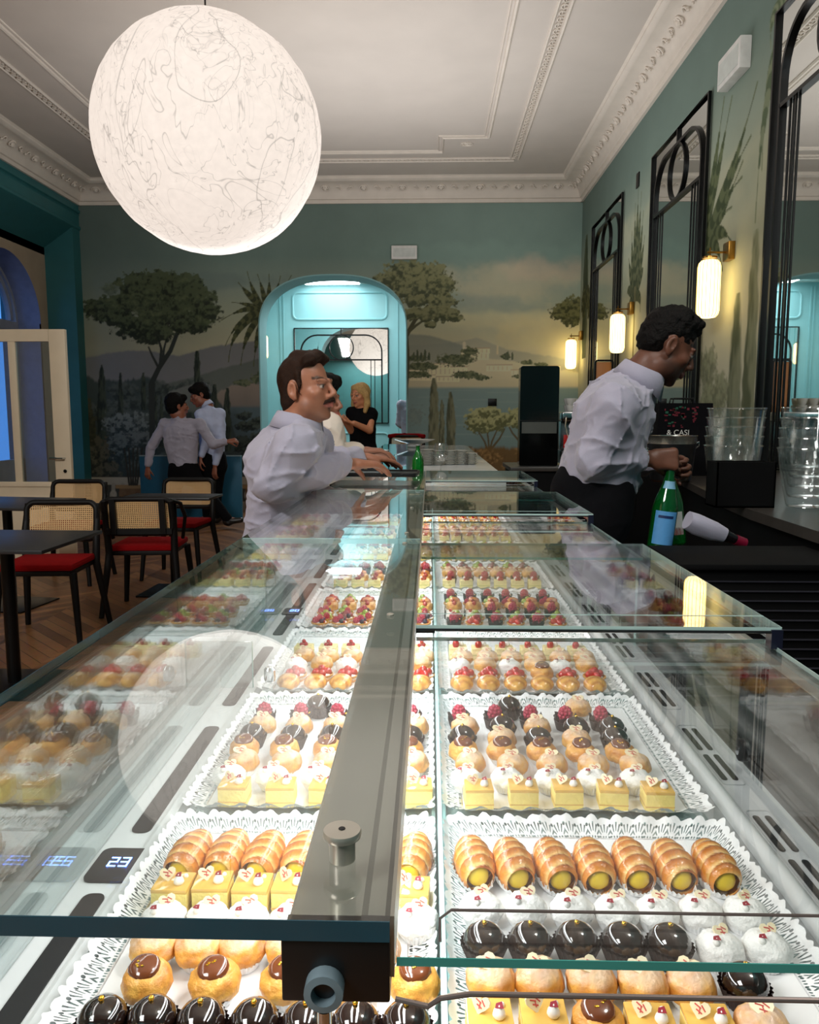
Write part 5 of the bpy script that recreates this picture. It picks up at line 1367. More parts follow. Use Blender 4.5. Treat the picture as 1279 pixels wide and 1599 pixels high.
def add_head(s, C0, B, sc=1., fem=False):
    """C0 head centre (eye level), B rows right/forward/up; head about 0.23 high"""
    def W(x, y, z): return C0 + sc * (np.array([x, y, z]) @ B)
    M = B.T
    def E(c, r, k=.012, sub=False, Mx=None): s.ell(W(*c), np.array(r) * sc, M if Mx is None else Mx, k * sc, sub)
    E((0, -.012, .032), (.0735, .090, .086)); E((0, .030, -.03), (.060, .060, .078), .02); E((0, .036, -.078), (.046, .046, .034), .022)
    E((0, .070, -.102), (.018, .017, .014), .018)
    for sg in (-1, 1):
        E((sg * .052, .012, -.07), (.016, .034, .03), .02); E((sg * .040, .058, -.022), (.022, .022, .018), .016)
        E((sg * .031, .100, .002), (.018, .017, .012), .012, True)
        E((sg * .031, .0765, .001), (.0125, .0125, .0120), .004)
        s.cap(W(sg * .014, .089, .02), W(sg * .046, .076, .022), .0085 * sc, .007 * sc, .010 * sc)
        s.cap(W(sg * .018, .0865, .009), W(sg * .042, .0785, .007), .0035 * sc, .0035 * sc, .004 * sc)
        s.cap(W(sg * .012, .090, -.046), W(sg * .0, .096, -.060), .0, .0, .004) if False else None
        E((sg * .0115, .098, -.034), (.0085, .010, .007), .006)
        E((sg * .078, -.012, -.006), (.0085, .019, .031), .006); E((sg * .084, -.008, -.004), (.006, .010, .018), .004, True); E((sg * .074, -.006, -.032), (.007, .010, .012), .006)
    s.cap(W(0, .088, .014), W(0, .112, -.026), .0075 * sc, .0105 * sc, .010 * sc)
    s.cap(W(0, .090, -.044), W(0, .095, -.052), .012 * sc, .009 * sc, .012 * sc)
    for sg in (-1, 1):
        s.cap(W(0, .0995, -.0575), W(sg * .021, .085, -.0605), .0055 * sc, .0028 * sc, .004 * sc)
        s.cap(W(0, .0975, -.0680), W(sg * .019, .085, -.0640), .0065 * sc, .0030 * sc, .004 * sc)
        s.cap(W(0, .1075, -.0628), W(sg * .022, .091, -.0625), .0018 * sc, .0012 * sc, .002, True)
    return W
def head_colour(V, C0, B, sc, skin, beard=0, lips=(168, 92, 82), brow=(38, 26, 20)):
    q = ((V - C0) @ B.T) / sc; x, y, z = q[:, 0], q[:, 1], q[:, 2]
    col = np.tile(np.array(lin(skin)), (len(V), 1)); ax = np.abs(x)
    def mixm(a, c): col[:] = col * (1 - a[:, None]) + np.array(lin(c)) * a[:, None]
    face = (y > .0)
    if beard:
        a = sstep(-.035, -.06, z) * sstep(-.02, .02, y) * sstep(.135, .11, np.abs(z) + 0) * beard * (z > -.125); mixm(a * .8, brow)
    mixm(sstep(.0125, .009, np.hypot(ax * .45 - .002, (z + .063))) * face * (y > .07) * .85, lips)
    ey = sstep(.0135, .0115, np.hypot((ax - .031), (z - .0005) * 1.9)) * (y > .072); mixm(ey, (176, 166, 158))
    mixm(sstep(.0062, .005, np.hypot(ax - .031, z - .0005)) * (y > .07), (34, 22, 16))
    mixm(sstep(.0035, .0015, np.abs(z - (.0075 - 14 * (ax - .031) ** 2))) * (np.abs(ax - .031) < .016) * (y > .07) * .8, (30, 20, 16))
    bz = .026 + .006 * np.sin((ax - .012) * 70) ; mixm(sstep(.0065, .003, np.abs(z - bz)) * (ax > .010) * (ax < .054) * (y > .055) * .95, brow)
    return col
def add_hand(s, wrist, d, palm_n, side, curl=(.5, .5, .5, .5), thumb=(.5, .5), sc=1., spread=.12):
    """wrist point, direction of the hand, palm normal (the way the palm faces); side +1/-1 puts the thumb"""
    d = unit(d); pn = unit(palm_n - np.dot(palm_n, d) * d); sd = np.cross(d, pn) * side     # sd points to the thumb side
    Wp = np.array(wrist, float)
    s.cap(Wp - d * .03 * sc, Wp + d * .015 * sc, .027 * sc, .026 * sc, .014 * sc, fl=(pn, .72))
    for t in (-.026, -.009, .009, .026): s.cap(Wp + d * .02 * sc + sd * t * .7 * sc, Wp + (d * .082 + sd * t) * sc, .0145 * sc, .0115 * sc, .010 * sc)
    L3 = ((.030, .020, .017), (.040, .025, .020), (.043, .028, .021), (.038, .024, .019))
    for i, t in enumerate((-.030, -.011, .010, .030)):
        p = Wp + (d * (.084 - abs(t - .005) * .25) + sd * t) * sc; a = curl[i] if hasattr(curl, '__len__') else curl
        ang = 0; dirn = unit(d + sd * spread * t * 30 * .3)
        for j, l in enumerate(L3[i]):
            ang += a * (.9, 1.05, .7)[j]
            v = dirn * math.cos(ang) + pn * math.sin(ang); q = p + v * l * sc
            s.cap(p, q, (.0092, .0084, .0076)[j] * sc, (.0085, .0077, .0066)[j] * sc, .003 * sc); p = q
    p = Wp + (d * .028 + sd * .024 + pn * .006) * sc
    v = unit(d * .75 + sd * (.75 - .5 * thumb[0]) + pn * thumb[0]); q = p + v * .036 * sc; s.cap(p, q, .0135 * sc, .0105 * sc, .008 * sc)
    v = unit(v + d * .35 + pn * thumb[1] * .8 - sd * thumb[1] * .3); p2 = q + v * .028 * sc; s.cap(q, p2, .0098 * sc, .0088 * sc, .004 * sc)
    v = unit(v + pn * thumb[1] * .5); s.cap(p2, p2 + v * .022 * sc, .0088 * sc, .0068 * sc, .003 * sc)

skin_m = mat('skin', attr=True, rough=.45, var=.06, vs=60, bump=.06, bs=400, sss=.08)
def folds3(P, seed, amp, sc):
    # long pulled creases: thin ridges of stretched, warped noise in three directions
    wp = np.stack([vn3(P * 6 + 3, seed), vn3(P * 6 + 11, seed + 1), vn3(P * 6 + 19, seed + 2)], 1) - .5
    out = 0
    for i, (ax, fr, k, ex) in enumerate((((.35, .5, 1.5), 7, 1.0, 9), ((1.3, .6, -.8), 8, .8, 9), ((-.9, .8, 1.1), 13, .45, 7))):
        ax = np.array(ax) / np.linalg.norm(ax); t = P @ ax
        Q = (P + wp * .09) - (.72 * t)[:, None] * ax * .0
        e1 = Q @ ax; perp = Q - e1[:, None] * ax
        n = vn3(perp * fr * .9 + (e1 * fr * 2.1)[:, None] * ax + 5 * i, seed + 7 * i)
        r = 1 - np.abs(2 * n - 1); out = out - amp * k * (r ** ex - .12)
    lo_ = vn3(P * 9 + 2, seed + 40)
    return out - amp * .55 * (lo_ - .5)
def shirt_folds(seed, amp=.006, sc=9.):
    def f(P):
        return folds3(P, seed, amp, sc)
    return f
def _unused(seed, amp, sc):
    def f(P):
        w_ = np.stack([P[:, 0] * 1.0 + .35 * P[:, 2], P[:, 1], P[:, 2] * .9 - .3 * P[:, 0]], 1)
        a = vn3(w_ * sc + 7, seed); b = vn3(w_ * np.array([1.0, 1.0, 2.2]) * sc * 1.1 + a[:, None] * 1.7, seed + 3); c = vn3(w_ * sc * 3, seed + 9)
        r = 1 - np.abs(2 * b - 1); e = vn3(w_ * np.array([1.6, 1.6, 1.0]) * sc * 1.5 + b[:, None] * 2.2 + 3, seed + 13); r2 = 1 - np.abs(2 * e - 1)
        return -amp * .75 * (r ** 5 - .2) - amp * .5 * (r2 ** 6 - .15) - amp * .55 * (a - .5) - amp * .12 * (c - .5)
    return f
def hair_noise(seed, sc, amp, stretch=(1, 1, .4)):
    st = np.array(stretch)
    def f(P):
        a = vn3(P * st * sc, seed); b = vn3(P * st * sc * 2.7 + 5, seed + 2)
        return -amp * (a - .5) * 2 - amp * .6 * (b - .5)
    return f
def cloth_mat(name, col, rough=.9): return mat(name, col, rough, var=.05, vs=25, bump=.1, bs=350, spec=.1)
white_shirt = mat('white_cotton', (166, 163, 180), .75, var=.04, vs=14, bump=.12, bs=300, sheen=.3, spec=.2)
black_cloth = cloth_mat('black_cotton', (14, 14, 17))
hair_brown = mat('brown_hair', (44, 25, 14), .55, spec=.2, var=.45, vs=60, bump=.5, bs=200, stretch=(1, 1, 5))
hair_black = mat('black_hair', (12, 9, 8), .65, spec=.15, var=.4, vs=80, bump=.6, bs=160)
hair_blond = mat('blond_hair', (206, 170, 112), .5, spec=.2, var=.35, vs=60, bump=.5, bs=200, stretch=(4, 4, 1))
shoe_m = mat('black_shoe', (12, 12, 13), .3, coat=.3)
sole_m = mat('white_sole', (215, 215, 212), .5)

def person(J, label, group=None, h=.005, hb=None, skin=(196, 136, 108), head_sc=1., beard=0, hair=None, hair_m=hair_black, hair_fold=None, hair_cut=None, shirt=white_shirt, girth=1., folds=.006, seed=1, trousers=True, shoes=True, legs=True, sleeve=True, hands=None, brow=(38, 26, 20), collar=True, skirt=False, lips=(168, 92, 82), cat='person'):
    """J: joints as world points. One continuous body; hair, shirt, trousers and shoes are its children."""
    A = {k: np.array(v, float) for k, v in J.items() if k not in ('face', 'up')}
    B = frame(J['face'], J['up']); hc = A['head']
    s = SDF(h); W = add_head(s, hc, B, head_sc)
    nb = W(0, -.028, -.075); neck = A['neck']
    s.cap(nb, neck, .052 * head_sc, .060 * head_sc, .02); s.cap(W(0, .005, -.085), neck, .045, .05, .02)
    ch, pv = A['chest'], A['pelvis']; sr, sl = A['sh_r'], A['sh_l']
    across = unit(sr - sl); sw = np.linalg.norm(sr - sl)
    s.cap(neck, ch, .06, .1, .03)
    s.cap(sl, sr, .05, .05, .03); s.cap(ch, pv, .105 * girth, .105 * girth, .04)
    for q in 'rl':
        s.chain([A['sh_' + q], A['el_' + q], A['wr_' + q]], [.047, .037, .0265], .015)
        s.cap(A['el_' + q], A['wr_' + q], .036, .0265, .01)
        if legs: s.chain([A['hip_' + q], A['kn_' + q], A['an_' + q]], [.08, .052, .036], .02); s.cap(A['an_' + q], A['toe_' + q], .035, .025, .02)
        hd = (hands or {}).get(q)
        if hd: add_hand(s, A['wr_' + q] + unit(hd['d']) * .03, hd['d'], hd['n'], hd['side'], hd.get('curl', .35), hd.get('thumb', (.5, .5)), hd.get('sc', 1.))
    me = s.mesh('person', skin_m, smooth=1)
    def colr(V):
        c = np.tile(np.array(lin(skin)), (len(V), 1)); q = ((V - hc) @ B.T) / head_sc
        k = (np.abs(q[:, 0]) < .1) & (q[:, 2] > -.125) & (q[:, 2] < .13) & (np.abs(q[:, 1]) < .13)
        c[k] = head_colour(V[k], hc, B, head_sc, skin, beard, lips, brow); return c
    vcol(me, s.V, colr)
    o = link('person', me); tag(o, label, cat, group)
    hs = hb or h * 1.15
    # shirt
    t = SDF(hs); g = girth
    t.cap(sl, sr, .060, .060, .06)
    up_t = unit(ch - pv); side = across
    for sg in (-1, 1):
        t.cap(ch + side * sg * sw * .24, pv + side * sg * .062 * g + up_t * .02, .108 * g, .098 * g, .05)
    t.cap(ch, pv + up_t * .02, .115 * g, .112 * g, .04); t.cap(neck - up_t * .01, ch, .068, .11, .04)
    for q in 'rl':
        if sleeve:
            cuff = A['el_' + q] + (A['wr_' + q] - A['el_' + q]) * .93
            t.cap(A['sh_' + q], A['el_' + q], .060, .052, .035); t.cap(A['el_' + q], cuff, .055, .040, .015); t.cap(cuff - unit(cuff - A['el_' + q]) * .05, cuff, .040, .038, .006)
        else: t.cap(A['sh_' + q], A['sh_' + q] * .7 + A['el_' + q] * .3, .062, .052, .03)
    cuts = [(neck + up_t * .022, up_t * 1.0)] if False else None
    hem = pv - up_t * (.06 if not skirt else 0.0)
    if skirt:
        for sg in (-1, 1): t.cap(pv + side * sg * .05, np.array([pv[0] + side[0] * sg * .06, pv[1] + side[1] * sg * .06, .55]), .12 * g, .15 * g, .05)
    else: t.cap(pv + up_t * .07, pv + up_t * .01, .122 * g, .122 * g, .03)
    ff = shirt_folds(seed, folds)
    if not skirt: t.ell(pv - up_t * .17, (.19, .19, .135), frame(np.cross(up_t, side), up_t).T, .006, True)
    me = t.mesh('shirt', shirt, fold=lambda P: ff(P) * np.clip(((P - pv) @ up_t + .03) / .12, .1, 1), smooth=1)
    so = link('shirt' if not skirt else 'dress', me, o)
    if collar:
        c = MB(); fwd = unit(np.cross(unit(neck - ch), across)); fwd = fwd if np.dot(fwd, B[1]) > 0 else -fwd
        ax = unit(nb - neck); f2 = unit(fwd - np.dot(fwd, ax) * ax); s2 = np.cross(f2, ax)
        cc = neck + ax * .012
        rows = []
        for j in range(5):
            ringp = []
            for i in range(33):
                a = 2 * math.pi * (.04 + .92 * i / 32); t_ = abs(i / 16 - 1)
                hgt = (.030, .036, .034, .012, -.016 - .030 * t_ ** 4)[j]; rr = (.060, .0625, .066, .073, .080 + .012 * t_ ** 4)[j]
                p = cc + ax * (hgt - .008 * (1 - t_) + .0) + (f2 * math.cos(a) * 1.08 + s2 * math.sin(a)) * rr
                ringp.append(p)
            rows.append(ringp)
        vs = [tuple(p) for r_ in rows for p in r_]; fs = [(j * 33 + i, j * 33 + i + 1, (j + 1) * 33 + i + 1, (j + 1) * 33 + i) for j in range(4) for i in range(32)]
        c.add(vs, fs); co = c.build('collar', shirt, so, smooth=60)
        md = co.modifiers.new('thick', 'SOLIDIFY'); md.thickness = .003
        c = MB(); fr_ = ch + fwd * .0
        for i in range(5):
            p = neck - up_t * (.03 + .075 * i); f3 = unit(f2 + 0)
            c.ball(tuple(p + f3 * (.088 + .02 * min(i, 2)) * g), .0055, 8, 6)
    if trousers and legs and not skirt:
        t = SDF(hs * 1.15)
        for sg in (-1, 1): t.cap(pv + side * sg * .05 - up_t * -.015, (A['hip_r'] + A['hip_l']) / 2 + side * sg * .06, .128 * g, .122 * g, .04)
        for q in 'rl':
            t.cap(A['hip_' + q], A['kn_' + q], .098, .070, .04); t.cap(A['kn_' + q], A['an_' + q] + (A['kn_' + q] - A['an_' + q]) * .06, .068, .056, .02)
        link('trousers', t.mesh('trousers', black_cloth, fold=shirt_folds(seed + 5, .002, 7), smooth=1), o)
    if shoes and legs:
        for q in 'rl':
            t = SDF(max(hs, .006)); a, b = A['an_' + q], A['toe_' + q]
            t.cap(a + unit(a - b) * .03 - np.array([0, 0, .02]), b, .043, .034, .02); t.cap(a, a - np.array([0, 0, .03]), .045, .045, .02)
            sh = link('shoe', t.mesh('shoe', shoe_m, smooth=1), o)
    if hair is not None:
        t = SDF(max(h, .003)); hair(t, W, B, head_sc)
        cuts = [(W(*c0), (np.array(n0) @ B)) for c0, n0 in (hair_cut or [])]
        link('hair', t.mesh('hair', hair_m, fold=hair_fold, cut=cuts or None, smooth=1), o)
    return o
def J_(d, **k): d = dict(d); d.update(k); return d
V3 = lambda u, v, Y: np.array(at(u, v, y=Y))

# ---- the moustached waiter leaning at the guest side
def hair_a(t, W, B, sc):
    M = B.T
    t.ell(W(0, -.014, .040), np.array((.078, .090, .080)) * sc, M, .01); t.ell(W(0, -.040, .0), np.array((.070, .058, .085)) * sc, M, .015); t.ell(W(0, -.058, -.06), np.array((.055, .032, .05)) * sc, M, .02)
    t.cap(W(-.045, .05, .088), W(.045, .05, .088), .026, .026, .02); t.cap(W(0, .056, .098), W(0, -.02, .108), .023, .024, .02); t.cap(W(.0, .052, .104), W(0, .04, .10), .018, .022, .015)
    for sg in (-1, 1):
        t.cap(W(sg * .072, .018, .04), W(sg * .0735, .016, -.018), .012, .009, .01); t.ell(W(sg * .078, -.012, -.008), (.02, .02, .034), M, .004, True)
    t.ell(W(0, .10, -.012), (.074, .072, .072), M, .012, True); t.ell(W(0, .100, .042), (.058, .046, .052), M, .012, True)
    for sg in (-1, 1): t.ell(W(sg * .06, .085, -.01), (.05, .057, .06), M, .01, True); t.ell(W(sg * .065, .080, .035), (.04, .050, .045), M, .010, True)
Y_ = 2.45
hcA = V3(478, 606, Y_)
JA = dict(head=hcA, face=(1, -.40, .06), up=(-.10, 0, 1), neck=V3(464, 668, Y_ + .01), chest=V3(456, 730, Y_ + .02), pvt=0, pelvis=V3(438, 872, Y_ + .05),
          sh_r=V3(461, 698, Y_ - .16), sh_l=V3(486, 692, Y_ + .19), el_r=V3(444, 768, Y_ - .17), wr_r=V3(537, 728, Y_ + .13), el_l=V3(498, 736, Y_ + .40), wr_l=V3(556, 716, Y_ + .52),
          hip_r=V3(422, 890, Y_ - .05), hip_l=V3(430, 890, Y_ + .14))
for q, dy in (('r', -.06), ('l', .15)):
    hp = JA['hip_' + q]; JA['kn_' + q] = np.array([hp[0] - .02, hp[1], .50]); JA['an_' + q] = np.array([hp[0] - .04, hp[1], .09]); JA['toe_' + q] = np.array([hp[0] + .0, hp[1] - .13, .045])
JA.pop('pvt')
for k_, dx_, dz_ in (('chest', -.035, .015), ('pelvis', -.03, 0), ('el_r', -.03, .02), ('el_l', -.01, .03), ('wr_r', 0, .008), ('wr_l', 0, .004), ('hip_r', -.02, 0), ('hip_l', -.02, 0)): JA[k_] = JA[k_] + np.array([dx_, 0, dz_])
hA = {'r': dict(d=(.75, .62, -.04), n=(.1, .1, -1), side=1, curl=(.34, .3, .28, .25), thumb=(.5, .4)), 'l': dict(d=(.80, .5, -.06), n=(0, .1, -1), side=-1, curl=(.3, .27, .25, .22), thumb=(.5, .4))}
for q in 'rl':   # thumbs point inwards
    pass
pA = person(JA, 'person with brown swept-back hair and moustache in white shirt, leaning over the case', h=.0042, hb=.005, skin=(166, 110, 84), beard=.4, hair=hair_a, hair_m=hair_brown, hair_fold=hair_noise(3, 60, .0035, (1, 1, .5)), hands=hA, seed=4, folds=.0095, girth=.74, head_sc=.87, brow=(52, 34, 22))
# moustache
BA = frame(JA['face'], JA['up']); t = SDF(.0022)
def WA(x, y, z): return hcA + .87 * (np.array([x, y, z]) @ BA)
for sg in (-1, 1): t.cap(WA(0, .1035, -.047), WA(sg * .026, .092, -.053), .0068, .0045, .004); t.cap(WA(sg * .026, .092, -.053), WA(sg * .034, .084, -.062), .0042, .0022, .004)
link('moustache', t.mesh('moustache', hair_brown, fold=hair_noise(8, 180, .0015)), pA)

# ---- the bartender bending over the back counter
def hair_b(t, W, B, sc):
    M = B.T; r = random.Random(5)
    t.ell(W(0, -.016, .046), np.array((.078, .093, .080)) * sc, M, .01); t.ell(W(0, -.05, .0), np.array((.068, .055, .06)) * sc, M, .02)
    for i in range(70):
        a = r.uniform(0, 6.28); p = r.uniform(0, 1.25); d = np.array([math.sin(p) * math.cos(a) * .070, math.sin(p) * math.sin(a) * .080 - .006, .052 + math.cos(p) * .072])
        if d[2] > .07: t.ell(W(*d), (.015, .015, .015), M, .006)
    for i in range(22): t.ell(W(r.uniform(-.045, .045), r.uniform(.02, .056), r.uniform(.088, .118)), (.015, .015, .014), M, .006)
    t.ell(W(0, .108, -.012), (.078, .070, .082), M, .008, True)
    for sg in (-1, 1): t.ell(W(sg * .078, -.008, -.014), (.024, .026, .036), M, .006, True)
YB_ = 2.6
hcB = V3(1041, 540, YB_)
upB = unit(np.array([.5, .0, 1.0])); fB = unit(np.array([1., .10, -.52]))
JB = dict(head=hcB, face=fB, up=upB, neck=V3(998, 592, YB_ + .01), chest=V3(958, 650, YB_ + .02), pelvis=V3(926, 775, YB_ + .03),
          sh_r=V3(962, 632, YB_ - .17), sh_l=V3(978, 628, YB_ + .20), el_r=V3(925, 716, YB_ - .16), wr_r=V3(1000, 716, YB_ - .06), el_l=V3(972, 722, YB_ + .28), wr_l=V3(1010, 722, YB_ + .12),
          hip_r=V3(924, 800, YB_ - .06), hip_l=V3(930, 800, YB_ + .12))
for q in 'rl':
    hp = JB['hip_' + q]; JB['kn_' + q] = np.array([hp[0] + .02, hp[1], .50]); JB['an_' + q] = np.array([hp[0] - .03, hp[1], .09]); JB['toe_' + q] = np.array([hp[0] + .13, hp[1] + .02, .045])
hB = {'r': dict(d=(1, .05, -.02), n=(.0, 1, -.25), side=-1, curl=(1.15, 1.1, 1.05, .95), thumb=(.75, .8)), 'l': dict(d=(1, -.2, -.1), n=(0, -1, -.3), side=1, curl=1.0, thumb=(.7, .8))}
pB = person(JB, 'person with curly black hair in white shirt, bending over the back counter holding bottles', h=.0042, hb=.005, head_sc=.95, skin=(104, 64, 47), beard=.75, hair=hair_b, hair_m=hair_black, hair_fold=hair_noise(12, 90, .004, (1, 1, 1)), hands=hB, seed=9, folds=.0095, girth=1.05, brow=(18, 12, 10), lips=(120, 62, 58))
t = SDF(.0035); wv = unit(np.array([1, .03, 0])); wc = JB['wr_r'] + wv * .014
m = MB()
for i in range(14):
    a = 2 * math.pi * i / 14; m.ball(tuple(wc + np.array([0, math.cos(a) * .031, math.sin(a) * .031])), (.005, .0058, .0058), 7, 5)
m.build('bracelet', mat('silver_beads', (206, 202, 196), .2, metal=.9), pB)

# ---- the two waiters by the blue screen
def hair_s(t, W, B, sc):
    M = B.T
    t.ell(W(0, -.024, .047), np.array((.088, .103, .092)) * sc, M, .01); t.ell(W(0, -.05, -.01), np.array((.076, .07, .075)) * sc, M, .02); t.cap(W(-.04, .06, .085), W(.04, .06, .085), .032 * sc, .032 * sc, .02)
    t.ell(W(0, .105, -.03), np.array((.075, .075, .085)) * sc, M, .01, True)
    for sg in (-1, 1): t.ell(W(sg * .08, -.008, -.02), np.array((.022, .024, .036)) * sc, M, .006, True)
def stand(base, H=1.74): pass
Yc = 9.25
JC = dict(head=V3(277, 634, Yc), face=(.75, .55, .02), up=(.06, 0, 1), neck=V3(280, 650, Yc + .01), chest=V3(282, 676, Yc), pelvis=V3(287, 733, Yc),
          sh_l=V3(257, 662, Yc + .05), sh_r=V3(312, 662, Yc - .03), el_l=V3(235, 700, Yc), wr_l=V3(231, 727, Yc - .05), el_r=V3(333, 694, Yc - .1), wr_r=V3(352, 690, Yc - .05),
          hip_l=V3(276, 742, Yc + .03), hip_r=V3(300, 742, Yc - .03), kn_l=V3(272, 778, Yc + .1), an_l=V3(262, 812, Yc + .0), toe_l=V3(280, 818, Yc + .04), kn_r=V3(330, 778, Yc - .06), an_r=V3(357, 812, Yc - .04), toe_r=V3(376, 812, Yc - .02))
hC = {'l': dict(d=(-.1, 0, -1), n=(0, -.2, 0.1), side=1, curl=.5), 'r': dict(d=(.9, .1, .15), n=(0, .6, -.6), side=-1, curl=.9)}
hC['l']['n'] = (.2, 1, 0)
person(JC, 'person in white shirt and black trousers seen from behind, striding past the blue screen', h=.0085, hb=.010, skin=(150, 92, 70), hair=hair_s, hair_fold=hair_noise(4, 40, .006, (1, 1, 1)), hands=hC, head_sc=1.17, seed=21, folds=.009, girth=1.02, collar=False)
Yd = 9.55
JD = dict(head=V3(312, 617, Yd), face=(-.85, -.35, -.35), up=(-.22, 0, 1), neck=V3(324, 633, Yd + .01), chest=V3(330, 665, Yd), pelvis=V3(332, 716, Yd),
          sh_l=V3(313, 648, Yd - .08), sh_r=V3(343, 646, Yd + .05), el_l=V3(322, 690, Yd - .16), wr_l=V3(314, 712, Yd - .2), el_r=V3(346, 690, Yd - .06), wr_r=V3(336, 726, Yd - .14),
          hip_l=V3(326, 728, Yd - .06), hip_r=V3(340, 728, Yd + .05), kn_l=V3(322, 768, Yd - .05), kn_r=V3(338, 768, Yd + .05), an_l=V3(324, 808, Yd - .03), an_r=V3(338, 808, Yd + .06), toe_l=V3(308, 813, Yd - .08), toe_r=V3(322, 813, Yd))
hD = {'l': dict(d=(-.2, 0, -1), n=(.6, .4, 0), side=1, curl=.5), 'r': dict(d=(-.1, -.1, -1), n=(.4, 1, 0), side=-1, curl=.5)}
person(JD, 'person in pale blue shirt with bowed head, standing before the painted wall', h=.0085, hb=.010, skin=(150, 92, 70), hair=hair_s, hair_fold=hair_noise(6, 40, .006, (1, 1, 1)), hands=hD, head_sc=1.12, seed=25, folds=.007, girth=.92, shirt=mat('pale_blue_cotton', (186, 196, 226), .75, var=.04, vs=14), collar=True)
# ---- woman in black dress
def hair_w(t, W, B, sc):
    M = B.T
    t.ell(W(0, -.02, .042), (.085, .105, .090), M, .01)
    for sg in (-1, 1):
        t.chain([W(sg * .055, .02, .08), W(sg * .082, .0, .0), W(sg * .085, .0, -.09), W(sg * .075, .03, -.16)], [.03, .03, .034, .024], .02)
    t.cap(W(0, -.06, .03), W(0, -.07, -.14), .07, .055, .03)
    t.ell(W(0, .10, -.022), (.060, .085, .090), M, .01, True)
Ye = 8.4
JE = dict(head=V3(562, 617, Ye), face=(-.55, -.75, -.12), up=(0, 0, 1), neck=V3(564, 637, Ye + .02), chest=V3(566, 660, Ye + .02), pelvis=V3(567, 708, Ye + .03),
          sh_r=V3(550, 645, Ye - .0), sh_l=V3(580, 646, Ye + .04), el_r=V3(548, 672, Ye - .05), wr_r=V3(537, 655, Ye - .2), el_l=V3(577, 672, Ye - .10), wr_l=V3(553, 661, Ye - .22),
          hip_r=V3(560, 720, Ye), hip_l=V3(574, 720, Ye), kn_r=V3(560, 768, Ye), kn_l=V3(574, 768, Ye), an_r=V3(560, 818, Ye), an_l=V3(574, 818, Ye), toe_r=V3(556, 826, Ye - .1), toe_l=V3(570, 826, Ye - .1))
for k in ('an_r', 'an_l'): JE[k][2] = .08
for k in ('toe_r', 'toe_l'): JE[k][2] = .04
hE = {'r': dict(d=(-.5, -.2, .4), n=(0, -.3, 1), side=1, curl=.6, sc=.9), 'l': dict(d=(-.9, -.1, .2), n=(0, .3, 1), side=-1, curl=.8, sc=.9)}
person(JE, 'person with long blond hair in sleeveless black dress, standing in front of the archway', h=.0075, hb=.009, skin=(206, 140, 104), hair=hair_w, hair_m=hair_blond, hair_fold=hair_noise(31, 40, .004, (1, 1, .3)), hands=hE, seed=31, folds=.005, girth=.86, shirt=black_cloth, sleeve=False, collar=False, skirt=True, brow=(110, 80, 50), head_sc=1.05)
# ---- person half hidden behind the moustached waiter
Yf = 3.55
JF = dict(head=V3(497, 624, Yf), face=(.95, -.3, -.05), up=(0, 0, 1), neck=V3(502, 655, Yf + .01), chest=V3(498, 690, Yf + .02), pelvis=V3(476, 768, Yf + .03),
          sh_r=V3(512, 668, Yf - .15), sh_l=V3(512, 664, Yf + .18), el_r=V3(524, 712, Yf - .14), wr_r=V3(556, 704, Yf - .02), el_l=V3(530, 712, Yf + .2), wr_l=V3(560, 706, Yf + .22),
          hip_r=V3(472, 780, Yf - .06), hip_l=V3(478, 780, Yf + .12))
for q in 'rl':
    hp = JF['hip_' + q]; JF['kn_' + q] = np.array([hp[0] - .02, hp[1], .50]); JF['an_' + q] = np.array([hp[0] - .04, hp[1], .09]); JF['toe_' + q] = np.array([hp[0] + .0, hp[1] - .13, .045])
hF = {'r': dict(d=(.9, .2, 0), n=(0, 0, -1), side=1, curl=.4), 'l': dict(d=(.9, 0, -.1), n=(0, 0, -1), side=-1, curl=.4)}
person(JF, 'person in cream white shirt half hidden behind the moustached waiter', h=.006, hb=.007, skin=(150, 100, 78), beard=.8, hair=hair_s, hair_fold=hair_noise(44, 50, .005, (1, 1, 1)), hands=hF, seed=44, folds=.006, shirt=mat('cream_cotton', (232, 218, 204), .75, var=.04, vs=14), girth=.95)
# ---- waiter glimpsed past the right jamb of the archway
Yg = 12.0
g0 = V3(646, 650, Yg)
def G(dx, dy, z): return np.array([g0[0] + dx, Yg + dy, z])
JG = dict(head=G(.02, 0, 1.72), face=(.3, .9, 0), up=(0, 0, 1), neck=G(.01, 0, 1.57), chest=G(0, 0, 1.38), pelvis=G(-.02, 0, 1.0), sh_r=G(.19, 0, 1.50), sh_l=G(-.19, 0, 1.50), el_r=G(.24, .05, 1.24), wr_r=G(.22, .2, 1.1), el_l=G(-.22, .05, 1.22), wr_l=G(-.12, .22, 1.12),
          hip_r=G(.09, 0, .93), hip_l=G(-.10, 0, .93), kn_r=G(.09, 0, .5), kn_l=G(-.1, 0, .5), an_r=G(.09, 0, .09), an_l=G(-.1, 0, .09), toe_r=G(.1, .15, .045), toe_l=G(-.1, .15, .045))
person(JG, 'person in white shirt and black trousers half hidden by the jamb of the archway', h=.010, hb=.011, skin=(170, 120, 95), hair=hair_s, hands={'l': dict(d=(.3, 1, 0), n=(0, 0, -1), side=-1, curl=.5), 'r': dict(d=(0, 1, 0), n=(0, 0, -1), side=1, curl=.5)}, seed=51, folds=.008, collar=False)
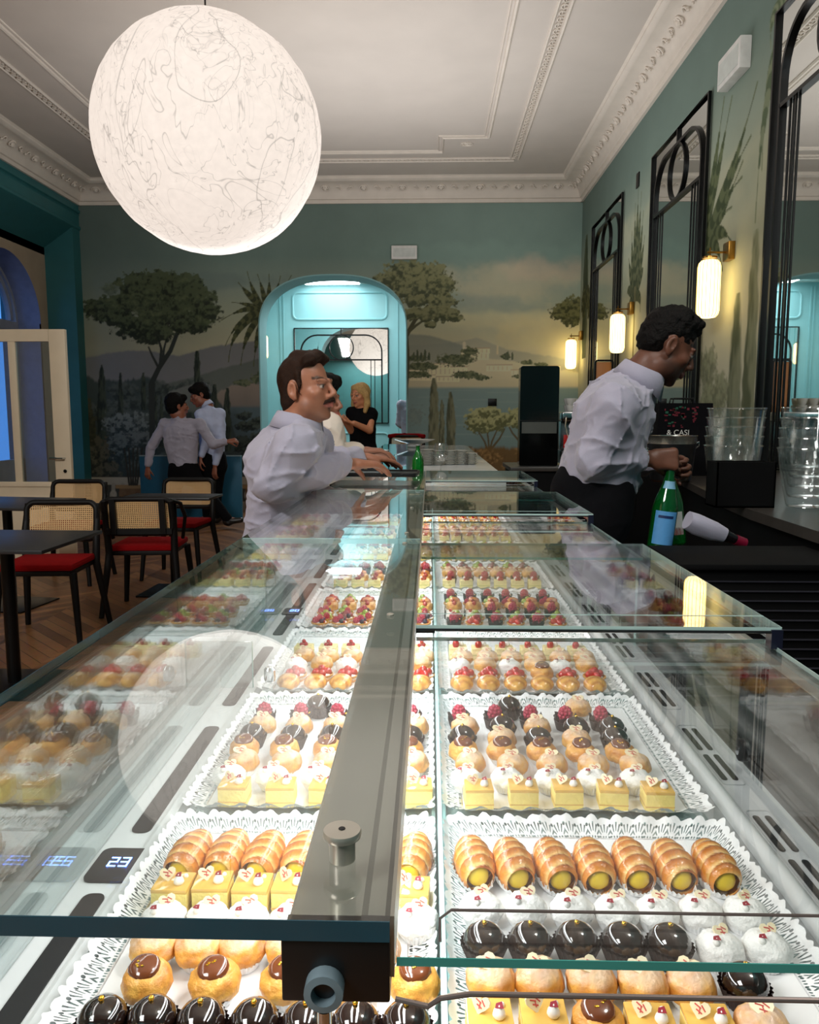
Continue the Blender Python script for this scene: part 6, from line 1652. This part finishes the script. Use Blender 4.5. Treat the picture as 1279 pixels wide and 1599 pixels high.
# ================================================================== FURNITURE ON THE GUEST SIDE
wood_blk = mat('black_stained_wood', (11, 9, 9), .5, spec=.25, var=.2, vs=30, stretch=(1, 1, .1))
table_blk = mat('black_table_laminate', (38, 38, 40), .35, var=.1, vs=12)
red_vel = mat('red_upholstery', (128, 8, 12), .9, var=.1, vs=30, spec=.1)
def cane_mat():
    m = bpy.data.materials.new('woven_cane'); m.use_nodes = True
    nt = m.node_tree; N = nt.nodes; L = nt.links; b = N['Principled BSDF']
    tc = N.new('ShaderNodeTexCoord'); sx = N.new('ShaderNodeSeparateXYZ'); L.new(tc.outputs['Object'], sx.inputs[0])
    def M(op, a, b_=None):
        n = N.new('ShaderNodeMath'); n.operation = op
        for i, x in enumerate((a, b_)):
            if x is None: continue
            if isinstance(x, (int, float)): n.inputs[i].default_value = x
            else: L.new(x, n.inputs[i])
        return n.outputs[0]
    def holes(o): return M('GREATER_THAN', M('ABSOLUTE', M('SUBTRACT', M('FRACT', M('MULTIPLY', o, 78)), .5)), .26)
    al = M('MAXIMUM', holes(sx.outputs[0]), holes(sx.outputs[2])); L.new(al, b.inputs['Alpha'])
    no = N.new('ShaderNodeTexNoise'); no.inputs['Scale'].default_value = 40; cr = N.new('ShaderNodeValToRGB'); L.new(no.outputs[0], cr.inputs[0])
    cr.color_ramp.elements[0].color = (*lin((196, 150, 98)), 1); cr.color_ramp.elements[1].color = (*lin((232, 196, 140)), 1); L.new(cr.outputs[0], b.inputs['Base Color']); b.inputs['Roughness'].default_value = .6
    return m
cane = cane_mat(); cane_solid = mat('plywood_back', (206, 166, 116), .5, var=.12, vs=20, stretch=(1, 1, 6))
def make_chair(kind, red=True):
    """seat towards +y, back at -y; local origin on the floor"""
    parts = []
    w_, d_ = .215, .20
    m = MB(); m.box(-w_, w_, -d_, d_, .435, .475, .016); parts.append(('seat_cushion', m, red_vel, []))
    m = MB(); m.box(-w_ + .01, w_ - .01, -d_ + .01, d_ - .01, .405, .435, .005); parts.append(('seat_frame', m, wood_blk, []))
    for sx_ in (-1, 1):
        m = MB(); m.tube([(sx_ * (w_ - .005), d_ - .03, .42), (sx_ * (w_ + .03), d_ + .01, 0)], [.024, .017], 8); parts.append(('leg', m, wood_blk, []))
        m = MB(); m.tube([(sx_ * (w_ + .045), -d_ - .075, 0), (sx_ * (w_ - .0), -d_ + .0, .42), (sx_ * (w_ + .005), -d_ - .015, .6), (sx_ * (w_ + .0), -d_ - .07, .78)], [.018, .025, .023, .019], 8); parts.append(('leg', m, wood_blk, []))
    # frame of the back
    yb = -d_ - .045
    loop = [(x, yb - .12 * (z - .62) + .35 * x * x, z) for x, z in [(p[0], p[2]) for p in rrect(-w_ + .0, w_ - .0, .56, .79, .05, lambda a, b: (a, 0, b))]]
    m = MB(); m.tube(loop, .018, 8, True); parts.append(('back_frame', m, wood_blk, []))
    def pan(u, v): x = (u - .5) * 2 * (w_ - .012); z = .57 + .21 * v; return Vector((x, yb - .12 * (z - .62) + .35 * x * x, z))
    m = MB(); m.grid(pan, 12, 6); parts.append(('cane_back', m, cane, []))
    if kind == 'framed':
        m = MB(); m.tube([(-w_ + .055, yb, .56), (-w_ + .055, yb - .02, .79)], .026, 4); m.tube([(w_ - .055, yb, .56), (w_ - .055, yb - .02, .79)], .026, 4); m.tube([(-w_, yb + .01, .575), (w_, yb + .01, .575)], .026, 4); parts.append(('back_rail', m, wood_blk, []))
        for sx_ in (-1, 1):
            m = MB(); m.tube([(sx_ * w_, yb - .01, .78), (sx_ * (w_ + .045), yb + .06, .755), (sx_ * (w_ + .055), yb + .14, .66), (sx_ * (w_ + .02), yb + .2, .5)], .013, 8); parts.append(('armrest', m, wood_blk, []))
    return parts
CH = {k: [(n, m.mesh(n, mt, 60 if n != 'seat_cushion' else 40)) for n, m, mt, _ in make_chair(k)] for k in ('framed', 'plain')}
def chair(kind, x, y, rz, label, z=0, name='cane_chair', grp='cane-backed chairs'):
    t = thing(name, label, 'chair', (x, y, z), R(rz), grp)
    for n, me in CH[kind]: link(n, me, t)
    return t
chair('framed', -1.93, 5.33, 4, 'black cane-back chair with red seat, its back to the viewer, middle of the seating')
chair('plain', -2.08, 6.42, 176, 'cane-back chair facing the viewer behind the small table near the blue screen')
chair('plain', -2.30, 4.62, 184, 'cane-back chair tucked behind the closest black table')
chair('plain', -2.92, 6.22, 181, 'cane-back chair behind the farther black table beside the white door')
chair('plain', -2.85, 5.35, 10, 'cane-back chair hidden beside the farther table, its back to the viewer') if False else None
def table(x0, x1, y0, y1, rz, label, z=.735):
    cx, cy = (x0 + x1) / 2, (y0 + y1) / 2; t = thing('bistro_table', label, 'table', (cx, cy, 0), R(rz), 'black bistro tables')
    a, b = (x1 - x0) / 2, (y1 - y0) / 2
    MB().box(-a, a, -b, b, z - .018, z, .004).build('table_top', table_blk, t)
    m = MB(); m.tube([(0, 0, .02), (0, 0, z - .02)], .032, 14); m.build('pedestal', black_metal, t)
    m = MB(); m.box(-.22, .22, -.22, .22, 0, .012, .004); m.build('base_plate', black_metal, t)
table(-2.40, -1.72, 3.42, 4.05, -1, 'closest black square bistro table beside the pastry case')
table(-3.35, -2.55, 5.05, 5.72, -8, 'farther black bistro table close to the white door')
table(-2.28, -1.60, 5.68, 6.02, -2, 'small black bistro table between two cane chairs')
# white glazed door leaf standing open
d = thing('door_1', None, None, (0, 0, 0)); d['kind'] = 'structure'
x0, x1, yd, zt = -4.18, -3.205, 6.96, 2.085
m = MB()
m.box(x0 + .121, x1 - .146, yd + .001, yd + .044, zt - .105, zt); m.box(x1 - .145, x1, yd, yd + .045, 0, zt, .004); m.box(x0, x0 + .12, yd, yd + .045, 0, zt, .004); m.box(x0 + .121, x1 - .146, yd + .001, yd + .044, 0, .74)
m.box(x0 + .10, x1 - .13, yd - .012, yd, .70, .745, .003); m.box(x0 + .14, x1 - .17, yd - .01, yd, .12, .62, .006)
m.box(-3.72, -3.655, yd + .005, yd + .04, .74, zt - .1, .003)
m.build('door_frame', cream, d)
MB().box(x0 + .1, x1 - .12, yd + .02, yd + .026, .74, zt - .1).build('door_glass', glass_mat('door_glass', (.72, .84, .90), .12), d)
m = MB(); m.tube([(x1 - .055, yd, .955), (x1 - .055, yd - .045, .955), (x1 - .17, yd - .05, .955)], .009, 8); m.build('door_handle', chrome, d)
m = MB(); m.T = Matrix.Translation((x1 - .055, yd - .004, .84)) @ Euler((R(90), 0, 0)).to_matrix().to_4x4(); m.lathe([(.014, -.004), (.016, .004)], n=14); m.build('keyhole', black_metal, d)
# blue low screen at the back
t = thing('low_screen', 'low blue screen panel standing before the painted balustrade', 'screen', (-3.02, 9.95, 0))
m = MB(); m.box(-.68, .62, 0, .05, 0, .82, .004); m.build('panel', mat('petrol_blue_lacquer', (18, 92, 122), .5, var=.05), t)
m = MB(); m.box(-.68, .62, -.004, .054, .82, .832); m.build('top_strip', mat('pale_strip', (140, 160, 165), .4), t)
# ================================================================== THE BAR BEYOND THE CASE
marble = mat('white_marble_top', (205, 208, 208), .12, var=.12, vs=3, coat=.4)
t = thing('bar_counter', 'long pale-topped bar counter continuing behind the pastry case', 'bar counter', (0, 0, 0))
m = MB(); m.box(-.36, .28, 3.52, 7.3, 0, 1.02); m.build('body', anth, t)
m = MB(); m.box(-.42, .34, 3.50, 7.35, 1.02, 1.06, .004); m.build('bar_top', marble, t)
m = MB(); m.box(-.42, -.10, 3.50, 7.35, 1.062, 1.070); m.build('glass_panel', glass_mat('bar_glass', (.6, .78, .84), .2), t)
m = MB(); m.box(-.10, -.09, 3.5, 7.35, 1.06, 1.078); m.build('glass_rail', chrome, t)
ZB = 1.0605
porc = mat('white_porcelain', (222, 222, 218), .15, coat=.5, var=.02)
ps = MB(); ps.lathe([(.026, 0), (.028, .002), (.041, .0052), (.043, .0060), (.040, .0062), (.028, .0036), (.0003, .003)], n=28); psm = ps.mesh('plate', porc, 40)
for j, (u, nn) in enumerate(((668, 11), (684, 10), (703, 10), (721, 10), (735, 8))):
    b0 = at(u, 722, z=ZB); yy = 4.35 + .02 * j; xx = (u - 672) / 1230 * yy
    for i in range(nn):
        o = link('small_plate', psm); o.location = (xx + .001 * (i % 3), yy, ZB + .0082 * i); tag(o, 'white plate, %s from the bottom of %s' % (ORD[i] if i < 10 else 'topmost', ('the stack behind the green bottle', 'the stack left of the wine glass', 'the stack right of the wine glass', 'the tall stack near the bar edge', 'the lowest stack at the bar edge')[j]), 'plate', 'plate stacks on the bar')
gg = glass_mat('stemware_glass', (.95, .96, .96), .16)
def wine(x, y, z, label):
    t = thing('wine_glass', label, 'glass', (x, y, z))
    m = MB(); m.lathe([(.021, .062), (.031, .078), (.034, .098), (.031, .125), (.027, .142)], n=28, cap=False); m.lathe([(.0003, .056), (.012, .057), (.021, .062)], n=28, cap=False); m.build('bowl', gg, t)
    m = MB(); m.lathe([(.0035, .002), (.003, .03), (.0035, .057)], n=12); m.build('stem', gg, t)
    m = MB(); m.lathe([(.034, 0), (.034, .0012), (.006, .004), (.0035, .006)], n=28); m.build('foot', gg, t)
wine(.052, 3.72, ZB, 'empty stemmed wine glass on the bar before the plates')
green_gl = mat('green_bottle_glass', (10, 140, 40), .06, trans=.75, var=.02, coat=.6)
green_dk = mat('dark_green_bottle_glass', (8, 96, 34), .06, trans=.45, var=.02, coat=.8)
def bottle(name, label, loc, rot, H, r, gm, lab=None, cap=None, labels=()):
    t = thing(name, label, 'bottle', loc, 0, None); t.rotation_euler = rot
    m = MB(); m.lathe([(r * .8, 0), (r, H * .02), (r, H * .48), (r * .86, H * .58), (r * .5, H * .74), (r * .36, H * .84), (r * .34, H * .95), (r * .40, H * .955), (r * .40, H * .98)], n=32); m.build('body', gm, t)
    m = MB(); m.lathe([(r * .42, H * .965), (r * .42, H * 1.0), (r * .3, H * 1.005)], n=20); m.build('cap', mat(cap or 'silver_cap', (200, 202, 205), .3, metal=.7), t)
    for i, (z0, z1, a0, a1, c, nm) in enumerate(labels):
        q = MB(); n = 20
        rz_ = lambda z: r * (1.015 if z < .48 else float(np.interp(z, [.48, .58, .74, .84], [1.015, .88, .52, .38])))
        q.grid(lambda u, v: Vector((rz_(z0 + (z1 - z0) * v) * math.cos(a0 + (a1 - a0) * u), rz_(z0 + (z1 - z0) * v) * math.sin(a0 + (a1 - a0) * u), H * (z0 + (z1 - z0) * v))), n, 4)
        q.build(nm, c, t)
    return t
bottle('green_bottle', 'small bright green glass bottle standing at the far end of the case', (-.055, 3.62, ZB), (0, 0, 0), .14, .027, green_gl)
# platter
t = thing('white_platter', 'wide white footed bowl at the far end of the bar', 'bowl', (-.13, 6.6, ZB + .018)); m = MB(); m.lathe([(.06, 0), (.06, .02), (.17, .055), (.175, .058), (.16, .056), (.05, .028), (.0003, .026)], n=36); m.build('bowl', porc, t)
t = thing('salad_plate', 'plate of greens on the guest edge of the bar by the black dress', 'plate', (-.40, 5.6, ZB + .012)); m = MB(); m.lathe([(.05, 0), (.11, .014), (.112, .016), (.05, .006), (.0003, .006)], n=30); m.build('plate', porc, t)
m = MB(); [m.ball((random.uniform(-.06, .06), random.uniform(-.06, .06), .018), (.02, .014, .012), 7, 5) for _ in range(16)]; m.build('leaves', mat('pale_greens', (150, 160, 90), .6, var=.4, vs=40), t)
# tablet / black tray under the hands
t = thing('black_tray', 'flat black tray held at the far end of the case', 'tray', (-.20, 3.02, 1.104)); t.rotation_euler = (0, 0, R(-4))
m = MB(); m.box(-.17, .155, -.10, .10, 0, .010, .004); m.build('base', black_pl, t)
m = MB(); m.tube(rrect(-.168, .153, -.098, .098, .02, lambda a, b: (a, b, .012)), .004, 6, True); m.build('rim', black_pl, t)
# red-topped bar chair in front of the archway
t = thing('upholstered_chair', 'chair with curved red top rail and cane back by the archway', 'chair', (-.30, 10.0, .28), R(180)); 
for n, me in CH['plain']:
    if n != 'seat_cushion': link(n, me, t)
MB().box(-.215, .215, -.2, .2, .435, .475, .016).build('seat_cushion', red_vel, t); m = MB(); m.tube([(-.23, -.20, .79), (-.15, -.265, .80), (0, -.285, .80), (.15, -.265, .80), (.23, -.20, .79)], .026, 8); m.build('top_rail', red_vel, t)
m = MB(); [m.tube([(sx_ * .25, sy_ * .24, -.28), (sx_ * .22, sy_ * .2, .02)], .014, 8) for sx_ in (-1, 1) for sy_ in (-1, 1)]; m.build('leg_extension', wood_blk, t)
# ================================================================== THE SERVICE SIDE
ctop = mat('dark_stone_counter', (66, 62, 58), .28, var=.2, vs=14)
t = thing('back_counter', 'dark stone-topped back counter along the mural wall', 'counter', (0, 0, 0))
ed = [(1.10, .2), (1.115, 1.6), (1.12, 2.3), (1.135, 2.8), (1.19, 3.3), (1.27, 3.8), (1.36, 4.4), (1.42, 5.0), (2.05, 5.0), (2.05, .2)]
m = MB(); m.prism(ed, 'z', .965, 1.0); m.build('counter_top', ctop, t)
m = MB(); m.prism([(x + (.03 if x < 2 else 0), y) for x, y in ed], 'z', 0, .965); m.build('cabinet', mat('black_cabinet', (7, 7, 8), .7, spec=.12), t)
# louvred under-counter cooler
t = thing('louvred_cooler', 'black louvred cooler cabinet standing below the back counter', 'cooler', (0, 0, 0))
m = MB(); m.box(.66, 1.12, 2.06, 2.34, 0, .93, .004); m.build('housing', mat('black_cabinet'), t)
louv = mat('louvre_edge', (34, 34, 42), .4, metal=.2)
m = MB(); m.box(.655, 1.118, 2.045, 2.35, .93, .945, .002); m.build('top_edge', mat('black_cabinet'), t)
for i in range(14):
    m = MB(); z = .90 - i * .026; m.add([(.68, 2.062, z), (1.10, 2.062, z), (1.10, 2.054, z - .004), (.68, 2.054, z - .004)], [(0, 1, 2, 3)]); m.build('louvre', louv, t)
# bottles in the hand of the bartender
lab_b = mat('pale_blue_label', (84, 150, 206), .5, var=.06, vs=80); lab_w = mat('white_label', (206, 206, 204), .5); lab_r = mat('red_label_band', (180, 24, 30), .5)
hb = Vector(JB['wr_r']) + Vector((.085, .01, -.02))
b1 = bottle('mineral_water_bottle', 'green mineral water bottle with pale blue label hanging from the hand', (0, 0, 0), (0, R(6), R(0)), .30, .040, green_dk, labels=((.10, .46, -2.6, -.7, lab_b, 'blue_label'), (.70, .78, -2.6, -.6, mat('neck_label', (120, 170, 200), .5), 'neck_label')))
b1.location = hb + Vector((-.012, .0, -.285))
q = MB(); q.grid(lambda u, v: Vector((.0412 * math.cos(-2.3 + 1.2 * u), .0412 * math.sin(-2.3 + 1.2 * u), .30 * (.385 + .03 * v))), 10, 1); q.build('label_stripe', mat('navy_print', (20, 44, 96), .5), b1)
b2 = bottle('water_bottle', 'green bottle with white and red label beside the blue-labelled one', (0, 0, 0), (R(-6), R(-5), 0), .29, .038, green_dk, labels=((.12, .38, -2.4, -.9, lab_w, 'white_label'), (.12, .20, -2.4, -.9, lab_r, 'red_band')))
b2.location = hb + Vector((.055, .055, -.27))
# napkin-wrapped bottle on the ledge
t = thing('wrapped_bottle', 'bottle lying wrapped in white cloth on the cooler', 'bottle', (.86, 2.44, .985)); t.rotation_euler = (0, R(112), R(8))
m = MB(); m.lathe([(.028, -.07), (.033, -.04), (.030, .02), (.022, .06)], n=18, wob=lambda a, j: 1 + .08 * math.sin(a * 3 + j)); m.build('cloth_wrap', white_shirt, t)
m = MB(); m.lathe([(.020, .055), (.016, .09), (.014, .13)], n=14); m.build('neck', mat('dark_glass', (20, 16, 18), .2), t); m = MB(); m.lathe([(.0165, .10), (.017, .135), (.010, .14)], n=14); m.build('capsule', mat('crimson_foil', (130, 20, 50), .3, metal=.3), t)
# clear tubs
tubm = glass_mat('clear_acrylic', (.985, .99, .99), .07, rough=.02)
def tub(x, y, z, r, h, label, grp='clear acrylic tubs'):
    t = thing('clear_tub', label, 'tub', (x, y, z), 0, grp)
    m = MB(); m.lathe([(r * .60, .004), (r * .66, .012), (r * .84, h * .45), (r * .985, h * .96), (r, h)], n=40, cap=False); m.lathe([(.0003, .004), (r * .60, .004)], n=40, cap=False)
    m.lathe([(.0003, .006), (r * .59, .006), (r * .645, .013), (r * .826, h * .45), (r * .97, h * .96)], n=40, cap=False); m.build('wall', tubm, t)
    m = MB(); m.tube([(r * math.cos(2 * math.pi * i / 40), r * math.sin(2 * math.pi * i / 40), h) for i in range(40)], .0022, 6, True); m.build('rim', gg, t)
    m = MB(); m.tube([(r * .60 * math.cos(2 * math.pi * i / 30), r * .60 * math.sin(2 * math.pi * i / 30), .006) for i in range(30)], .003, 6, True); m.build('base_ring', gg, t)
nm5 = ('bottom', 'second', 'third', 'fourth', 'top')
for st, (x, y, wh) in enumerate(((1.185, 3.12, 'stack behind the black crate'), (1.36, 2.86, 'middle stack beside the crate'), (1.385, 2.62, 'stack at the edge of the view'))):
    for i in range(5): tub(x + .002 * i, y, 1.0 + .036 * i + .0005, .108, .215, '%s clear acrylic tub of the %s' % (nm5[i], wh))
# black crate
t = thing('black_crate', 'black open box standing before the stack of clear tubs', 'box', (1.14, 2.915, 1.0)); bc = mat('black_cabinet')
for (a, b, c, e) in ((-.105, .105, -.055, -.050), (-.105, .105, .050, .055), (-.105, -.100, -.055, .055), (.100, .105, -.055, .055)): MB().box(a, b, c, e, 0, .165).build('side_panel', bc, t)
MB().box(-.105, .105, -.055, .055, 0, .006).build('bottom_panel', bc, t)
m = MB(); m.box(-.10, .10, -.05, .05, .10, .160); m.build('contents', bc, t)
# wine bucket
t = thing('wine_bucket', 'black wine bucket with brushed steel rim on the back counter', 'bucket', (1.22, 4.02, 1.0)); 
m = MB(); m.lathe([(.085, 0), (.10, .01), (.118, .195)], n=36); m.build('body', black_pl, t)
m = MB(); m.lathe([(.119, .192), (.121, .225), (.124, .232), (.117, .232), (.112, .19)], n=36, cap=False); m.build('rim', mat('brushed_rim', (190, 188, 180), .25, metal=.95, var=.1), t)
for sg in (-1, 1): m = MB(); m.tube([(sg * .118, 0, .19), (sg * .135, 0, .2), (sg * .135, 0, .18), (sg * .116, 0, .165)], .004, 6); m.build('handle', chrome, t)
# steel shaker in hand area
# black bag with red and green print
t = thing('printed_bag', 'black carrier bag with dark red and green print behind the wine bucket', 'bag', (1.40, 4.46, 1.0))
m = MB(); m.prism([(-.165, 0), (.185, 0), (.155, .40), (-.135, .40)], 'y', -.05, .05); m.build('bag_body', black_cloth, t)
m = MB(); r = random.Random(2)
for i in range(46):
    x, z = r.uniform(-.11, .07), r.uniform(.265, .38); m.mi = r.choice((0, 0, 0, 1)); m.box(x, x + r.uniform(.006, .022), -.052, -.0505, z, z + r.uniform(.004, .014))
m.build('print', [mat('dark_red_print', (104, 14, 34), .7), mat('dark_green_print', (14, 84, 62), .7)], t, smooth=0)
for yy in (-.03, .03): m = MB(); m.tube([(-.06, yy, .395), (-.055, yy, .425), (.055, yy, .425), (.06, yy, .395)], .005, 6); m.build('handle', black_pl, t)
def text(body, size, loc, rot, mt, parent, name='lettering'):
    cu = bpy.data.curves.new(name, 'FONT'); cu.body = body; cu.size = size; cu.extrude = .0003; cu.align_x = 'CENTER'
    o = bpy.data.objects.new(name, cu); C.objects.link(o); me = bpy.data.meshes.new_from_object(o.evaluated_get(bpy.context.evaluated_depsgraph_get())); bpy.data.objects.remove(o)
    me.materials.clear(); me.materials.append(mt); q = link(name, me, parent, loc); q.rotation_euler = rot; return q
text('& CASI', .042, (-.03, -.0515, .225), (R(90), 0, 0), mat('white_print', (215, 215, 210), .6), t)
# coffee station
t = thing('coffee_counter', 'black counter carrying the coffee machine below the mural', 'counter', (0, 0, 0)); MB().box(.62, 2.0, 5.9, 6.5, 0, .92, .005).build('body', mat('black_cabinet'), t); MB().box(.60, 2.03, 5.87, 6.53, .92, .95, .004).build('counter_top', ctop, t)
t = thing('black_tower', 'tall glossy black cabinet with rounded top corners against the mural', 'cabinet', (0, 0, 0))
gb = mat('gloss_black', (8, 8, 9), .12, coat=.6)
m = MB(); m.prism(rrect(.675, .965, .951, 1.70, .02, lambda a, b: (a, b)), 'y', 5.98, 6.10); m.build('housing', gb, t)
MB().box(.69, .95, 5.965, 5.98, 1.20, 1.285).build('grey_recess', mat('grey_recess', (84, 88, 84), .4), t); MB().box(.672, .968, 5.97, 5.98, 1.292, 1.298).build('shelf_edge', black_pl, t)
t = thing('espresso_machine', 'steel and black espresso machine beside the black tower', 'coffee machine', (1.12, 6.12, .95))
m = MB(); m.box(-.13, .36, -.16, .16, .02, .12, .01); m.build('base', black_pl, t)
m = MB(); m.box(-.12, .35, -.02, .17, .12, .34, .012); m.build('body', mat('machine_steel', (150, 152, 155), .22, metal=.8), t)
m = MB(); m.box(-.13, .36, -.17, .17, .34, .41, .012); m.build('head', chrome, t)
for xx in (-.02, .2):
    m = MB(); m.lathe([(.03, 0), (.032, .05)], (xx, -.09, .28), 16); m.tube([(xx, -.12, .30), (xx, -.24, .285)], .012, 8); m.build('portafilter', black_pl, t)
m = MB(); m.tube([(-.10, -.16, .38), (-.115, -.2, .3), (-.07, -.22, .16)], .005, 6); m.build('steam_wand', chrome, t)
m = MB(); m.box(-.12, -.02, -.175, -.165, .14, .24, .004); m.build('red_panel', mat('red_panel', (190, 22, 14), .3, coat=.5), t)
m = MB(); m.tube([(.02, -.17, .4), (.06, -.19, .44), (.10, -.17, .4)], .008, 6); m.build('brass_lever', brass, t)
cm_ = MB(); cm_.lathe([(.022, 0), (.030, .01), (.038, .05), (.036, .05), (.028, .012), (.0003, .01)], n=20); cme = cm_.mesh('cup', porc, 40)
k = 0
for i in range(4):
    for j in range(2):
        for l in range(2):
            o = link('espresso_cup', cme); o.location = (1.06 + .085 * i, 6.02 + .09 * j, 1.3605 + .0505 * l); tag(o, 'white espresso cup, %s column, %s rank, %s layer on the coffee machine' % (ORD[i], ('front', 'back')[j], ('lower', 'upper')[l]), 'cup', 'cups on the coffee machine')
t = thing('menu_board', 'small wooden board leaning upright behind the coffee machine', 'board', (1.36, 6.30, .95)); m = MB(); m.box(-.06, .06, 0, .03, 0, .80, .008); m.build('board', mat('oak_board', (176, 112, 52), .5, var=.15, vs=10, stretch=(1, 1, .1)), t)
m = MB(); m.tube(rrect(-.068, .068, 0, .81, .02, lambda a, b: (a, -.004, b)), .01, 4, True); m.build('frame', black_metal, t)
